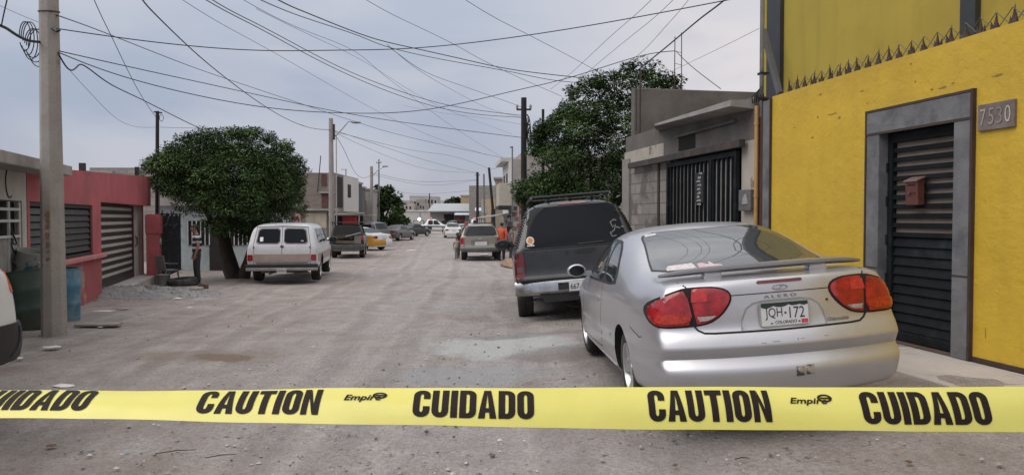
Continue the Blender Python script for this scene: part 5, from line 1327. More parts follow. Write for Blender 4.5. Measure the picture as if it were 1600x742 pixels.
def left_yard_items():
    # discarded tyre, bucket and chair by the pillar
    a = P(286, 438, 20.3); a.z = gz(a.x, a.y)
    r = thing('old_tyre', 'worn black tyre lying flat beside the standing man', 'tyre', (a.x, a.y, a.z), (R(4), R(-3), 0))
    m = MB(); m.lathe([(0.20, 0.03), (0.22, 0.0), (0.34, 0.0), (0.385, 0.04), (0.39, 0.17), (0.345, 0.215), (0.22, 0.215), (0.20, 0.19), (0.24, 0.15), (0.24, 0.06), (0.20, 0.03)], 32); m.build('tyre_body', M_RUBBER, r, smooth=True, sharp=50)
    a = P(255, 440, 20.2); a.z = gz(a.x, a.y)
    r = thing('grey_bucket', 'grey plastic bucket on the ground by the pink red pillar', 'bucket', a)
    m = MB(); m.lathe([(0, 0), (0.13, 0), (0.165, 0.30), (0.175, 0.31), (0.165, 0.325), (0.155, 0.31), (0.12, 0.02), (0, 0.02)], 22); m.build('bucket_shell', pm('grey_plastic', (0.19, 0.19, 0.19), 0.6, var=0.2), r, smooth=True, sharp=45)
    m = MB(); m.tube([(0.165*math.cos(x), 0.0, 0.31+0.16*math.sin(x)) for x in np.linspace(0, PI, 12)], 0.006, 5); m.build('handle', M_CHROME, r)
    a = P(262, 434, 20.8); a.z = gz(a.x, a.y)
    r = thing('plastic_chair', 'grey plastic garden chair standing before the iron fence', 'chair', a, R(150))
    pc = pm('chair_grey', (0.22, 0.225, 0.225), 0.55, var=0.15)
    m = MB(); m.box(-0.21, 0.21, -0.2, 0.2, 0.40, 0.43); m.build('seat', pc, r, bevel=0.01)
    m = MB(); m.cbox((0, 0.22, 0.63), (0.40, 0.025, 0.42), (R(-10), 0, 0)); m.build('backrest', pc, r, bevel=0.01)
    for sx in (1, -1):
        for sy in (1, -1): m = MB(); m.bar((sx*0.19, sy*0.18, 0.40), (sx*0.22, sy*0.22, 0), 0.035, 0.035); m.build('leg', pc, r)
        m = MB(); m.bar((sx*0.23, -0.16, 0.60), (sx*0.23, 0.22, 0.62), 0.035, 0.02); m.build('armrest', pc, r)
    # gravel heap in front of the slatted gate
    c = P(228, 462, 17.0); m = MB(); n = 46
    V = []; F = []
    for i in range(13):
        rr = i/12
        for j in range(n):
            t = 2*PI*j/n; kx = 1.9*(1+0.12*math.sin(3*t+1)); ky = 1.5*(1+0.10*math.cos(2*t))
            x = c.x+rr*kx*math.cos(t)+0.1; y = c.y+rr*ky*math.sin(t)-0.3
            V.append((x, y, gz(x, y)-0.03+0.20*(1-rr**1.6)*(0.8+0.25*math.sin(4*t+rr*5)) + (random.uniform(-0.012, 0.02) if i < 12 else -0.05)))
    F = [(i*n+j, i*n+(j+1) % n, (i+1)*n+(j+1) % n, (i+1)*n+j) for i in range(12) for j in range(n)]
    m.add(V, F)
    gm = pm('gravel_heap_stone', (0.31, 0.305, 0.305), 0.95, var=0.35, scale=22, bump=1.0, bscale=28, bdist=0.05, fine=0.5, stain=(0.40, 0.39, 0.38), sscale=30, sth=(0.58, 0.66))
    for i in range(900):
        t = random.uniform(0, 6.28); rr = math.sqrt(random.random())*1.12; x = c.x+rr*1.9*math.cos(t)+0.1; y = c.y+rr*1.5*math.sin(t)-0.3; s = random.uniform(0.012, 0.035)
        z = gz(x, y)-0.03+0.20*max(0, 1-rr**1.6)+0.012
        q = [(1, 0, 0), (0, 0.9, 0), (-1, 0.1, 0), (0.1, -0.8, 0), (0.15, 0.1, 0.8)]
        m.add([(x+p[0]*s*random.uniform(0.6, 1.2), y+p[1]*s*random.uniform(0.6, 1.2), z+p[2]*s) for p in q], [(0, 1, 4), (1, 2, 4), (2, 3, 4), (3, 0, 4)])
    o = m.build('gravel_heap', gm); tag(o, 'low heap of grey gravel in front of the slatted gate', 'gravel', kind='stuff')
left_yard_items()
# ---------------------------------------------------------------- trees
LEAF_D = pm('dark_leaf', (0.034, 0.054, 0.023), 0.85, var=0.35, scale=1.6, spec=0.06)
LEAF_M = pm('green_leaf', (0.062, 0.102, 0.038), 0.8, var=0.3, scale=1.6, spec=0.08)
LEAF_L = pm('light_leaf', (0.100, 0.155, 0.058), 0.75, var=0.25, scale=1.6, spec=0.1)
BARK = pm('dark_bark', (0.045, 0.037, 0.031), 0.95, var=0.35, scale=6, bump=0.9, bscale=12, stretch=(1, 1, 0.25))

def crown_mesh(name, clumps, leaf=(0.13, 0.045), per=240, seed=1, droop=0.35, mats=(LEAF_D, LEAF_M, LEAF_L), parent=None, loc=None):
    """sprays of small leaves set on many clumps; each spray is a drooping frond of leaflets"""
    rg = np.random.default_rng(seed); V = []; F = []; MI = []
    for (c, r, w) in clumps:
        c = np.array(c); n = int(per*w)
        d = rg.normal(size=(n, 3)); d /= np.linalg.norm(d, axis=1)[:, None]
        rad = r*(0.55+0.5*rg.random(n)**0.6); p = c + d*rad[:, None]*np.array([1, 1, 0.5])
        tone = 0 if rg.random() < 0.40 else (1 if rg.random() < 0.72 else 2)
        for k in range(n):
            out = d[k]+rg.normal(size=3)*0.45; out[2] = out[2]*0.5-droop*rg.random(); out /= np.linalg.norm(out)+1e-6
            side = np.cross(out, [0, 0, 1.0]); side /= np.linalg.norm(side)+1e-6
            upv = np.cross(side, out); tilt = rg.normal()*0.5; sd = side*math.cos(tilt)+upv*math.sin(tilt)
            L = leaf[0]*(0.65+0.7*rg.random()); W = leaf[1]*(0.7+0.6*rg.random()); q = p[k]
            i = len(V); m = q+out*L*0.45
            V += [q, m+sd*W, q+out*L, m-sd*W]; F.append((i, i+1, i+2, i+3))
            t = tone if rg.random() < 0.78 else int(rg.integers(0, 3)); MI.append(t)
    me = bpy.data.meshes.new(name); me.from_pydata([tuple(map(float, v)) for v in V], [], F)
    o = finish(me, name, list(mats), parent, loc=loc); me.polygons.foreach_set('material_index', MI); return o

def limb(m, a, b, r0, r1, wob=0.1, n=7):
    a, b = Vector(a), Vector(b); pts = []; k = (b-a).length
    off = Vector((random.uniform(-1, 1), random.uniform(-1, 1), 0))*wob*k
    for i in range(n): t = i/(n-1); pts.append(a.lerp(b, t)+off*math.sin(PI*t)+Vector((random.uniform(-.02, .02), random.uniform(-.02, .02), 0)))
    m.tube(pts, [r0+(r1-r0)*i/(n-1) for i in range(n)], 9)

def left_tree():
    a = P(372, 431, 23.2); zg = gz(a.x, a.y)
    root = thing('leafy_tree', 'broad dark green tree with low forked trunk behind the white van', 'tree', (a.x, a.y, zg))
    m = MB()
    limb(m, (-0.02, 0, -0.35), (-0.60, 0.1, 1.7), 0.29, 0.19, 0.03, 10); limb(m, (0.06, 0, -0.35), (0.62, 0.05, 1.5), 0.22, 0.11, 0.03); limb(m, (0.35, 0, 0.55), (0.5, 0.25, 1.9), 0.12, 0.08)
    for i in range(9):
        t = 2*PI*i/9; b = (-0.6+0.1*math.cos(t), 0.1, 1.5) if i % 2 else (0.7, 0.05, 1.25)
        limb(m, b, (1.5*math.cos(t), 1.3*math.sin(t), random.uniform(2.2, 3.4)), 0.11, 0.03, 0.12)
    m.build('trunk', BARK, root, smooth=True)
    rg = random.Random(4); cl = []
    # the crown's outline, measured in metres about the trunk foot: a wide dome with hanging sides
    top = lin([(-2.4, 3.2), (-2.2, 3.65), (-1.9, 3.95), (-1.3, 4.28), (-0.3, 4.46), (0.6, 4.44), (1.2, 4.2), (1.7, 3.7), (2.0, 3.1)])
    bot = lin([(-2.4, 2.9), (-2.1, 2.65), (-1.75, 2.65), (-1.3, 2.4), (-0.9, 2.0), (-0.5, 1.5), (0.5, 1.20), (1.1, 1.65), (1.5, 2.2), (1.8, 2.75), (2.0, 3.0)])
    for i in range(430):
        x = rg.uniform(-2.32, 1.82); y = rg.uniform(-1.7, 1.7); e = math.sqrt(max(0.0, 1-(y/1.8)**2))
        x *= 0.55+0.45*e
        hi = bot(x)+(top(x)-bot(x))*(0.45+0.55*e); lo = bot(x)+0.25*(1-e)
        if hi-lo < 0.2: continue
        z = lo+(hi-lo)*rg.random()**0.8
        # keep mostly the shell so that the inside stays dark and airy
        if abs(x) < 1.5 and abs(y) < 1.1 and lo+0.5 < z < hi-0.6 and rg.random() < 0.55: continue
        cl.append(((x, y, z), rg.uniform(0.28, 0.52), rg.uniform(0.7, 1.25)))
    for i in range(150):      # stray tips breaking the outline
        x = rg.uniform(-2.3, 1.9); y = rg.uniform(-0.9, 0.9); cl.append(((x*1.06, y, top(x)+rg.uniform(0.0, 0.30)), rg.uniform(0.10, 0.2), 0.22))
    for x, z in ((-2.45, 3.1), (1.95, 3.1), (-2.2, 3.6), (-2.5, 2.8)): cl.append(((x, rg.uniform(-0.5, 0.5), z), 0.26, 0.5))
    crown_mesh('crown', cl, (0.095, 0.017), 300, 3, 0.55, parent=root)
left_tree()

def right_tree():
    a = P(925, 430, 19.5)
    root = thing('leafy_tree', 'tall dark green tree rising beside the grey house behind the dark truck', 'tree', (a.x, a.y, gz(a.x, a.y)))
    m = MB(); limb(m, (0, 0, -0.3), (0.1, 0, 1.8), 0.22, 0.17, 0.03)
    for i in range(10):
        t = 2*PI*i/10; limb(m, (0.1, 0, 1.4+0.06*i), (0.1+1.3*math.cos(t), 1.2*math.sin(t), random.uniform(2.4, 4.4)), 0.09, 0.025, 0.12)
    m.build('trunk', BARK, root, smooth=True)
    rg = random.Random(9); cl = []
    # outline points (x, z) of the crown relative to the trunk foot, from the low left bough to the top right
    to = lin([(-1.55, 2.55), (-1.3, 2.75), (-1.15, 3.7), (-0.98, 4.15), (-0.75, 4.5), (-0.42, 5.08), (0.42, 5.28), (1.1, 5.5), (1.6, 5.38), (1.95, 5.2), (2.3, 4.9)])
    bo = lin([(-1.55, 2.45), (-1.3, 2.2), (-1.0, 2.1), (-0.8, 1.3), (0, 0.7), (2.3, 0.7)])
    for i in range(430):
        x = rg.uniform(-1.5, 2.2); y = rg.uniform(-1.9, 1.9); e = math.sqrt(max(0.0, 1-(y/2.0)**2))
        hi = bo(x)+(to(x)-bo(x))*(0.5+0.5*e); lo = bo(x); z = lo+(hi-lo)*rg.random()**0.75
        if abs(x-0.2) < 1.2 and abs(y) < 1.0 and lo+0.6 < z < hi-0.7 and rg.random() < 0.25: continue
        # a gap of sky between the upper crown and the low left bough
        if x < -0.95 and 2.8 < z < 3.5 and rg.random() < 0.95: continue
        cl.append(((x, y, z), rg.uniform(0.28, 0.52), rg.uniform(0.6, 1.2)))
    for i in range(110):
        x = rg.uniform(-1.1, 2.2); cl.append(((x, rg.uniform(-0.8, 0.8), to(x)+rg.uniform(-0.02, 0.34)), rg.uniform(0.10, 0.2), 0.22))
    for i in range(40):
        z = rg.uniform(3.5, 4.3); cl.append(((-1.42+0.30*(z-3.5)+rg.uniform(-0.2, 0.1), rg.uniform(-0.6, 0.6), z), rg.uniform(0.12, 0.22), 0.35))
    for i in range(34): cl.append(((rg.uniform(-1.95, -1.2), rg.uniform(-0.5, 0.5), rg.uniform(2.1, 2.75)), rg.uniform(0.16, 0.28), 0.5))
    crown_mesh('crown', cl, (0.095, 0.017), 300, 5, 0.5, parent=root)
right_tree()

def plain_tree(label, px, pyb, pyt, d, wpx, seed, zf=None, mats=(LEAF_D, LEAF_M, LEAF_L), name='leafy_tree', n=90, leaf=0.3):
    a = P(px, pyb, d); zg = gz(a.x, a.y) if zf is None else zf; h = P(px, pyt, d).z-zg; w = wpx/2/FPX*d
    root = thing(name, label, 'tree', (a.x, a.y, zg)); m = MB(); limb(m, (0, 0, -0.4), (0, 0, h*0.6), h*0.045, h*0.02, 0.03)
    for i in range(6): t = i*1.05; limb(m, (0, 0, h*(0.3+0.04*i)), (w*0.6*math.cos(t), w*0.6*math.sin(t), h*0.75), h*0.02, h*0.008)
    m.build('trunk', BARK, root, smooth=True); rg = random.Random(seed); cl = []
    for i in range(n):
        t = rg.uniform(0, 6.28); k = math.sqrt(rg.random()); z = rg.uniform(0.12, 0.95); env = math.sin(PI*min(0.97, 0.15+z*0.82))**0.6
        cl.append(((w*k*env*math.cos(t), w*k*env*math.sin(t), h*z), w*rg.uniform(0.12, 0.24), 1.0))
    crown_mesh('crown', cl, (leaf, leaf*0.35), 60, seed, 0.2, mats, parent=root)
plain_tree('mid green bushy tree on the left side of the far street beside the concrete post', 598, 366, 291, 72, 66, 11, n=130)
plain_tree('sprawling low tree on the left of the far street next to the police pickup', 622, 366, 322, 84, 30, 12, n=60)
plain_tree('low dark tree far behind the long shop roof', 712, 340, 309, 150, 44, 13, zf=0.0, leaf=0.5)
plain_tree('small round shrub tree on a roof beside the black far pole', 746, 350, 309, 108, 16, 14, zf=0.0, n=40)
# ---------------------------------------------------------------- other vehicles
SUV_ROWS = [(0.96, 0.05), (0.99, 0.17), (1.0, 0.33), (1.0, 0.50), (1.005, 0.66), (1.0, 0.82), (0.985, 0.93), (0.965, 1.0)]
def suv_spec(paint, L, hw, H, belt, roofw, rearslope=0.3, bump=0.66, hood=1.05, wheel_r=0.38, axles=None, clear=0.40, edge=0.93, sub=2, nose=None):
    zr = belt
    ws0 = L*0.70      # windscreen foot
    return dict(L=L, paint=paint, zb=clear, W=[(0, hw*0.955), (0.15, hw*0.985), (0.6, hw), (L*0.6, hw), (L-0.8, hw*0.97), (L-0.2, hw*0.90), (L, hw*0.82)],
        belt=[(0, belt), (L*0.66, belt), (L*0.74, hood-0.03), (L-0.3, hood-0.10), (L, hood-0.22)],
        top=[(0, H-0.05), (0.25, H-0.01), (0.9, H), (L*0.5, H), (L*0.58, H-0.05), (ws0, hood+0.05), (L*0.76, hood+0.02), (L-0.35, hood-0.04), (L, hood-0.16)],
        roof=[(0, roofw), (L*0.55, roofw), (ws0, hw*0.84), (L-0.4, hw*0.82), (L, hw*0.72)],
        rear=[(clear, 0.08), (bump-0.2, 0.0), (bump, 0.0), (bump+0.04, 0.06), (belt, 0.09), (H-0.1, 0.09+rearslope), (H+0.2, 0.12+rearslope*1.2)],
        front=[(clear, 0.1), (0.6, 0.0), (hood, 0.06), (H, 0.5)], rows=SUV_ROWS,
        stations=[0, 0.04, 0.16, 0.45, 0.9, 1.5, 2.1, L*0.5, L*0.57, L*0.64, L*0.70, L*0.77, L*0.86, L-0.3, L-0.1, L],
        edge=edge, bulge=0.012, rbulge=0.05, fbulge=0.10, fade=0.9, arch=wheel_r+0.06, axles=axles or (1.15, L-1.0), wheel_r=wheel_r, wheel_w=0.26, rim_r=wheel_r*0.62, sub=sub)

def sedan_spec(paint, L=4.6, hw=0.86, H=1.42, deck=1.0, belt=0.90, wheel_r=0.315, sub=2):
    return dict(L=L, paint=paint, zb=0.22, W=[(0, hw*0.90), (0.2, hw*0.96), (0.9, hw), (L*0.6, hw), (L-0.6, hw*0.95), (L-0.2, hw*0.86), (L, hw*0.72)],
        belt=[(0, belt), (L*0.6, belt-0.02), (L*0.72, belt-0.05), (L-0.4, belt-0.17), (L, belt-0.28)],
        top=[(0, deck-0.02), (0.2, deck), (L*0.16, deck+0.03), (L*0.22, deck+0.14), (L*0.33, H-0.05), (L*0.45, H), (L*0.54, H-0.04), (L*0.62, H-0.18), (L*0.71, deck+0.0), (L*0.76, deck-0.05), (L-0.4, deck-0.17), (L, deck-0.30)],
        roof=[(0, hw*0.78), (L*0.16, hw*0.80), (L*0.35, hw*0.68), (L*0.55, hw*0.70), (L*0.72, hw*0.80), (L, hw*0.6)],
        rear=[(0.2, 0.1), (0.35, 0.02), (0.55, 0.0), (0.62, 0.06), (0.9, 0.10), (1.05, 0.16), (1.4, 0.3)], front=[(0.2, 0.1), (0.45, 0.0), (0.8, 0.1), (1.4, 0.4)],
        rows=[(0.955, 0.05), (0.985, 0.2), (1.0, 0.36), (1.0, 0.52), (1.005, 0.66), (1.0, 0.8), (0.985, 0.92), (0.955, 1.0)],
        stations=[0, 0.05, 0.2, 0.5, L*0.16, L*0.22, L*0.28, L*0.36, L*0.46, L*0.55, L*0.63, L*0.71, L*0.78, L*0.88, L-0.2, L],
        edge=0.9, bulge=0.02, rbulge=0.10, fbulge=0.2, fade=0.4, arch=wheel_r+0.045, axles=(L*0.21, L*0.79), wheel_r=wheel_r, wheel_w=0.2, rim_r=wheel_r*0.64, sub=sub)

def place(px, py, d, yaw=0.0):
    """ground point under a pixel column at depth d"""
    a = P(px, py, d); return (a.x, a.y, gz(a.x, a.y))

def quad(x0, x1, z0, z1, t0=None, t1=None):
    t0 = x0 if t0 is None else t0; t1 = x1 if t1 is None else t1
    return [(x0, z0), (x1, z0), (t1, z1), (t0, z1)]

def side_glass(body, pts, mat=M_GLASS, name='side_window', rnd=1, k=0.12, root=None):
    for ax in ('left', 'right'): panel(body, name, pts, ax, mat, parent=root, off=0.006, rnd=rnd, k=k)

def plate(body, root, x, z, w=0.30, h=0.15, txt=None, col=(0.62, 0.62, 0.60), y_off=0.015, tcol=None):
    y = bvh_of(body.data).ray_cast(Vector((x, -3, z)), Vector((0, 1, 0)))[0].y - y_off
    m = MB(); m.box(x-w/2, x+w/2, y-0.004, y+0.012, z-h/2, z+h/2); p = m.build('licence_plate', pm('plate_pale', col, 0.5, var=0.12, scale=20), root)
    if txt: lettering('plate_number', txt, tcol or M_INK, p, plane_map((x-w*0.42, y-0.006, z-h*0.26), (w*0.84, 0, 0), (0, 0, h*0.52)), 0.02)
    return p

# -- dark sport utility truck ahead of the silver coupe
def dark_suv():
    pt = pm('dark_truck_paint', (0.022, 0.023, 0.026), 0.26, metal=0.2, var=0.15, scale=1.2, coat=0.5, rvar=0.08, stain=(0.048, 0.045, 0.042), sscale=1.6, sth=(0.5, 0.85))
    sp = suv_spec(pt, 5.05, 1.0, 1.88, 1.13, 0.70, 0.30, 0.66, 1.08, 0.39, clear=0.44)
    root = thing('sport_utility_truck', 'dark grey sport utility truck with roof rack parked ahead of the silver coupe', 'truck', (1.08, 11.15, 0.055), (R(-1.6), R(-4.6), R(0.3)))
    body = finish(car_body_mesh(sp), 'body', [pt, M_DARK], root)
    pn = lambda *a, **k: panel(body, *a, parent=root, **k)
    rg = quad(-0.80, 0.80, 1.15, 1.775, -0.655, 0.655)
    w = pn('rear_window', rg, 'rear', pm('black_rear_glass', (0.008, 0.010, 0.014), 0.08, var=0.0, spec=0.18, ior=1.4), off=0.006, rnd=1, k=0.06)
    pn('high_brake_light', [(-0.22, 1.795), (0.22, 1.795), (0.20, 1.828), (-0.20, 1.828)], 'rear', M_DRED, off=0.012)
    side_glass(body, [(0.55, 1.17), (1.75, 1.16), (1.75, 1.70), (0.72, 1.72)], root=root); side_glass(body, [(1.85, 1.16), (2.75, 1.155), (2.72, 1.69), (1.85, 1.70)], root=root); side_glass(body, [(2.85, 1.155), (3.45, 1.15), (2.95, 1.66), (2.84, 1.68)], root=root)
    pn('windscreen', quad(-0.75, 0.75, 1.18, 1.72, -0.62, 0.62), 'front', M_GLASS, off=0.006)
    for f in ((lambda p: p), mir):
        t = pn('tail_light', f([(-0.965, 0.70), (-0.82, 0.70), (-0.815, 1.08), (-0.90, 1.10), (-0.96, 1.08)]), 'rear', M_DRED, off=0.010, rnd=1, k=0.1)
        panel(body, 'reverse_lamp', f([(-0.93, 0.80), (-0.84, 0.80), (-0.84, 0.88), (-0.93, 0.88)]), 'rear', pm('smoked_lamp', (0.10, 0.05, 0.05), 0.15, coat=0.5), parent=t, off=0.016)
        # ribbed cladding down the rear pillars
        for i in range(15):
            u = i/14; xo = -0.955+0.20*u; z = 1.17+0.58*u
            pn('pillar_rib', f([(xo-0.005, z), (xo+0.065, z), (xo+0.065, z+0.022), (xo-0.005, z+0.022)]), 'rear', M_BLACK, off=0.020, th=0.022, step=0.03)
    pn('tailgate_trim', quad(-0.86, 0.86, 0.685, 0.735), 'rear', pm('trim_grey', (0.085, 0.09, 0.095), 0.35, coat=0.3), off=0.010)
    panel(body, 'tailgate_gap', stroke_poly([(-0.84, 1.72), (-0.82, 1.12), (-0.80, 0.675), (0.80, 0.675), (0.82, 1.12), (0.84, 1.72)][1:5], 0.010), 'rear', M_DARK, parent=root, off=0.002, th=0.005)
    panel(body, 'window_gap', stroke_poly([(-0.82, 1.132), (0.82, 1.132)], 0.012), 'rear', M_DARK, parent=root, off=0.007, th=0.008)
    pn('door_handle', [(-0.06, 1.03), (0.26, 1.035), (0.30, 1.08), (0.22, 1.10), (-0.02, 1.085)], 'rear', M_BLACK, off=0.022, rnd=1)
    # wiper resting on the glass, with its pivot
    panel(body, 'wiper', stroke_poly([(0.02, 1.165), (0.42, 1.175)], 0.016), 'rear', M_BLACK, parent=root, off=0.022, th=0.014)
    panel(body, 'lock', [(-0.16+0.03*math.cos(t), 1.05+0.03*math.sin(t)) for t in np.linspace(0, 2*PI, 11)[:-1]], 'rear', M_BLACK, parent=root, off=0.012)
    # chrome bumper with black step pad and lower valance
    b = MB(); n = 14; V = []
    for i in range(n+1):
        x = -0.99+1.98*i/n; e = abs(x)/0.99; y = -0.09+0.14*e**5
        V += [(x, y+0.16, 0.66), (x, y+0.02, 0.655), (x, y, 0.63), (x, y, 0.49), (x, y+0.05, 0.44), (x, y+0.16, 0.44)]
    b.add(V, [(i*6+j, (i+1)*6+j, (i+1)*6+(j+1) % 6, i*6+(j+1) % 6) for i in range(n) for j in range(6)] + [tuple(range(6)), tuple(range(n*6, n*6+6))])
    bp = b.build('bumper', pm('worn_chrome', (0.40, 0.40, 0.41), 0.22, metal=0.9, var=0.25, scale=5, rvar=0.1), root, smooth=True, sharp=40)
    m = MB(); m.box(-0.92, 0.92, -0.085, 0.05, 0.662, 0.685); m.build('step_pad', M_BLACK, bp)
    m = MB(); m.prism([(-0.55, 0.33), (0.55, 0.33), (0.62, 0.44), (-0.62, 0.44)], -0.05, 0.06, 'y'); m.box(-0.34, 0.34, -0.094, -0.088, 0.50, 0.61); m.build('valance', M_BLACK, bp)
    m = MB(); m.box(-0.31, -0.28, -0.097, -0.089, 0.58, 0.61); m.prism([(-0.05, 0.60), (0.01, 0.60), (-0.02, 0.56)], -0.1, -0.095, 'y'); m.build('hitch_mark', M_DARK, bp)
    y = -0.10; m = MB(); m.box(-0.175, 0.125, y-0.008, y-0.001, 0.475, 0.615); pl = m.build('licence_plate', pm('plate_white', (0.62, 0.63, 0.66)), root)
    lettering('plate_number', '667-HBK' if False else '667-', M_INK, pl, plane_map((-0.155, y-0.0095, 0.50), (0.16, 0, 0), (0, 0, 0.085)), 0.01)
    # round sticker and tribal sticker on the glass
    cs = lambda cx, cz, r, n=18: [(cx+r*math.cos(t), cz+r*1.05*math.sin(t)) for t in np.linspace(0, 2*PI, n+1)[:-1]]
    panel(body, 'window_sticker', cs(-0.70, 1.27, 0.062), 'rear', pm('sticker_cream', (0.58, 0.50, 0.42), 0.7), parent=w, off=0.008, step=0.02)
    panel(body, 'window_sticker', cs(-0.70, 1.27, 0.040), 'rear', pm('sticker_orange', (0.50, 0.20, 0.10), 0.7, var=0.4, scale=40), parent=w, off=0.0095, step=0.02)
    panel(body, 'window_sticker', quad(-0.755, -0.645, 1.185, 1.205), 'rear', pm('sticker_white', (0.55, 0.52, 0.54)), parent=w, off=0.008, step=0.02)
    for st in ([(0.58, 1.40), (0.56, 1.46), (0.62, 1.50), (0.66, 1.48)], [(0.58, 1.38), (0.64, 1.42), (0.61, 1.34), (0.56, 1.30)], [(0.54, 1.31), (0.56, 1.24), (0.63, 1.25)], [(0.64, 1.38), (0.70, 1.36)], [(0.72, 1.385), (0.76, 1.37)]):
        panel(body, 'window_sticker', stroke_poly(st, 0.015), 'rear', pm('sticker_dull', (0.19, 0.19, 0.21), 0.7), parent=w, off=0.008, step=0.02)
    # roof rack
    rk = MB()
    for s in (1, -1): rk.tube([(s*0.62, 0.40, 1.90), (s*0.63, 0.50, 1.945), (s*0.63, 2.6, 1.955), (s*0.62, 2.75, 1.90)], 0.018, 8)
    rk.tube([(-0.63, 0.52, 1.945), (0.63, 0.52, 1.945)], 0.02, 8); rk.tube([(-0.63, 1.9, 1.955), (0.63, 1.9, 1.955)], 0.016, 8)
    for s in (-0.35, 0, 0.35): rk.box(s-0.015, s+0.015, 0.55, 2.6, 1.885, 1.91)
    rk.build('roof_rack', M_BLACK, root, smooth=True, sharp=40)
    for s in (1, -1): mirror_glass(root, s*1.0, 3.35, 1.22, M_BLACK, s, 1.25)
    add_wheels(root, sp)
    # hanging trailer cable, spare wheel and axle under the floor
    m = MB(); m.tube([(-0.35, 0.1, 0.36), (-0.2, 0.08, 0.24), (0.0, 0.08, 0.20), (0.2, 0.1, 0.30)], 0.010, 6); m.build('trailer_cable', M_BLACK, root)
    m = MB(); m.tube([(-0.8, 1.15, 0.39), (0.8, 1.15, 0.39)], 0.06, 10); m.blob((0, 1.15, 0.39), (0.16, 0.16, 0.14)); m.lathe([(0, 0.3), (0.36, 0.3), (0.38, 0.36), (0.36, 0.43), (0, 0.43)], 24, Matrix.Translation((0, 0.65, 0))); m.build('axle', M_DARK, root, smooth=True, sharp=50)
dark_suv()

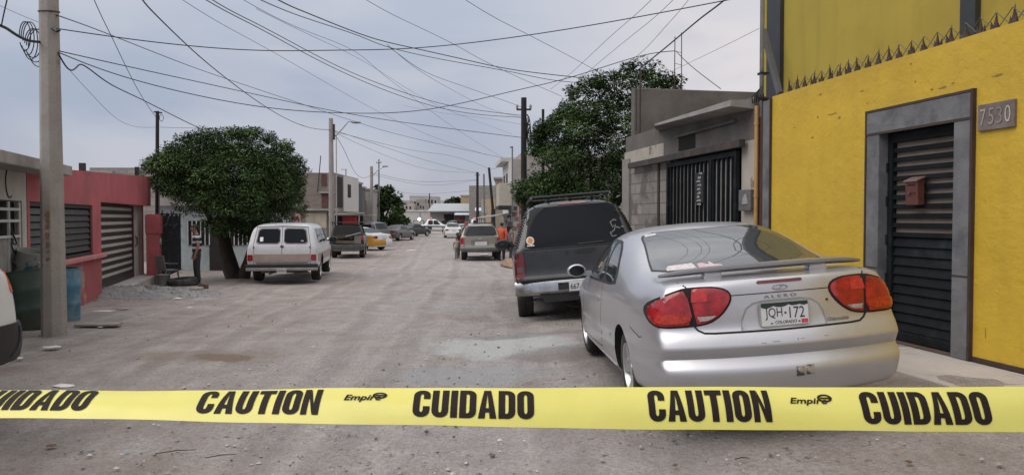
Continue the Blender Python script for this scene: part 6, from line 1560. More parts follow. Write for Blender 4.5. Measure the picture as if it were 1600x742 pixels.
# -- white full size van-like wagon on the left
def white_wagon():
    pt = pm('white_wagon_paint', (0.56, 0.57, 0.59), 0.38, var=0.06, scale=1.3, coat=0.3, stain=(0.40, 0.385, 0.37), sscale=1.2, sth=(0.52, 0.78))
    sp = suv_spec(pt, 5.45, 1.0, 1.74, 1.10, 0.80, 0.20, 0.50, 1.04, 0.36, clear=0.40, edge=0.94)
    sp['rear'] = [(0.38, 0.05), (0.6, 0.0), (0.95, 0.0), (1.10, 0.03), (1.62, 0.24), (2.0, 0.3)]
    root = thing('station_wagon', 'old white full size wagon with two rear doors and a faded brown band', 'wagon', (*place(441, 439, 21.0)[:2], -0.27), (0, 0, R(9.0)))
    body = finish(car_body_mesh(sp), 'body', [pt, M_DARK], root)
    pn = lambda *a, **k: panel(body, *a, parent=root, **k)
    gl = pm('black_rear_glass', (0.010, 0.012, 0.016))
    for s in (-1, 1):
        g = [(s*0.065, 1.16), (s*0.70, 1.16), (s*0.63, 1.555), (s*0.065, 1.565)]
        pn('window_seal', [(x+(0.03 if x > 0 else -0.03)*(1 if abs(x) > 0.1 else -0.6), z+(0.03 if z > 1.3 else -0.03)) for x, z in g], 'rear', pm('seal_grey', (0.20, 0.20, 0.21), 0.5), off=0.004, rnd=1, k=0.1)
        w = pn('rear_window', g, 'rear', gl, off=0.008, rnd=1, k=0.12)
        if s < 0: panel(body, 'window_sticker', quad(-0.61, -0.52, 1.21, 1.33), 'rear', M_WHITE, parent=w, off=0.010)
        else: panel(body, 'window_sticker', quad(0.52, 0.60, 1.21, 1.23), 'rear', pm('sticker_white', (0.55, 0.52, 0.54)), parent=w, off=0.010)
        pn('tail_light', [(s*0.80, 0.66), (s*0.945, 0.66), (s*0.945, 0.835), (s*0.80, 0.835)], 'rear', M_RED, off=0.012, rnd=1, k=0.08)
        panel(body, 'door_gap', stroke_poly([(s*0.78, 0.56), (s*0.785, 1.10), (s*0.70, 1.60)], 0.012), 'rear', M_DARK, parent=root, off=0.002, th=0.006)
        pn('hinge', [(s*0.755, 1.02), (s*0.79, 1.02), (s*0.79, 1.06), (s*0.755, 1.06)], 'rear', M_BLACK, off=0.018)
        for x0, x1 in ((0.55, 1.75), (1.86, 2.75), (2.84, 3.5)):
            pn('side_window', [(x0, 1.15), (x1, 1.15), (x1-(0.5 if x0 > 2.8 else 0.0), 1.56), (x0+(0.12 if x0 < 1 else 0), 1.56)], 'left' if s < 0 else 'right', gl, off=0.006, rnd=1, k=0.1)
        pn('brown_band', [(0.18, 0.62), (4.9, 0.62), (4.9, 0.86), (0.18, 0.86)], 'left' if s < 0 else 'right', pm('faded_brown_band', (0.34, 0.265, 0.245), 0.6, var=0.15, scale=4), off=0.004)
        pn('arch_trim', stroke_poly([(1.15+0.44*math.cos(t), 0.37+0.44*math.sin(t)) for t in np.linspace(0.1, PI-0.1, 16)], 0.03), 'left' if s < 0 else 'right', M_BLACK, off=0.008)
    panel(body, 'door_gap', stroke_poly([(0, 0.56), (0, 1.66)], 0.012), 'rear', M_DARK, parent=root, off=0.002, th=0.006)
    pn('brown_band', quad(-0.785, 0.785, 0.63, 0.85), 'rear', pm('faded_brown_band', (0.34, 0.265, 0.245)), off=0.004)
    pn('dented_panel', quad(-0.72, 0.72, 0.575, 0.622), 'rear', pm('dent_grey', (0.20, 0.195, 0.19), 0.6, var=0.3, scale=6), off=0.003)
    pn('door_handle', quad(-0.04, 0.05, 1.04, 1.09), 'rear', M_BLACK, off=0.02)
    b = MB(); b.box(-0.99, 0.99, -0.10, 0.06, 0.375, 0.47); bp = b.build('bumper', pm('dull_chrome', (0.34, 0.335, 0.32), 0.35, metal=0.7, var=0.25, scale=4), root, bevel=0.02)
    b = MB(); b.box(-1.0, 1.0, -0.11, 0.05, 0.473, 0.565); b.build('bumper_strip', M_BLACK, bp, bevel=0.01)
    m = MB(); m.box(-0.13, 0.13, -0.118, -0.102, 0.315, 0.455); pl = m.build('licence_plate', pm('plate_pale', (0.55, 0.54, 0.55)), root)
    lettering('plate_number', 'DK-71-83' if False else 'EKN8163', pm('plate_brownish', (0.16, 0.09, 0.09), 0.6), pl, plane_map((-0.11, -0.120, 0.345), (0.22, 0, 0), (0, 0, 0.07)), 0.02)
    m = MB(); m.tube([(-0.35, 0.05, 0.30), (-0.35, 0.7, 0.30)], 0.04, 10); m.tube([(-0.6, 0.15, 0.33), (0.7, 0.15, 0.33)], 0.03, 8); m.tube([(0.3, 0.08, 0.29), (0.75, 0.08, 0.31)], 0.022, 8); m.build('underbody_pipes', pm('rusty_pipe', (0.20, 0.18, 0.165), 0.6, metal=0.5, var=0.3), root)
    panel(body, 'roof_gutter', stroke_poly([(-0.72, 1.615), (0, 1.645), (0.72, 1.615)], 0.02), 'rear', pm('seal_grey', (0.20, 0.20, 0.21)), parent=root, off=0.012)
    for s in (1, -1): mirror_glass(root, s*1.0, 3.55, 1.17, M_BLACK, s, 1.15)
    add_wheels(root, sp, 'steel')
white_wagon()

def black_hauler():
    pt = pm('black_truck_paint', (0.014, 0.014, 0.016), 0.5, var=0.25, scale=2, coat=0.1, spec=0.3, stain=(0.04, 0.037, 0.034), sscale=2)
    sp = suv_spec(pt, 4.7, 0.84, 1.66, 1.08, 0.62, 0.22, 0.66, 1.0, 0.35, clear=0.42)
    root = thing('wrecked_truck', 'battered black truck with missing tailgate loaded with scrap behind the white wagon', 'truck', (*place(542, 405, 35.5)[:2], gz(-7.9, 35.5)), (0, 0, R(9.0)))
    body = finish(car_body_mesh(sp), 'body', [pt, M_DARK], root); pn = lambda *a, **k: panel(body, *a, parent=root, **k)
    pn('rear_window', quad(-0.68, 0.66, 1.12, 1.575, -0.60, 0.58), 'rear', M_DARK, off=0.006, rnd=1, k=0.1)
    pn('open_tailgate', quad(-0.66, 0.66, 0.70, 1.10), 'rear', M_DARK, off=0.006)
    side_glass(body, [(0.5, 1.12), (1.6, 1.12), (1.6, 1.54), (0.62, 1.54)], root=root); side_glass(body, [(1.7, 1.12), (2.5, 1.12), (2.5, 1.54), (1.7, 1.54)], root=root)
    pn('tail_light', [(0.70, 0.86), (0.80, 0.86), (0.80, 1.08), (0.70, 1.08)], 'rear', M_RED, off=0.012)
    pn('side_panel', [(0.1, 0.6), (2.2, 0.6), (2.2, 1.1), (0.1, 1.1)], 'right', pm('grey_primer', (0.20, 0.20, 0.21), 0.6, var=0.15), off=0.006)
    b = MB(); b.box(-0.84, 0.84, -0.12, 0.05, 0.50, 0.68); b.prism([(-0.84, 0.42), (-0.5, 0.36), (0.5, 0.36), (0.84, 0.44), (0.84, 0.50), (-0.84, 0.50)], -0.10, 0.04, 'y'); b.build('bumper', pm('dark_steel_bumper', (0.11, 0.108, 0.105), 0.45, metal=0.5, var=0.3, scale=4), root, bevel=0.02)
    # roof tray
    m = MB(); m.box(-0.80, 0.70, 0.35, 1.9, 1.735, 1.76)
    for x in (-0.7, 0.6):
        for y in (0.5, 1.7): m.box(x-0.02, x+0.02, y-0.02, y+0.02, 1.62, 1.735)
    m.build('roof_rack', M_BLACK, root)
    add_wheels(root, sp, 'steel')
    # the load: boards and scrap
    M = root.matrix_basis.copy(); M = Matrix.LocRotScale(root.location, root.rotation_euler, None)
    pc = pm('scrap_board', (0.10, 0.082, 0.065), 0.9, var=0.3, scale=4); pd = pm('scrap_dark', (0.05, 0.045, 0.04), 0.8, var=0.3)
    for k, (c, sz, ry, mt, lb) in enumerate((((-0.05, -0.03, 0.80), (0.92, 0.10, 0.16), 2, pc, 'long brown scrap board lying on the truck bumper'), ((-0.12, -0.02, 1.05), (0.75, 0.10, 0.10), -4, pc, 'thin brown board propped over the scrap load'), ((0.52, -0.02, 0.92), (0.34, 0.12, 0.42), 3, pm('scrap_grey', (0.16, 0.148, 0.13), 0.8, var=0.25), 'upright grey scrap panel on the right of the truck load'), ((0.30, -0.06, 1.16), (0.75, 0.14, 0.06), -14, pm('scrap_pale', (0.24, 0.235, 0.22), 0.7), 'pale bent sheet across the top of the truck load'))):
        m = MB(); m.cbox((0, 0, 0), sz, (0, R(ry), 0)); o = m.build('scrap_board', mt, bevel=0.01); o.matrix_world = M @ Matrix.Translation(c); tag(o, lb, 'scrap', 'scrap loaded on the black truck')
    m = MB()
    for k in range(8): m.tube([(-0.5+0.11*k+0.08*math.sin(t+k), 0.02*math.cos(t), 1.0+0.10*math.sin(t*1.3+k)) for t in np.linspace(0, 4, 10)], 0.02, 5)
    o = m.build('scrap_hoses', pd); o.matrix_world = M @ Matrix.Translation((0, -0.06, 0.05)); tag(o, 'tangle of dark hoses in the truck load', 'scrap', 'scrap loaded on the black truck')
black_hauler()

def tan_suv():
    pt = pm('tan_paint', (0.27, 0.245, 0.215), 0.35, metal=0.3, var=0.08, scale=1.5, coat=0.4, stain=(0.20, 0.18, 0.16), sscale=1.5)
    sp = suv_spec(pt, 4.75, 0.93, 1.68, 1.12, 0.66, 0.30, 0.62, 1.05, 0.36, clear=0.40)
    root = thing('tan_utility_vehicle', 'tan beige utility vehicle seen from behind in the middle distance', 'utility vehicle', (*place(751, 402, 33.5)[:2], gz(-1.4, 33.5)), (0, R(-1), R(3)))
    body = finish(car_body_mesh(sp), 'body', [pt, M_DARK], root); pn = lambda *a, **k: panel(body, *a, parent=root, **k)
    pn('rear_window', quad(-0.78, 0.78, 1.14, 1.59, -0.66, 0.66), 'rear', M_GLASS, off=0.006, rnd=1, k=0.1)
    side_glass(body, [(0.5, 1.14), (1.6, 1.14), (1.6, 1.55), (0.66, 1.55)], root=root); side_glass(body, [(1.7, 1.14), (2.6, 1.14), (2.5, 1.55), (1.7, 1.55)], root=root)
    for s in (1, -1):
        t = pn('tail_light', [(s*0.74, 0.68), (s*0.90, 0.68), (s*0.89, 1.06), (s*0.76, 1.06)], 'rear', M_RED, off=0.012, rnd=1, k=0.1)
        panel(body, 'reverse_lamp', [(s*0.76, 0.70), (s*0.88, 0.70), (s*0.88, 0.77), (s*0.76, 0.77)], 'rear', M_CLEAR, parent=t, off=0.018)
    pn('bumper_cover', quad(-0.90, 0.90, 0.43, 0.60), 'rear', pm('bumper_grey', (0.085, 0.085, 0.085), 0.6, var=0.2), off=0.02, rnd=1, k=0.06)
    pn('plate_recess', quad(-0.42, 0.40, 0.72, 0.97), 'rear', pm('tan_shadow', (0.17, 0.155, 0.14), 0.5), off=0.004, rnd=1, k=0.08)  # recess shade painted as a flat panel of darker tan
    panel(body, 'tailgate_gap', stroke_poly([(-0.72, 0.63), (-0.72, 1.11), (0.72, 1.11), (0.72, 0.63)], 0.012), 'rear', M_DARK, parent=root, off=0.002, th=0.006)
    plate(body, root, 0.03, 0.80, 0.55, 0.17)
    pn('emblem', [(0.06*math.cos(t), 1.02+0.025*math.sin(t)) for t in np.linspace(0, 2*PI, 13)[:-1]], 'rear', M_CHROME, off=0.012)
    m = MB()
    for s in (1, -1): m.tube([(s*0.6, 0.45, 1.66), (s*0.6, 0.55, 1.72), (s*0.6, 2.3, 1.72), (s*0.6, 2.4, 1.66)], 0.02, 6)
    m.tube([(-0.6, 0.7, 1.72), (0.6, 0.7, 1.72)], 0.02, 6); m.tube([(-0.6, 1.9, 1.72), (0.6, 1.9, 1.72)], 0.02, 6); m.build('roof_rack', M_BLACK, root)
    m = MB(); m.tube([(0.0, 0.05, 0.30), (0.35, 0.05, 0.31)], 0.05, 8); m.build('exhaust', M_CHROME, root)
    for s in (1, -1): mirror_glass(root, s*0.92, 3.2, 1.18, pt, s, 1.1)
    add_wheels(root, sp)
tan_suv()

def far_sedans():
    def sedan(label, paint, px, py, d, yaw, name='parked_car', **k):
        sp = sedan_spec(paint, **k); a = place(px, py, d)
        root = thing(name, label, 'car', a, (0, 0, R(yaw)))
        body = finish(car_body_mesh(sp), 'body', [paint, M_DARK], root); L = sp['L']; hw = sp['W'][2][1]; deck = sp['top'][1][1]; H = max(t[1] for t in sp['top'])
        pn = lambda *a, **q: panel(body, *a, parent=root, **q)
        pn('rear_window', quad(-hw*0.74, hw*0.74, deck+0.05, H-0.08, -hw*0.62, hw*0.62), 'rear', M_GLASS, off=0.006, rnd=1, k=0.1)
        pn('windscreen', quad(-hw*0.74, hw*0.74, deck+0.05, H-0.08, -hw*0.62, hw*0.62), 'front', M_GLASS, off=0.006, rnd=1, k=0.1)
        b = sp['belt'][0][1]
        side_glass(body, [(L*0.24, b+0.04), (L*0.44, b+0.03), (L*0.44, H-0.09), (L*0.34, H-0.11)], root=root); side_glass(body, [(L*0.455, b+0.03), (L*0.68, b+0.02), (L*0.57, H-0.13), (L*0.455, H-0.09)], root=root)
        for s in (1, -1):
            pn('tail_light', [(s*hw*0.56, 0.70), (s*hw*0.93, 0.70), (s*hw*0.90, 0.86), (s*hw*0.58, 0.87)], 'rear', M_RED, off=0.01, rnd=1)
            pn('headlight', [(s*hw*0.45, 0.55), (s*hw*0.84, 0.57), (s*hw*0.80, 0.69), (s*hw*0.48, 0.67)], 'front', M_LAMP, off=0.01, rnd=1)
            mirror_glass(root, s*hw*0.97, L*0.64, b+0.07, paint, s, 0.85)
        plate(body, root, 0, 0.72, 0.32, 0.15)
        add_wheels(root, sp); return root, body, sp
    wp = pm('white_car_paint', (0.68, 0.68, 0.68), 0.35, var=0.05, coat=0.4)
    r, b, sp = sedan('white car with orange yellow rear wing panels behind the black truck', wp, 600, 388, 44.5, 56, L=4.5)
    yl = pm('taxi_orange', (0.52, 0.255, 0.025), 0.4, var=0.08, coat=0.3)
    for ax in ('left', 'right'):
        panel(b, 'yellow_panel', [(0.05, 0.30), (0.55, 0.28), (0.56, 0.50), (0.72, 0.70), (1.0, 0.76), (1.3, 0.68), (1.45, 0.5), (1.46, 0.3), (2.1, 0.3), (2.1, 0.86), (0.05, 0.90)], ax, yl, parent=r, off=0.005)
    panel(b, 'yellow_panel', quad(-0.80, 0.10, 0.32, 0.66), 'rear', yl, parent=r, off=0.005)
    gp = pm('grey_car_paint', (0.085, 0.088, 0.095), 0.3, metal=0.4, var=0.08, coat=0.4)
    sedan('dark grey sedan parked beyond the white and orange car', gp, 604, 372, 62, -16, H=1.40)
    sp2 = suv_spec(pm('grey_van_paint', (0.17, 0.175, 0.185), 0.35, metal=0.3, var=0.08, coat=0.3), 4.6, 0.90, 1.66, 1.05, 0.66, 0.3, 0.6, 1.0, 0.34)
    a = place(600, 374, 56); r = thing('grey_utility_vehicle', 'grey utility vehicle parked crosswise behind the white and orange car', 'utility vehicle', a, (0, 0, R(62)))
    b = finish(car_body_mesh(sp2), 'body', [sp2['paint'], M_DARK], r)
    side_glass(b, [(0.5, 1.1), (1.6, 1.1), (1.6, 1.52), (0.7, 1.52)], root=r); side_glass(b, [(1.7, 1.1), (2.7, 1.1), (2.5, 1.52), (1.7, 1.52)], root=r); panel(b, 'rear_window', quad(-0.72, 0.72, 1.1, 1.55, -0.6, 0.6), 'rear', M_GLASS, parent=r, off=0.006)
    for s in (1, -1): panel(b, 'tail_light', [(s*0.72, 0.7), (s*0.86, 0.7), (s*0.86, 0.95), (s*0.72, 0.95)], 'rear', M_RED, parent=r, off=0.01)
    add_wheels(r, sp2)
    r, b, sp = sedan('white sedan seen from behind in front of the police pickup', wp, 709, 371, 71, 8, L=4.6, H=1.48)
    sedan('black sedan parked among the police beside the far left tree', pm('black_car_paint', (0.016, 0.016, 0.018), 0.3, coat=0.4, var=0.1), 626, 366, 76, -30, L=4.5)
    sedan('pale blue car parked beyond the police pickup hood', pm('pale_blue_paint', (0.17, 0.27, 0.31), 0.35, coat=0.3, var=0.08), 692, 361, 101, -40, L=4.5, H=1.6)
    sedan('silver grey car parked before the market hall shop fronts', pm('grey_silver_paint', (0.30, 0.30, 0.31), 0.35, metal=0.4, coat=0.3, var=0.08), 735, 361, 99, 12, L=4.5)
    # near left edge: white car nose with black bumper
    wp2 = pm('white_car_paint_worn', (0.64, 0.65, 0.66), 0.4, var=0.05, coat=0.3, stain=(0.5, 0.49, 0.47), sscale=1.4)
    sp3 = sedan_spec(wp2, L=4.3, hw=0.83, H=1.5, deck=1.16, belt=1.06)
    sp3['zb'] = 0.34; sp3['top'][-2:] = [(3.9, 1.12), (4.3, 0.98)]; sp3['belt'][-2:] = [(3.9, 1.02), (4.3, 0.86)]; sp3['fbulge'] = 0.1
    sp3['W'] = [(0, 0.75), (0.2, 0.8), (0.9, 0.83), (3.4, 0.83), (4.0, 0.82), (4.2, 0.79), (4.3, 0.74)]
    r = thing('white_hatchback', 'white car nose with black bumper and orange side lamp at the left edge', 'car', (-4.56, 1.45, 0.04), (0, 0, R(0))); r.scale = (1, 1, 1.27)
    b = finish(car_body_mesh(sp3), 'body', [wp2, M_DARK], r)
    for s, ax in ((1, 'right'), (-1, 'left')):
        panel(b, 'side_marker', [(4.05, 0.80), (4.20, 0.80), (4.20, 0.99), (4.05, 0.99)], ax, M_AMBER, parent=r, off=0.008, rnd=1, k=0.15)
        panel(b, 'side_window', [(1.3, 1.10), (2.7, 1.08), (2.3, 1.40), (1.5, 1.42)], ax, M_GLASS, parent=r, off=0.006, rnd=1)
        panel(b, 'headlight', [(s*0.40, 0.80), (s*0.74, 0.80), (s*0.72, 0.94), (s*0.42, 0.94)], 'front', M_LAMP, parent=r, off=0.008)
        panel(b, 'bumper_side', [(3.72, 0.40), (4.32, 0.40), (4.34, 0.62), (3.72, 0.62)], ax, M_BLACK, parent=r, off=0.02, th=0.03, rnd=1, k=0.15)
    panel(b, 'bumper', quad(-0.78, 0.78, 0.40, 0.62), 'front', M_BLACK, parent=r, off=0.03, th=0.04, rnd=1, k=0.1)
    panel(b, 'windscreen', quad(-0.62, 0.62, 1.15, 1.42, -0.52, 0.52), 'front', M_GLASS, parent=r, off=0.006)
    add_wheels(r, sp3, 'steel')
far_sedans()

def police_pickup(label, px, py, d, yaw, livery, lit=True):
    wp = pm('white_car_paint', (0.68, 0.68, 0.68)) if livery else pm('navy_truck_paint', (0.022, 0.026, 0.036), 0.35, var=0.2, coat=0.4)
    L = 5.3; sp = suv_spec(wp, L, 0.95, 1.80, 1.12, 0.68, 0.0, 0.66, 1.10, 0.38, clear=0.46)
    sp['top'] = [(0, 1.10), (0.2, 1.14), (1.6, 1.15), (1.85, 1.20), (2.05, 1.74), (2.3, 1.80), (3.0, 1.80), (3.3, 1.72), (3.95, 1.16), (4.2, 1.12), (5.0, 1.05), (5.3, 0.92)]
    sp['roof'] = [(0, 0.80), (1.7, 0.80), (2.05, 0.70), (3.2, 0.70), (3.9, 0.80), (5.3, 0.68)]; sp['belt'] = [(0, 1.08), (3.6, 1.08), (4.2, 1.03), (5.0, 0.95), (5.3, 0.82)]
    sp['stations'] = [0, 0.05, 0.2, 0.7, 1.2, 1.65, 1.88, 2.05, 2.3, 2.7, 3.1, 3.5, 3.95, 4.3, 4.8, 5.1, 5.3]
    root = thing('police_pickup', label, 'pickup truck', place(px, py, d), (0, 0, R(yaw)))
    b = finish(car_body_mesh(sp), 'body', [wp, M_DARK], root)
    side_glass(b, [(2.15, 1.15), (2.75, 1.15), (2.75, 1.66), (2.22, 1.66)], root=root); side_glass(b, [(2.82, 1.15), (3.65, 1.14), (3.25, 1.64), (2.82, 1.66)], root=root)
    panel(b, 'windscreen', quad(-0.72, 0.72, 1.2, 1.68, -0.6, 0.6), 'front', M_GLASS, parent=root, off=0.006); panel(b, 'rear_window', quad(-0.62, 0.62, 1.25, 1.68, -0.58, 0.58), 'rear', M_GLASS, parent=root, off=0.006)
    if livery:
        nv = pm('police_navy', (0.02, 0.025, 0.045), 0.4)
        for ax in ('left', 'right'):
            panel(b, 'dark_stripe', [(0.1, 0.86), (5.0, 0.86), (5.0, 0.98), (2.0, 1.02), (0.1, 1.04)], ax, nv, parent=root, off=0.005); panel(b, 'dark_lower', [(0.1, 0.60), (0.62, 0.60), (0.7, 0.80), (0.1, 0.86)], ax, nv, parent=root, off=0.005)
            panel(b, 'dark_door', [(2.1, 0.58), (2.62, 0.58), (2.62, 0.855), (2.1, 0.855)], ax, nv, parent=root, off=0.005)
    for s in (1, -1): panel(b, 'tail_light', [(s*0.80, 0.76), (s*0.92, 0.76), (s*0.92, 1.02), (s*0.80, 1.02)], 'rear', M_RED, parent=root, off=0.01)
    # roll bar over the bed and light bar on the cab
    m = MB()
    for y in (0.5, 1.7): m.tube([(-0.75, y, 1.1), (-0.72, y, 1.62), (0.72, y, 1.62), (0.75, y, 1.1)], 0.035, 8)
    for s in (1, -1): m.tube([(s*0.72, 0.5, 1.62), (s*0.72, 1.7, 1.62)], 0.03, 8)
    m.build('roll_bar', M_BLACK, root)
    lb = MB(); lb.box(-0.6, 0.6, 2.42, 2.68, 1.815, 1.85); bar = lb.build('light_bar', M_BLACK, root)
    blue = pm('blue_beacon', (0.10, 0.20, 1.0), 0.3, var=0, emit=1.6 if lit else None); red = pm('red_beacon', (1.0, 0.12, 0.08), 0.3, var=0, emit=1.2 if lit else None)
    m = MB(); m.box(-0.58, -0.04, 2.44, 2.66, 1.852, 1.96); m.build('beacon', blue, bar, bevel=0.02); m = MB(); m.box(0.04, 0.58, 2.44, 2.66, 1.852, 1.96); m.build('beacon', red, bar, bevel=0.02)
    if lit:
        m = MB(); m.blob((0.55, 1.15, 1.80), 0.16, 12, 8); m.build('flashing_lamp', pm('white_flash', (1.0, 0.95, 1.0), 0.3, var=0, emit=9.0), root, smooth=True)
        m = MB(); m.tube([(0.55, 1.15, 1.62), (0.55, 1.15, 1.75)], 0.03, 6); m.build('lamp_stem', M_BLACK, root)
    add_wheels(root, sp); return root
police_pickup('white and navy police pickup with flashing lights across the end of the street', 640, 364, 88, -82, True)
police_pickup('dark navy pickup parked behind the flashing police pickup on its left', 634, 363, 93, 62, False, False)
police_pickup('pale police pickup nearly hidden behind the white sedan', 712, 363, 97, -75, True, False)
# ---------------------------------------------------------------- the far end of the street
def box_house(name, label, cat, px0, px1, pyt, d, depth, mat, zf=-0.36, roof=True, wins=(), yaw=0.0, door=None, roofmat=None, over=0.15):
    """a house: its front runs from pixel column px0 to px1 at depth d; windows as (u0, u1, v0, v1, material)"""
    a, b = P(px0, 340, d), P(px1, 340, d); w = b.x-a.x; h = P(px0, pyt, d).z-zf
    root = thing(name, label, cat, (a.x, a.y, zf), yaw); m = MB(); m.box(0, w, 0, depth, -0.5, h); m.build('wall', mat, root)
    if roof: m = MB(); m.box(-over, w+over, -over, depth+over, h+0.003, h+0.16); m.build('roof_slab', roofmat or M_CONC, root)
    for (u0, u1, v0, v1, mt) in wins:
        m = MB(); m.box(w*u0, w*u1, -0.06, -0.003, h*v0, h*v1); wn = m.build('window', mt, root)
        m = MB(); m.box(w*u0-0.06, w*u1+0.06, -0.10, -0.062, h*v0-0.10, h*v0-0.02); m.build('sill', M_CONC, wn)
    if door: m = MB(); m.box(w*door[0], w*door[1], -0.05, -0.004, 0, 2.0); m.build('door', M_DKBROWN, root)
    return root, w, h
M_BRICKB = block_mat('weathered_brick', (0.205, 0.165, 0.145), (0.275, 0.225, 0.20), (0.20, 0.18, 0.165), 0.34, 0.16, 0.02, plaster=(0.235, 0.21, 0.195), pth=(0.52, 0.6), pscale=0.35)
M_WINBR = pm('brown_shutter', (0.095, 0.04, 0.035), 0.7, var=0.3, scale=3)
M_FARWHITE = pm('far_white_wall', (0.50, 0.49, 0.475), 0.9, var=0.08, scale=0.6, stain=(0.38, 0.36, 0.34), sscale=0.5)
M_TIN = pm('corrugated_tin', (0.40, 0.405, 0.41), 0.5, metal=0.3, var=0.15, scale=2, stain=(0.26, 0.22, 0.20), sscale=1.5)

def left_far_row():
    d = 48; a, c, b = P(392, 340, d), P(523, 340, d), P(523, 340, d)
    zf = -0.36; h = P(470, 270, d).z-zf; w = c.x-a.x
    r = thing('two_storey_house', 'two storey bare brick house with brown shuttered windows behind the white wagon', 'house', (a.x, d, zf))
    m = MB(); m.box(0, w, 0, 7.5, -0.5, h); m.build('wall', M_BRICKB, r)
    fx = lambda px: (P(px, 340, d).x-a.x); fz = lambda py: P(470, py, d).z-zf
    for x0, x1, y0, y1 in ((503, 511, 291, 272), (503, 519, 325, 302)):
        m = MB(); m.box(fx(x0), fx(x1), -0.03, -0.002, fz(y0), fz(y1)); m.build('window', M_WINBR, r)
    m = MB(); m.box(fx(500), fx(524), -0.22, -0.003, fz(302), fz(299.5)); m.build('ledge', M_CONC, r)
    m = MB(); m.box(-0.1, w+0.25, -0.3, -0.004, fz(329), fz(326)); m.build('floor_slab', M_CONC, r)
    m = MB(); m.box(fx(478), fx(510), -0.02, -0.003, fz(356), fz(333)); m.build('pale_panel', pm('pale_ochre_panel', (0.40, 0.345, 0.27), 0.9, var=0.2, scale=1.5), r)
    m = MB(); m.box(fx(490), fx(491), -0.035, -0.021, fz(356), fz(333)); m.build('panel_joint', M_CONC, r)
    m = MB(); m.box(fx(512), fx(516), -0.03, -0.003, 0.1, fz(331)); m.build('dark_doorway', M_DARK, r)
    m = MB(); m.tube([(fx(500), -0.1, h), (fx(502.5), -0.1, h+1.1), (fx(497), -0.1, fz(300))], 0.03, 5); m.build('service_pipe', M_DKBROWN, r)
    # the street front, running away
    m = MB(); m.box(w+0.001, w+0.03, 0.5, 2.2, fz(324), h-0.2); m.build('dark_opening', M_DARK, r)
    m = MB(); m.box(w+0.002, w+0.05, 2.4, 7.3, fz(330), h-0.05); fw = m.build('white_front', M_FARWHITE, r)
    m = MB(); m.box(w+0.051, w+0.07, 3.6, 4.6, fz(306), fz(284)); m.build('window', M_DARK, r)
    # houses beyond, each set with its street front on the same line
    def row(label, px0, px1, pyt, d, dep, mat, ex=0.0):
        k0 = (px1-800)/FPX
        return box_house('row_house', label, 'house', px0, px1, pyt, d, dep, mat, wins=((0.70, 0.9, 0.55, 0.8, M_DARK),), over=0.1)
    row('narrow dark slate upper storey house past the brick house', 500, 549, 285, 56, 4.0, pm('slate_wall', (0.060, 0.068, 0.08), 0.8, var=0.2))
    row('grey brown house with flat roof further along the left row', 510, 556, 292, 61, 4.0, pm('grey_brown_wall', (0.13, 0.115, 0.105), 0.9, var=0.2))
    row('pale grey plastered house with a white roof edge by the far tree', 520, 577, 297, 66, 6.0, pm('pale_grey_wall', (0.33, 0.315, 0.295), 0.9, var=0.15))
    # pink board with a circular symbol, and a brown wooden board over the wagon
    g = P(461, 342, 30); b = thing('pink_board', 'pink board with a dark red ring symbol above the white wagon', 'sign', (g.x, 30, g.z))
    m = MB(); m.box(-0.22, 0.22, 0, 0.03, -0.24, 0.20); m.build('board', pm('pink_board', (0.52, 0.25, 0.27), 0.8, var=0.1), b)
    m = MB(); m.box(-0.19, -0.15, 0.032, 0.07, gz(g.x, 30)-g.z, -0.1); m.build('post', M_DKBROWN, b); m = MB(); m.box(0.15, 0.19, 0.032, 0.07, gz(g.x, 30)-g.z, -0.1); m.build('post', M_DKBROWN, b)
    rg = MB(); n = 28; Rr = 0.15
    V = [(0.02+q*math.cos(t), -0.004, -0.07+q*math.sin(t)) for q in (Rr, Rr-0.03) for t in np.linspace(0, 2*PI, n+1)[:-1]]
    rg.add(V, [(i, (i+1) % n, n+(i+1) % n, n+i) for i in range(n)]); rg.add([(-0.08, -0.005, 0.05), (-0.05, -0.005, 0.05), (0.06, -0.005, -0.1), (0.03, -0.005, -0.1)], [(0, 1, 2, 3)]); rg.build('ring_symbol', pm('dark_red_ink', (0.10, 0.03, 0.035), 0.7), b)
    g = P(434, 345, 31); m = MB(); m.box(-0.32, 0.30, 0, 0.06, gz(g.x, 31)-g.z, 0.32); o = m.build('wooden_board', pm('brown_plank_board', (0.16, 0.105, 0.055), 0.9, var=0.35, scale=5, stretch=(4, 1, 1))); o.location = g; tag(o, 'upright brown wooden board above the left of the white wagon roof', 'board')
    m = MB(); m.box(0, 2.0, 0, 0.2, -0.6, 1.5); o = m.build('garden_wall', M_BLOCK); o.location = (P(397, 340, 31.5).x, 31.5, -0.35); tag(o, 'low grey block wall behind the white wagon', 'wall')
    # awning with red cloth beyond the wrecked truck
    g = P(548, 341, 44); st = thing('street_stall', 'street stall with tin awning and hanging red cloth beyond the wrecked truck', 'stall', (g.x, 44, -0.36))
    w_ = 36/FPX*44
    m = MB(); m.bar((-w_*0.75, -0.4, 2.15), (w_*0.55, -0.4, 2.25), 1.6, 0.05); m.build('awning', M_TIN, st)
    for x in (-w_*0.7, w_*0.5): m = MB(); m.tube([(x, -0.9, 0), (x, -0.9, 2.15)], 0.04, 6); m.build('post', M_CONC, st)
    m = MB(); m.box(-w_*0.30, w_*0.33, -0.35, -0.30, 0.9, 2.05); m.build('red_cloth', pm('red_cloth', (0.30, 0.035, 0.04), 0.85, var=0.35, scale=3, stretch=(3, 1, 0.6)), st)
    m = MB(); m.box(-w_*0.72, w_*0.5, 0.2, 0.3, 0, 2.1); m.build('back_sheet', M_DARK, st)
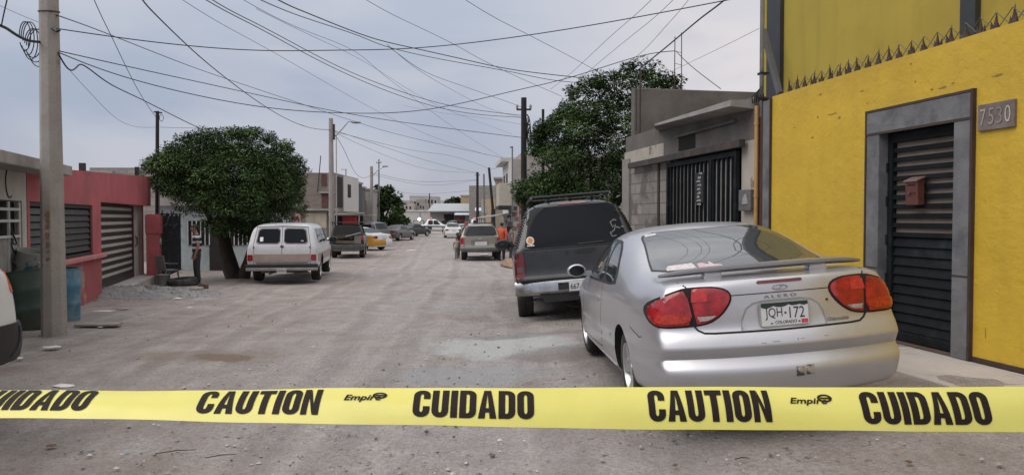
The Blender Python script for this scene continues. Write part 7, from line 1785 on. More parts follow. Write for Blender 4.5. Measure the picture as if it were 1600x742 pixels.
    g = P(566, 333, 58); st = thing('street_stall', 'second small stall with a pale awning by the far left tree', 'stall', (g.x, 58, -0.36)); m = MB(); m.bar((-1.2, 0, 2.05), (1.0, 0, 2.2), 1.5, 0.05); m.build('awning', pm('pale_awning', (0.50, 0.46, 0.42), 0.8), st)
    for x in (-1.1, 0.9): m = MB(); m.tube([(x, -0.6, 0), (x, -0.6, 2.1)], 0.04, 6); m.build('post', M_CONC, st)
left_far_row()

def right_far_row():
    # white two-storey house with cornice and balcony
    d0, d1 = 42.0, 49.0; a = P(800, 340, d0); b = P(785.5, 340, d1)
    zf = -0.36; ang = math.atan2(b.y-a.y, b.x-a.x); L = math.hypot(b.x-a.x, b.y-a.y); h = P(785, 262, d1).z-zf
    r = thing('white_house', 'white two storey house with jutting balcony and cornice on the far right', 'house', (a.x, a.y, zf), ang)
    # local x runs away along the street front, local -y is to the right
    m = MB(); m.box(0, L, -9, 0, -0.4, h); m.build('wall', M_FARWHITE, r)
    m = MB(); m.box(-0.02, L+0.1, -9, -0.5, h+0.003, h+0.35); m.build('roof_parapet', pm('grey_far_wall', (0.31, 0.29, 0.27), 0.9, var=0.12), r)
    m = MB(); m.box(L*0.35, L+0.5, -0.49, 0.45, h+0.05, h+0.30); m.build('cornice', M_FARWHITE, r)
    for u in (0.50, 0.80):
        m = MB(); m.box(L*u-0.45, L*u+0.45, 0.003, 0.04, h*0.62, h*0.88); w = m.build('window', M_DARK, r)
        m = MB(); m.box(L*u-0.03, L*u+0.03, 0.042, 0.06, h*0.62, h*0.88); m.build('window_frame', M_FARWHITE, w)
    m = MB(); m.box(-0.2, L*0.32, 0.002, 0.75, h*0.50, h*0.74); m.build('balcony', pm('beige_balcony', (0.40, 0.365, 0.32), 0.9, var=0.1), r, bevel=0.02)
    m = MB(); m.box(-0.25, L*0.34, 0.003, 0.80, h*0.46, h*0.495); m.build('balcony_slab', M_DKBROWN, r)
    m = MB(); m.box(-0.03, -0.002, -8.9, -0.02, -0.3, h); m.build('grey_side', pm('grey_far_wall', (0.31, 0.29, 0.27)), r)
    m = MB(); m.box(-0.06, -0.031, -2.6, -1.7, h*0.6, h*0.85); m.build('side_window', M_DARK, r)
    m = MB(); m.prism([(0.0, 2.25), (1.7, 2.0), (1.7, 1.94), (0.0, 2.19)], L*0.05, L*0.95, 'x'); m.build('tin_awning', M_TIN, r)
    for x in (0.1, 0.5, 0.9): m = MB(); m.tube([(L*x, 1.6, 0), (L*x, 1.6, 1.95)], 0.06, 6); m.build('awning_post', M_FARWHITE, r)
    m = MB(); m.box(L*0.1, L*0.4, 0.004, 0.05, 0, 2.1); m.build('shop_opening', M_DARK, r)
    # goods hung before the shop
    for k, (px, py, d, cl, lb) in enumerate(((812, 336, 41.0, (0.30, 0.05, 0.05), 'red and dark goods hanging under the tin awning by the black pole'), (797, 343, 40, (0.045, 0.04, 0.045), 'dark bundle of goods hanging behind the man in orange'))):
        g = P(px, py, d); m = MB()
        for q in range(9): m.cbox((random.uniform(-0.3, 0.3), random.uniform(-0.1, 0.1), random.uniform(-0.7, 0.6)), (0.2, 0.1, 0.24), (0, random.uniform(-.3, .3), 0), q % 2)
        m.box(-0.02, 0.02, -0.02, 0.02, -1.6, 0.75)
        o = m.build('hanging_goods', [pm('goods_%s' % 'ab'[k] if False else ('goods_red', 'goods_black')[k], cl, 0.8, var=0.5, scale=8), pm('goods_grey', (0.12, 0.11, 0.11), 0.8, var=0.4)]); o.location = g; tag(o, lb, 'goods')
    # earth bank under the right kerb
    c = P(800, 388, 31); m = MB(); m.blob((0, 0, 0), (1.5, 3.5, 0.34), 34, 16, 0.10)
    o = m.build('earth_bank', pm('brown_earth', (0.25, 0.165, 0.11), 0.95, var=0.3, scale=4, bump=0.6, bscale=15), smooth=True); o.location = (c.x+1.0, 31, gz(c.x, 31)); tag(o, kind='structure')
    # tan house, grey block building and shops closing the street
    box_house('tan_house', 'tan house with a dark shrubby roof left of the white two storey house', 'house', 774, 792, 280, 60, 7, pm('tan_wall', (0.29, 0.235, 0.19), 0.9, var=0.15), wins=((0.1, 0.25, 0.6, 0.8, M_DARK),))
    box_house('block_building', 'large plain grey block building closing the view on the right', 'building', 733, 786, 290, 104, 12, block_mat('far_grey_block', (0.27, 0.25, 0.235), (0.32, 0.30, 0.28), (0.23, 0.215, 0.2), 0.8, 0.4, 0.03), roof=False, wins=((0.48, 0.62, 0.28, 0.40, M_FARWHITE), (0.75, 0.85, 0.28, 0.4, M_DARK)))
    box_house('beige_house', 'small warm beige house with flat roof behind the long shop roof', 'house', 720, 744, 306, 118, 8, pm('warm_beige', (0.46, 0.37, 0.245), 0.9, var=0.1), wins=((0.6, 0.8, 0.6, 0.8, M_DARK),), roofmat=M_FARWHITE)  # beige is the wall's own colour
    box_house('ochre_house', 'low ochre house in front of the grey block building', 'house', 752, 778, 311, 96, 6, pm('ochre_far', (0.40, 0.31, 0.21), 0.9, var=0.15), wins=((0.05, 0.3, 0.6, 0.85, M_TIN), (0.6, 0.85, 0.3, 0.7, M_DARK)), roof=False)
    a, b = P(672, 340, 108), P(744, 340, 108); w = b.x-a.x
    s = thing('market_hall', 'long low market building with a pale metal roof across the end of the street', 'building', (a.x, 108, -0.36)); h = P(700, 331, 108).z+0.36
    m = MB(); m.box(0, w, 0, 8, -0.3, h); m.build('wall', pm('hall_wall', (0.25, 0.235, 0.225), 0.9, var=0.2, scale=0.8), s)
    m = MB(); m.prism([(-0.9, h), (8, h+1.25), (8, h+1.38), (-0.9, h+0.12)], -0.3, w*0.97, 'x'); m.build('metal_roof', pm('pale_metal_roof', (0.36, 0.375, 0.39), 0.5, metal=0.2, var=0.08), s)
    m = MB(); m.prism([(-2.2, h-0.5), (-0.05, h-0.1), (-0.05, h), (-2.2, h-0.4)], w*0.55, w*0.99, 'x'); m.build('shop_awning', pm('blue_white_awning', (0.52, 0.58, 0.64), 0.6), s)
    for x0, x1, mt in ((0.30, 0.52, M_DARK), (0.53, 0.75, pm('red_brown_goods', (0.17, 0.06, 0.045), 0.8, var=0.5, scale=2)), (0.77, 0.88, pm('pale_goods', (0.42, 0.40, 0.40), 0.8, var=0.4, scale=2)), (0.9, 0.99, M_DARK)):
        m = MB(); m.box(w*x0, w*x1, -0.05, -0.003, 0.2, h-0.35); m.build('shop_front', mt, s)
    q = P(748, 327, 97); sg = thing('lit_sign', 'small bright blue white lit sign on a post beside the far black pole', 'sign', (q.x, 97, q.z)); m = MB(); m.box(-0.5, 0.5, 0, 0.15, -0.2, 0.2); m.build('lit_panel', pm('lit_sign_face', (0.75, 0.85, 1.0), 0.4, var=0, emit=0.25), sg); m = MB(); m.box(-0.06, 0.06, 0.16, 0.26, -q.z-0.3, 0.2); m.build('post', M_DKBROWN, sg)
    box_house('white_warehouse', 'low white flat roofed warehouse behind the police pickup', 'building', 630, 672, 330, 120, 8, M_FARWHITE, wins=((0.62, 0.64, 0.0, 0.95, M_CONC),), roofmat=pm('white_roof_edge', (0.66, 0.65, 0.63), 0.7))
    # stall by the kerb
    g = P(765, 333, 62); st = thing('market_stall', 'pale canvas market stall between the leaning pole and the tan utility vehicle', 'stall', (g.x, 62, -0.36)); m = MB(); m.bar((-0.9, 0, 2.0), (0.9, 0, 2.1), 1.6, 0.05); m.build('awning', M_FARWHITE, st)
    for x in (-0.8, 0.8): m = MB(); m.tube([(x, -0.7, 0), (x, -0.7, 2.0)], 0.05, 6); m.build('post', M_FARWHITE, st)
    m = MB(); m.box(-0.8, 0.8, -0.5, 0.3, 0.0, 0.9); m.build('counter', pm('counter_red', (0.25, 0.08, 0.07), 0.7, var=0.4, scale=5), st)
    # hillside houses far away
    hs = [(622, 640, 313, 230), (640, 652, 309, 250), (650, 664, 312, 240), (664, 672, 306, 270), (672, 684, 307, 235), (683, 695, 313, 260), (606, 622, 314, 245), (695, 712, 311, 280), (655, 664, 317, 200), (632, 645, 318, 195), (640, 671, 306, 290), (585, 605, 316, 260)]
    cols = [(0.36, 0.345, 0.33), (0.44, 0.43, 0.41), (0.30, 0.28, 0.265), (0.40, 0.37, 0.33), (0.34, 0.33, 0.33), (0.47, 0.45, 0.43)]
    for i, (x0, x1, yt, d) in enumerate(hs):
        adj = ['grey', 'pale', 'dim grey', 'sandy', 'slate grey', 'whitish'][i % 6]
        place_ = ['far behind the warehouse roof', 'on the rise above the police pickup', 'on the distant rise', 'beside the far aerial post', 'beneath the far aerial post', 'behind the market roof', 'beyond the far left tree', 'behind the low dark tree', 'just above the warehouse roof', 'over the warehouse left end', 'topmost on the distant rise', 'hidden low behind the far left tree'][i]
        box_house('hillside_house', '%s flat roofed house %s' % (adj, place_), 'house', x0, x1, yt, d, 9, pm('hill_wall_%s' % ['a','b','c','d','e','f'][i % 6], cols[i % 6], 0.9, var=0.1), zf=0.5, roof=False, wins=((0.15, 0.35, 0.72, 0.86, M_DARK), (0.6, 0.8, 0.70, 0.84, M_DARK)))
right_far_row()

# ---------------------------------------------------------------- poles and lamps
M_WOODPOLE = pm('dark_wood_pole', (0.020, 0.018, 0.017), 0.9, var=0.35, scale=5)
def wood_pole(label, px, pyb, pyt, d, r0, r1, pxt=None, cross=True, mat=None, name='wooden_pole'):
    a = P(px, pyb, d); z0 = gz(a.x, d); t = P(pxt if pxt else px, pyt, d)
    root = thing(name, label, 'utility pole', (a.x, d, z0)); m = MB(); top = Vector((t.x-a.x, 0, t.z-z0))
    m.tube([(0, 0, -0.4), top*0.5, top], [r0, (r0+r1)/2, r1], 10); m.build('shaft', mat or M_WOODPOLE, root, smooth=True, sharp=50)
    if cross:
        m = MB(); m.bar(top+Vector((-0.22, 0, -0.35)), top+Vector((0.22, 0, -0.35)), 0.05, 0.05); m.build('cross_bar', M_DKBROWN, root)
        for s in (-0.2, 0.2): m = MB(); m.lathe([(0, 0.12), (0.03, 0.11), (0.045, 0.06), (0.03, 0.05), (0.04, 0.0)], 8, Matrix.Translation(top+Vector((s, 0, -0.32)))); m.build('insulator', M_CONC, root)
    return root, top
def poles():
    r, t = wood_pole('black wooden utility pole with coiled cable in front of the right tree', 818.5, 470, 153, 22, 0.105, 0.085)
    m = MB()
    for k in range(5): m.tube([(0.13+0.06*math.cos(q)+0.01*k, -0.05, t.z-0.9-0.1*k+(0.32)*math.sin(q)) for q in np.linspace(0, 2*PI, 16)], 0.012, 5)
    m.build('cable_coil', M_INK, r)
    m = MB()
    for k in range(4): m.tube([(0.09, -0.06, t.z-0.5-0.25*k), (0.15+0.03*k, -0.06, t.z-0.6-0.25*k), (0.1, -0.05, t.z-0.9-0.2*k)], 0.02, 5)
    m.build('cable_clamps', M_INK, r)
    wood_pole('short dark pole stump rising out of the right tree crown', 848.5, 430, 171, 23.5, 0.05, 0.045, cross=False)
    r, t = wood_pole('thin dark pole with a pale rod rising beside the pink red pillar', 245, 438, 174, 22, 0.06, 0.05, 246, cross=False)
    m = MB(); m.tube([(0.10, 0.0, 0), (0.09, 0.0, t.z-0.15)], 0.022, 8); m.build('pale_rod', pm('pale_rod', (0.35, 0.34, 0.33), 0.6), r); m = MB(); m.bar((-0.02, 0, t.z-0.02), (0.22, 0, t.z-0.05), 0.04, 0.04); m.build('bracket', M_DKBROWN, r)
    m = MB(); m.tube([(0.2+0.06*math.cos(q), 0, t.z-0.2+0.1*math.sin(q)) for q in np.linspace(0, 2*PI, 14)], 0.008, 5); m.build('cable_coil', M_INK, r)
    # concrete lamp pole beyond the wagon
    a = P(518.5, 405, 38); z0 = gz(a.x, 38); h = P(518.5, 185, 38).z-z0
    root = concrete_pole('lamp_pole', 'pale concrete pole with a curved street lamp arm behind the wrecked truck', (a.x, 38, z0), h, 0.17, 0.11)
    lp = P(558, 191, 38); m = MB(); A = Vector((0.1, 0, h-0.95)); B = Vector((lp.x-a.x, 0, lp.z-z0))
    m.tube([A, A+Vector((0.2, 0, 0.1)), A.lerp(B, 0.55)+Vector((-0.1, 0, 0.12)), B+Vector((-0.45, 0, 0.04)), B], 0.035, 8); m.build('lamp_arm', pm('galvanised_pipe', (0.36, 0.37, 0.38)), root, smooth=True)
    m = MB(); m.blob(tuple(B+Vector((-0.05, 0, -0.02))), (0.26, 0.1, 0.06), 12, 7); m.build('lamp_head', pm('lamp_grey', (0.22, 0.22, 0.22), 0.5), root, smooth=True)
    m = MB(); m.tube([(0.25, 0, -0.2), (0.27, 0, h-0.9)], 0.028, 6); m.build('conduit', pm('pale_rod', (0.35, 0.34, 0.33)), root); m = MB(); m.box(0.08, 0.2, -0.05, 0.05, h-1.1, h-0.3); m.build('bracket', M_DKBROWN, root)
    # second lamp pole
    a = P(581, 365, 66); z0 = gz(a.x, 66); h = P(581, 260, 66).z-z0
    root = concrete_pole('lamp_pole', 'smaller concrete pole with a lamp arm in front of the far left tree', (a.x, 66, z0), h, 0.2, 0.13)
    lp = P(602, 260, 66); m = MB(); B = Vector((lp.x-a.x, 0, lp.z-z0)); m.tube([(0.1, 0, h-0.85), (0.6, 0, h-0.3), tuple(B)], 0.04, 6); m.build('lamp_arm', pm('galvanised_pipe', (0.36, 0.37, 0.38)), root)
    m = MB(); m.blob(tuple(B), (0.3, 0.12, 0.07), 10, 6); m.build('lamp_head', pm('lamp_grey', (0.22, 0.22, 0.22)), root, smooth=True)
    wood_pole('slim steel mast with a small head standing in the far left tree', 592, 362, 249, 70, 0.09, 0.06, mat=pm('grey_mast', (0.14, 0.14, 0.15), 0.6), name='steel_mast')
    wood_pole('black upright pole before the market hall', 746, 362, 269, 78, 0.17, 0.13)
    wood_pole('thin grey pole right of the black far pole', 757.5, 362, 272, 86, 0.13, 0.10, 756, cross=False, mat=pm('grey_mast', (0.14, 0.14, 0.15)))
    wood_pole('leaning dark pole beside the white two storey house', 775, 360, 262, 58, 0.13, 0.10, 764, cross=False)
    r, t = wood_pole('thin lamp post with a tiny hooked top before the white two storey house', 800.5, 375, 231, 40, 0.05, 0.04, cross=False, mat=pm('grey_mast', (0.14, 0.14, 0.15)), name='lamp_post')
    m = MB(); m.bar(t+Vector((-0.12, 0, 0.02)), t+Vector((0.04, 0, 0.04)), 0.08, 0.06); m.build('lamp_head', M_DKBROWN, r)
    wood_pole('far aerial post standing on the distant rise', 671, 340, 302, 180, 0.16, 0.12, cross=False, name='aerial_post')
    # television aerial on the brick house
    a = P(540.5, 276, 52); ar = thing('tv_aerial', 'tiny television aerial on the brick house roof', 'aerial', (a.x, 52, a.z)); m = MB(); z = P(540, 265, 52).z-a.z; m.tube([(0, 0, -0.1), (0, 0, z)], 0.03, 5); m.build('mast', M_DKBROWN, ar); m = MB(); m.bar((-0.35, 0, z), (0.1, 0, z), 0.03, 0.03)
    m.build('boom', M_DKBROWN, ar)
poles()
# ---------------------------------------------------------------- people
SKIN = pm('skin', (0.26, 0.135, 0.085), 0.6, var=0.1, scale=12)
HAIRM = pm('dark_hair', (0.012, 0.010, 0.009), 0.7, var=0.2)
def skin_surf(verts, edges, radii, sub=2, root=0):
    me = bpy.data.meshes.new('s'); me.from_pydata(verts, edges, []); o = bpy.data.objects.new('s', me); COL.objects.link(o)
    md = o.modifiers.new('k', 'SKIN'); md.use_smooth_shade = True
    for i, r in enumerate(radii):
        r = r if isinstance(r, tuple) else (r, r); me.skin_vertices[0].data[i].radius = r; me.skin_vertices[0].data[i].use_root = (i == root)
    sb = o.modifiers.new('u', 'SUBSURF'); sb.levels = sub; sb.render_levels = sub
    out = bake(o); drop(o); return out

def person(label, loc, yaw, h, shirt, trousers, pose=None, cap=None, group=None, stripes=False, shirt_len=0.50, sleeve=0.55, shoe=(0.02, 0.018, 0.018), hair=HAIRM, longhair=False, bag=None):
    """a standing figure facing local -y; all joints in metres for a 1.7 m adult, scaled to height h"""
    k = h/1.70; p = dict(la=(-0.27, 0.02, 1.12, -0.26, -0.06, 0.87), ra=(0.27, 0.02, 1.12, 0.26, -0.06, 0.87), lf=(-0.10, 0.0), rf=(0.11, 0.02), lk=(-0.10, -0.02), rk=(0.11, 0.0), head=(0.0, -0.02)); p.update(pose or {})
    S = lambda x, y, z: (x*k, y*k, z*k)
    hx, hy = p['head']
    V = [S(0, 0, 0.93), S(0, 0.0, 1.08), S(0, 0.01, 1.25), S(0, 0.0, 1.38), S(0, 0.0, 1.45), S(hx*0.5, hy*0.5, 1.495), S(hx, hy-0.026, 1.545), S(hx, hy-0.014, 1.61), S(hx, hy, 1.68)]
    Rr = [(0.145, 0.105), (0.135, 0.10), (0.155, 0.11), (0.14, 0.095), 0.065, 0.054, (0.062, 0.074), (0.078, 0.098), (0.060, 0.074)]
    E = [(i, i+1) for i in range(8)]
    arm_ids = {}
    for sgn, key in ((-1, 'la'), (1, 'ra')):
        ex, ey, ez, wx, wy, wz = p[key]; n = len(V)
        V += [S(sgn*0.175, 0.0, 1.38), S(ex, ey, ez), S((ex+wx)/2, (ey+wy)/2, (ez+wz)/2), S(wx, wy, wz)]; Rr += [0.062, 0.045, 0.040, 0.028]
        E += [(3, n), (n, n+1), (n+1, n+2), (n+2, n+3)]
        d = (Vector((wx-ex, wy-ey, wz-ez))).normalized(); palm = Vector((wx, wy, wz))+d*0.055
        V.append(S(*palm)); Rr.append((0.034, 0.020)); E.append((n+3, n+4))
        side = d.cross(Vector((1, 0, 0))).normalized()
        for f, (o, ln) in enumerate(((-0.027, 0.062), (-0.009, 0.075), (0.009, 0.070), (0.027, 0.055))):
            a = palm+side*o+d*0.03; m_ = len(V); b = a+d*ln*0.55; c = b+(d*0.8+Vector((-sgn*0.3, -0.35, 0))).normalized()*ln*0.45
            V += [S(*a), S(*b), S(*c)]; Rr += [0.009, 0.0085, 0.007]; E += [(n+4, m_), (m_, m_+1), (m_+1, m_+2)]
        a = palm-d*0.03+side*(-0.03); m_ = len(V); b = a+(side*-0.6+d*0.8).normalized()*0.035; c = b+d*0.028
        V += [S(*a), S(*b), S(*c)]; Rr += [0.011, 0.010, 0.008]; E += [(n+4, m_), (m_, m_+1), (m_+1, m_+2)]
        arm_ids[key] = n
    leg_ids = {}
    for sgn, kk, fk in ((-1, 'lk', 'lf'), (1, 'rk', 'rf')):
        n = len(V); kx, ky = p[kk]; fx, fy = p[fk]
        V += [S(sgn*0.085, 0, 0.86), S(kx, ky, 0.48), S((kx+fx)/2, (ky+fy)/2+0.02, 0.33), S(fx, fy+0.02, 0.085), S(fx, fy-0.09, 0.035)]; Rr += [0.088, 0.058, 0.055, 0.040, (0.036, 0.028)]
        E += [(0, n), (n, n+1), (n+1, n+2), (n+2, n+3), (n+3, n+4)]; leg_ids[fk] = n
    Rr = [tuple(q*k for q in r) if isinstance(r, tuple) else r*k for r in Rr]
    root = thing('person', label, 'person', loc, yaw, group)
    me = skin_surf(V, E, Rr)
    # nose, brow, ears and mouth sculpted onto the head of the same mesh
    bm = bmesh.new(); bm.from_mesh(me); hc = Vector(S(hx, hy-0.01, 1.605))
    for v in bm.verts:
        d = (v.co-hc)/k
        if d.length < 0.14 and d.y < -0.03:
            v.co.y -= 0.022*k*math.exp(-((d.x/0.014)**2+((d.z+0.012)/0.020)**2)); v.co.y += 0.006*k*math.exp(-(((abs(d.x)-0.03)/0.014)**2+((d.z-0.018)/0.012)**2)); v.co.y += 0.005*k*math.exp(-((d.x/0.022)**2+((d.z+0.045)/0.007)**2))
    bm.to_mesh(me); bm.free()
    mb = MB()
    for s in (1, -1): mb.blob(tuple(hc+Vector((s*0.078, 0.01, 0.0))*k), (0.012*k, 0.022*k, 0.032*k), 8, 6)
    n0 = len(me.vertices); ear = mb
    bm = bmesh.new(); bm.from_mesh(me); nv = [bm.verts.new(v) for v in ear.v]
    for f in ear.f: bm.faces.new([nv[i] for i in f])
    bm.to_mesh(me); bm.free()
    body = finish(me, 'body', SKIN, root, smooth=True)
    m = MB()
    for s in (1, -1): m.blob(tuple(hc+Vector((s*0.030, -0.083, 0.016))*k), (0.011*k, 0.006*k, 0.007*k), 8, 5)
    m.build('eyes', pm('eye_dark', (0.03, 0.025, 0.022), 0.3, var=0), body, smooth=True)
    # hair: a cap of the skull, open over the face
    hb = MB(); hb.blob(tuple(hc+Vector((0, 0.014, 0.028))*k), (0.086*k, 0.100*k, 0.090*k), 18, 12)
    V2 = []; keep = []
    for i, v in enumerate(hb.v):
        d = (Vector(v)-hc)/k; v = Vector(v)
        if d.z < 0.045 and d.y < -0.02: v = hc + (v-hc)*0.80
        if d.z < (-0.14 if longhair else -0.02): v = hc + (v-hc)*0.82
        V2.append(tuple(v))
    hb.v = V2; hb.build('hair', hair, body, smooth=True)
    if cap is not None:
        c = MB(); c.lathe([(0.0, 0.075), (0.05, 0.070), (0.082, 0.035), (0.094, -0.005), (0.090, -0.008)], 18, Matrix.Translation(hc+Vector((0, 0.005, 0.035))*k) @ Matrix.Scale(k, 4)); c.prism([(x*k+hc.x, y*k+hc.y) for x, y in ((-0.07, -0.07), (-0.05, -0.15), (0, -0.17), (0.05, -0.15), (0.07, -0.07))], hc.z+0.030*k, hc.z+0.042*k, 'z'); c.build('cap', cap, root, smooth=True, sharp=40)
    # shirt: torso and upper arms as one surface
    z0 = 0.83-(shirt_len-0.5)
    sv = [S(0, 0, z0), S(0, 0, 1.04), S(0, 0.01, 1.25), S(0, 0, 1.37), S(0, 0, 1.435)]; sr = [(0.165, 0.122), (0.152, 0.115), (0.172, 0.126), (0.155, 0.112), 0.074]; se = [(0, 1), (1, 2), (2, 3), (3, 4)]
    for sgn, key in ((-1, 'la'), (1, 'ra')):
        ex, ey, ez, wx, wy, wz = p[key]; sx, sy, sz = sgn*0.175, 0.0, 1.38; n = len(sv)
        q = (sx+(ex-sx)*sleeve, sy+(ey-sy)*sleeve, sz+(ez-sz)*sleeve) if sleeve <= 1 else (ex, ey, ez)
        sv += [S(sx, sy, sz), S(*q)]; sr += [0.076, 0.068 if sleeve <= 1 else 0.058]; se += [(3, n), (n, n+1)]
        if sleeve > 1: sv.append(S(ex+(wx-ex)*0.9, ey+(wy-ey)*0.9, ez+(wz-ez)*0.9)); sr.append(0.045); se.append((n+1, n+2))
    sr = [tuple(q*k*1.14 for q in r) if isinstance(r, tuple) else r*k*1.08 for r in sr]
    finish(skin_surf(sv, se, sr), 'shirt', shirt, root, smooth=True)
    tv = [S(0, 0, 1.06), S(0, 0, 0.90)]; tr = [(0.140, 0.104), (0.150, 0.115)]; te = [(0, 1)]
    for sgn, kk, fk in ((-1, 'lk', 'lf'), (1, 'rk', 'rf')):
        n = len(tv); kx, ky = p[kk]; fx, fy = p[fk]
        tv += [S(sgn*0.09, 0, 0.82), S(kx, ky, 0.48), S(fx, fy+0.02, 0.07)]; tr += [0.102, 0.076, 0.062]; te += [(1, n), (n, n+1), (n+1, n+2)]
    tr = [tuple(q*k*1.10 for q in r) if isinstance(r, tuple) else r*k*1.05 for r in tr]
    finish(skin_surf(tv, te, tr), 'trousers', trousers, root, smooth=True)
    for fk in ('lf', 'rf'):
        fx, fy = p[fk]; m = MB(); m.blob(S(fx, fy-0.035, 0.042), (0.048*k, 0.130*k, 0.045*k), 14, 9); m.build('shoe', pm('shoe_%d%d' % (int(shoe[0]*100), int(shoe[1]*100)) if False else ('shoe_dark' if shoe[0] < 0.1 else 'shoe_pale'), shoe, 0.6), root, smooth=True)
    return root

def striped(name, a, b, per):
    m = bpy.data.materials.new(name); m.use_nodes = True; nt = m.node_tree; bs = nt.nodes['Principled BSDF']; N = nt.nodes.new; L = nt.links.new
    tc = N('ShaderNodeTexCoord'); sp = N('ShaderNodeSeparateXYZ'); L(tc.outputs['Object'], sp.inputs[0])
    q = N('ShaderNodeMath'); q.operation = 'DIVIDE'; L(sp.outputs['Z'], q.inputs[0]); q.inputs[1].default_value = per
    f = N('ShaderNodeMath'); f.operation = 'FRACT'; L(q.outputs[0], f.inputs[0]); g = N('ShaderNodeMath'); g.operation = 'GREATER_THAN'; L(f.outputs[0], g.inputs[0]); g.inputs[1].default_value = 0.60
    x = N('ShaderNodeMix'); x.data_type = 'RGBA'; L(g.outputs[0], x.inputs[0]); x.inputs[6].default_value = (*a, 1); x.inputs[7].default_value = (*b, 1); L(x.outputs[2], bs.inputs['Base Color']); bs.inputs['Roughness'].default_value = 0.85
    return m
def people():
    jean = pm('blue_black_trousers', (0.022, 0.026, 0.036), 0.85, var=0.2); blk = pm('black_cloth', (0.016, 0.016, 0.018), 0.85, var=0.2)
    def at(px, py, d): return place(px, py, d)
    person('man in a navy and white striped shirt and dark trousers standing by the iron fence', at(308, 444, 20.6), R(-62), 1.68, striped('striped_shirt', (0.018, 0.02, 0.03), (0.52, 0.52, 0.55), 0.155), jean, sleeve=0.75, pose=dict(head=(0.0, -0.05)))
    person('man in an orange shirt and dark trousers standing beside the tan utility vehicle', at(784, 396, 33.8), R(150), 1.74, pm('orange_shirt', (0.52, 0.085, 0.030), 0.8, var=0.12), blk, sleeve=1.2, pose=dict(ra=(0.30, 0.02, 1.16, 0.24, -0.22, 1.02), la=(-0.30, 0.04, 1.13, -0.24, -0.12, 0.92)))
    person('person in a grey blue top partly hidden between the orange shirted man and dark truck', at(799, 395, 33), R(100), 1.62, pm('grey_blue_top', (0.10, 0.14, 0.16), 0.85), jean)
    person('small child in pale clothes walking left of the tan utility vehicle', at(713.5, 398, 35.5), R(20), 1.02, pm('pale_pink_top', (0.42, 0.34, 0.31), 0.85, var=0.2, scale=9), pm('grey_shorts', (0.22, 0.21, 0.21), 0.85), pose=dict(lf=(-0.12, -0.14), rf=(0.10, 0.16), lk=(-0.11, -0.10), rk=(0.10, 0.04)))
    person('older child in black clothes walking behind the small child', at(719.5, 395, 36.5), R(10), 1.34, blk, blk, pose=dict(lf=(-0.11, -0.10), rf=(0.11, 0.12)))
    person('officer in dark uniform and cap standing left of the flashing police pickup', at(641, 364, 84), R(-40), 1.74, pm('navy_uniform', (0.014, 0.018, 0.03), 0.8), pm('navy_uniform', (0.014, 0.018, 0.03)), cap=blk, sleeve=1.2)
    person('officer in dark uniform standing near the dark navy pickup', at(631, 366, 80), R(30), 1.72, pm('navy_uniform', (0.014, 0.018, 0.03)), blk, cap=blk, sleeve=1.2)
    person('officer in black standing behind the hood of the police pickup', at(694, 362, 92), R(0), 1.95, blk, blk, cap=blk, sleeve=1.2)
    person('bystander in a red shirt beside the white sedan', at(728, 362, 92), R(-20), 1.70, pm('red_shirt', (0.30, 0.05, 0.05), 0.85), jean)
    person('bystander in a pale shirt under the market awning', at(738, 361, 98), R(15), 1.70, pm('pale_shirt', (0.42, 0.40, 0.39), 0.85), jean)
people()
# ---------------------------------------------------------------- overhead cables
M_WIRE = pm('cable_black', (0.020, 0.020, 0.024), 0.6, var=0.0)
M_WIREG = pm('cable_grey', (0.10, 0.11, 0.13), 0.6, var=0.0)
def wire(label, pts, r=0.009, mat=None, name='overhead_cable'):
    """a hanging cable through points given as (column, row, distance)"""
    W = [P(*p) for p in pts]
    # cables that leave the view run on to poles out of sight
    if pts[0][1] <= 0 or pts[0][0] < 0: W.insert(0, W[0] + (W[0]-W[1]).normalized()*6 + Vector((0, 0, 0.4)))
    if pts[-1][1] <= 0: W.append(W[-1] + (W[-1]-W[-2]).normalized()*6 + Vector((0, 0, 0.4)))
    n = len(W); out = []; r = r*0.88
    ts = [0.0]
    for a, b in zip(W[:-1], W[1:]): ts.append(ts[-1]+max(0.01, (b-a).length)**0.5)
    fx = [curve_nat(ts, [w[i] for w in W]) for i in range(3)]
    for t in np.linspace(0, ts[-1], max(12, 7*n)): out.append((fx[0](t), fx[1](t), fx[2](t)))
    m = MB(); m.tube(out, r, 5); o = m.build(name, mat or M_WIRE, smooth=True); tag(o, label, 'cable', 'overhead cables over the street'); return o
def curve_nat(x, y):
    """natural cubic spline"""
    n = len(x); x = np.array(x); y = np.array(y)
    if n == 2: return lambda t: float(y[0]+(y[1]-y[0])*(t-x[0])/(x[1]-x[0]))
    h = np.diff(x); A = np.eye(n); b = np.zeros(n)
    for i in range(1, n-1): A[i, i-1:i+2] = [h[i-1], 2*(h[i-1]+h[i]), h[i]]; b[i] = 6*((y[i+1]-y[i])/h[i]-(y[i]-y[i-1])/h[i-1])
    M = np.linalg.solve(A, b)
    def f(t):
        i = int(min(max(np.searchsorted(x, t)-1, 0), n-2)); d = h[i]; a = (x[i+1]-t)/d; c = (t-x[i])/d
        return float(a*y[i]+c*y[i+1]+((a**3-a)*M[i]+(c**3-c)*M[i+1])*d*d/6)
    return f
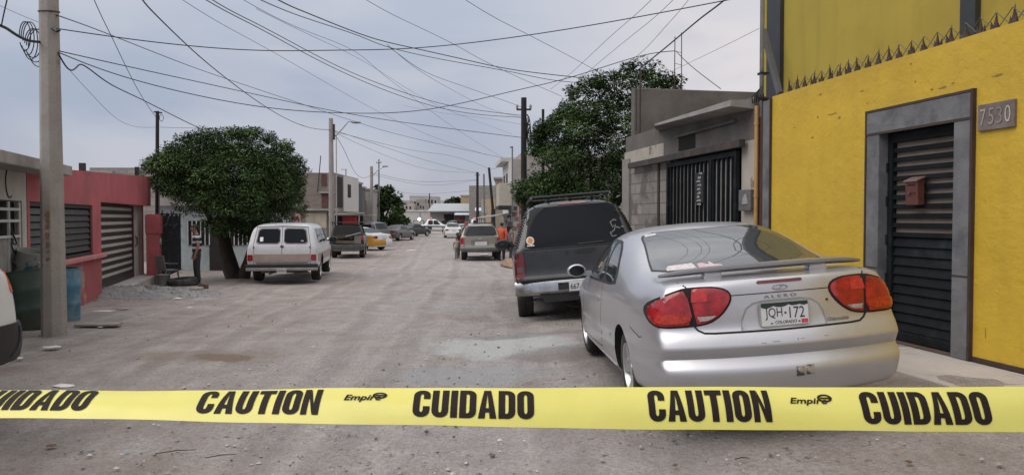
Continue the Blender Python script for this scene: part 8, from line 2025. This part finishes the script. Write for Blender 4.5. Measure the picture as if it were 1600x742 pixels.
def wires():
    k = 'from the concrete pole '
    wire('long sagging cable '+k+'over the street to above the yellow house', [(88, 45, 10.2), (240, 66, 11), (400, 79, 12), (520, 79, 12.4), (640, 76, 12.6), (800, 59, 12), (980, 30, 11), (1150, -2, 10), (1200, -14, 9.8)], 0.009)
    wire('cable '+k+'passing over the lamp arm to the white two storey house', [(88, 24, 10.2), (170, 54, 14), (290, 101, 19), (400, 139, 24), (557, 191, 31), (637, 214, 36), (786, 247, 43)], 0.010)
    wire('cable '+k+'to the middle of the black wooden pole', [(92, 80, 10.2), (194, 103, 12), (400, 148, 16), (545, 178, 18.5), (686, 199, 20.5), (814, 215, 22)], 0.009)
    wire('deep sagging cable '+k+'up to the lattice mast', [(93, 83, 10.2), (210, 125, 12), (400, 166, 14), (545, 177, 15), (670, 171, 15.5), (800, 143, 15.5), (892, 121, 15.2), (1000, 88, 14.6), (1054, 80, 14)], 0.009)
    wire('cable dropping from the lattice mast to the grey house roof', [(1056, 80, 14), (1076, 100, 13.6), (1126, 139, 12.5)], 0.008)
    wire('thick drooping cable '+k+'into the left tree', [(90, 82, 10.15), (101, 101, 10.4), (113, 110, 10.8), (121, 104, 11), (125, 101, 11.1), (162, 125, 13), (226, 158, 17), (313, 201, 21), (352, 217, 22)], 0.013)
    wire('faint thin cable drooping '+k+'to the thin dark pole', [(94, 92, 10.2), (115, 117, 12), (150, 155, 15), (200, 195, 19), (245, 199, 21.9)], 0.005, M_WIREG)
    wire('bundled cable running off the left edge '+k.replace('from', 'at'), [(62, 66, 10.2), (40, 62, 9.8), (18, 50, 9.4), (0, 40, 9), (-60, 20, 8.5)], 0.022)
    wire('cable slanting up off the left edge above the cable coil', [(2, 42, 9), (6, 22, 8.8), (11, 0, 8.6), (14, -20, 8.5)], 0.009)
    wire('faint cable behind the concrete pole top at the left edge', [(-20, 0, 12), (60, 35, 12), (88, 45, 12)], 0.005, M_WIREG)
    wire('slender cable descending to the top of the thin dark pole', [(147, 0, 12), (174, 57, 14), (218, 145, 19), (245, 185, 21.9)], 0.008)
    wire('heavy black cable swooping down to the concrete lamp pole', [(215, -12, 11), (240, 20, 13), (300, 78, 17), (350, 120, 21), (400, 157, 26), (450, 187, 32), (490, 201, 36), (516, 203, 38)], 0.015)
    wire('fine grey cable crossing the sky left of the middle', [(285, 0, 14), (400, 67, 19), (500, 124, 25), (586, 172, 32), (672, 212, 38), (760, 242, 44)], 0.007, M_WIREG)
    wire('upper of two close cables running to the black wooden pole', [(328, -2, 11), (400, 37, 13), (481, 80, 15.5), (562, 119, 18), (653, 152, 20), (718, 168, 21), (817, 181, 22)], 0.009)
    wire('lower of two close cables running to the black wooden pole', [(318, -2, 11), (400, 42, 13), (481, 86, 15.5), (562, 125, 18), (640, 155, 20), (718, 175, 21), (817, 184, 22)], 0.009)
    wire('faint long cable descending across the middle sky to the far right houses', [(380, 0, 14), (484, 51, 18), (551, 79, 21), (594, 113, 25), (629, 140, 29), (707, 198, 36), (785, 246, 43)], 0.007, M_WIREG)
    wire('faint cable branching below the middle of the sky', [(400, 14, 15), (484, 55, 18), (578, 102, 24), (670, 158, 30), (760, 195, 38), (800, 210, 42)], 0.006, M_WIREG)
    wire('heavy black cable over the street into the right tree crown', [(425, -5, 11), (478, 20, 12.5), (535, 43, 14), (589, 62, 15.5), (648, 76, 17), (737, 96, 18), (800, 109, 18.6), (881, 119, 19), (945, 126, 19.2)], 0.012)
    wire('second cable below the heavy one into the right tree crown', [(400, -3, 11), (500, 36, 13.5), (562, 57, 15), (610, 75, 16.5), (700, 95, 17.8), (800, 113, 18.6), (860, 125, 19), (925, 131, 19.2)], 0.009)
    wire('branch cable dropping from the middle crossing to the black pole', [(607, 73, 16.5), (656, 108, 18), (715, 132, 20), (800, 162, 22), (816, 168, 22)], 0.007, M_WIREG)
    wire('parallel branch cable fading towards the far right houses', [(605, 70, 16.5), (650, 107, 19), (705, 140, 23), (770, 172, 30), (812, 183, 34)], 0.006, M_WIREG)
    wire('thin grey cable from the top edge towards the right tree', [(572, 0, 13), (640, 36, 14.5), (710, 70, 16), (765, 100, 17.5), (878, 151, 19.5)], 0.006, M_WIREG)
    wire('thin grey cable from the top right of centre into the tree top', [(727, 0, 12), (800, 42, 14), (832, 58, 15), (921, 105, 18), (948, 121, 19)], 0.006, M_WIREG)
    wire('faint cable rising right from the tree, leftmost of three', [(1018, 0, 11), (960, 52, 13), (894, 113, 17), (860, 140, 19)], 0.005, M_WIREG)
    wire('faint cable rising right from the tree, middle of three', [(1052, 0, 11), (1000, 46, 13), (929, 104, 17), (900, 130, 19)], 0.005, M_WIREG)
    wire('faint cable rising right from the tree, rightmost of three', [(1076, 0, 11), (1040, 42, 12.5), (1000, 84, 15), (948, 119, 18.5)], 0.005, M_WIREG)
    wire('heavy black cable running up to the right past the lattice mast', [(1140, -6, 10.5), (1100, 25, 11.5), (1059, 59, 13), (1025, 87, 14.2), (994, 112, 15.4)], 0.014)
    wire('rod and cable dropping down the grey house corner', [(994, 112, 15.4), (994, 150, 15.4), (994, 204, 15.4)], 0.012)
    wire('pale thin cable from the conduit mast towards the tree', [(1186, 45, 10.6), (1130, 73, 12), (1080, 97, 14), (1030, 121, 17)], 0.004, M_WIREG)
    wire('upper long cable from the lamp pole to the black far pole', [(522, 204, 38), (580, 223, 47), (637, 242, 58), (700, 260, 70), (745, 270, 78)], 0.014)
    wire('lower long cable from the lamp pole to the black far pole', [(522, 206, 38), (560, 225, 46), (637, 256, 60), (695, 268, 72), (745, 270, 78)], 0.012, M_WIREG)
    wire('middle long cable from the lamp pole to the leaning pole', [(522, 206, 38), (555, 214, 42), (651, 236, 49), (706, 244, 53), (765, 264, 58)], 0.012, M_WIREG)
    wire('cable dipping between the two concrete lamp poles', [(522, 210, 38), (529, 219, 40), (543, 246, 48), (556, 271, 56), (568, 278, 61), (580, 274, 66)], 0.016)
    wire('topmost far cable from the small lamp pole to the black far pole', [(582, 270, 66), (637, 282, 69), (685, 284, 73), (746, 281, 78)], 0.014)
    wire('second far cable from the small lamp pole to the black far pole', [(582, 273, 66), (640, 286, 70), (690, 289, 74), (746, 281, 78)], 0.014, M_WIREG)
    wire('lowest far cable stretched before the distant rise', [(592, 290, 70), (650, 303, 80), (700, 301, 85), (757, 296, 86)], 0.014, M_WIREG)
    wire('short cable from the left tree to the lamp pole', [(470, 195, 30), (490, 201, 34), (516, 203, 38)], 0.010)
    wire('thin cable from the thin dark pole to the left tree', [(250, 199, 22), (285, 200, 22), (316, 201, 22), (340, 205, 22)], 0.006)
    wire('fine drop line hanging from the thick cable by the left tree', [(315, 202, 21), (316, 225, 21), (315, 248, 21)], 0.004, M_WIREG)
    wire('thin cable between the black wooden pole and the far left', [(816, 195, 22), (760, 185, 24), (700, 178, 28), (630, 165, 34)], 0.005, M_WIREG)
    wire('far cable from the leaning pole over to the white two storey house', [(765, 265, 58), (778, 262, 53), (790, 255, 47)], 0.012, M_WIREG)
wires()
# ---------------------------------------------------------------- litter on the ground
def litter():
    pap = pm('paper_white', (0.60, 0.58, 0.56), 0.85, var=0.15, scale=12); brn = pm('dry_leaf', (0.12, 0.07, 0.04), 0.9, var=0.4, scale=20); gry = pm('litter_grey', (0.28, 0.26, 0.25), 0.9, var=0.2)
    def scrap(px, py, w, l, mat, label, name='paper_scrap', cat='litter', z=None, thick=0.004, d=None, rz=None, group='scraps of litter on the street'):
        # find the ground distance on this sight line
        lo, hi = 1.2, 60
        for _ in range(40):
            m_ = (lo+hi)/2; p = P(px, py, m_)
            if p.z > (gz(p.x, p.y) if z is None else z): lo = m_
            else: hi = m_
        p = P(px, py, lo); n = 9; V = []
        for i in range(n):
            t = 2*PI*i/n; r = random.uniform(0.7, 1.1); V.append((w/2*r*math.cos(t), l/2*r*math.sin(t), random.uniform(0.003, 0.012)*(w/0.2)**0.5))
        V += [(x*0.98, y*0.98, zz+thick) for x, y, zz in V]; V.append((random.uniform(-.1, .1)*w, 0, 0.008+thick+random.uniform(0, 0.10)*w))
        m = MB(); m.add(V, [(i, (i+1) % n, n+(i+1) % n, n+i) for i in range(n)] + [(n+i, n+(i+1) % n, 2*n) for i in range(n)] + [tuple(reversed(range(n)))])
        o = m.build(name, mat); o.location = (p.x, p.y, p.z); o.rotation_euler = (0, 0, random.uniform(0, 3) if rz is None else rz); tag(o, label, cat, group)
        return o
    scrap(80, 543, 0.24, 0.16, pap, 'flat white scrap just in front of the concrete pole foot', rz=0.1)
    scrap(98, 604, 0.22, 0.14, pap, 'white scrap right behind the tape at the left', rz=0)
    scrap(30, 560, 0.12, 0.08, pap, 'small white scrap by the white car nose')
    scrap(160, 487, 0.42, 0.14, pap, 'long white scrap below the gravel heap', rz=0.1)
    scrap(192, 483, 0.30, 0.25, gry, 'pale crumpled scrap at the front edge of the gravel heap')
    scrap(222, 492, 0.2, 0.2, gry, 'small grey scrap beyond the gravel heap front')
    scrap(278, 467, 0.22, 0.2, pap, 'white scrap to the right of the gravel heap')
    scrap(308, 455, 0.5, 0.35, gry, 'crumpled pale bag on the dirt before the old tyre', 'plastic_bag', thick=0.08)
    scrap(318, 452, 0.25, 0.25, brn, 'dark crumpled wad beside the pale bag', thick=0.12)
    scrap(296, 481, 0.16, 0.12, pap, 'tiny white scrap on the dirt left of the wagon')
    scrap(158, 511, 0.12, 0.1, pap, 'tiny white scrap above the plank')
    scrap(108, 580, 0.16, 0.1, gry, 'grey scrap on the left dirt near the tape')
    scrap(192, 567, 0.14, 0.1, brn, 'brown crumb of litter left of the dung patch')
    scrap(216, 563, 0.16, 0.08, brn, 'brown sliver of litter nearer the dung patch')
    scrap(368, 450, 0.2, 0.14, gry, 'grey scrap in front of the white wagon')
    scrap(642, 392, 0.9, 0.5, pap, 'pale patch of torn paper in the middle of the far street')
    scrap(80, 697, 0.07, 0.06, brn, 'small brown crumb at the lower left')
    scrap(198, 705, 0.045, 0.03, pm('cyan_plastic', (0.20, 0.42, 0.46), 0.6), 'cyan plastic chip at the lower left', 'plastic_chip')
    scrap(142, 706, 0.055, 0.05, pm('stone_lid', (0.16, 0.155, 0.15), 0.8, var=0.3), 'round dark grey bottle top half sunk in the dust', 'bottle_top')
    scrap(1420, 722, 0.05, 0.04, brn, 'small dark clod under the tape at the right')
    scrap(1055, 727, 0.04, 0.03, brn, 'dry leaf fragment at the bottom middle')
    # flat plank by the pole
    lo = 11.0; p = P(142, 507, lo); p = Vector((p.x, lo+0.2, gz(p.x, lo+0.2)+0.02)); m = MB(); m.cbox((0, 0, 0.015), (0.62, 0.22, 0.03), (0, 0, R(8))); o = m.build('plank', pm('grey_plank_board', (0.27, 0.235, 0.21), 0.9, var=0.2, scale=6), bevel=0.004); o.location = p; tag(o, 'flat grey board lying on the dirt beside the concrete pole', 'plank')
    # dried leaf clump on the pavement
    q = P(1545, 597, 5.05)
    r = thing('dried_leaf', 'curled brown dried leaf clump on the pavement near the yellow wall', 'leaf', (q.x, q.y+0.25, 0.339))
    m = MB()
    for k in range(6):
        a = random.uniform(-0.05, 0.05); m.blob((-0.05+0.022*k, a*0.5, 0.016+0.01*(k % 2)), (0.022, 0.018, 0.012), 8, 5, 0.25)
    m.build('leaf_curl', brn, r)
    # twigs
    for px, py, ang, ln, lb in ((275, 705, 0.35, 0.26, 'thin dark twig on the dirt at the lower left'), (345, 712, 0.4, 0.2, 'second thin dark twig right of the first at the bottom'), (1160, 716, 0.2, 0.1, 'short twig on the dirt at the bottom right')):
        lo, hi = 1.2, 20
        for _ in range(40):
            m_ = (lo+hi)/2; p = P(px, py, m_)
            if p.z > gz(p.x, p.y)+0.02: lo = m_
            else: hi = m_
        p = P(px, py, lo); d = Vector((math.cos(ang), math.sin(ang), 0))*ln/2; m = MB(); m.tube([-d, Vector((0, 0.008, 0.006)), d], [0.003, 0.004, 0.002], 5); o = m.build('twig', pm('twig_brown', (0.05, 0.04, 0.035), 0.9)); o.location = p; tag(o, lb, 'twig')
litter()
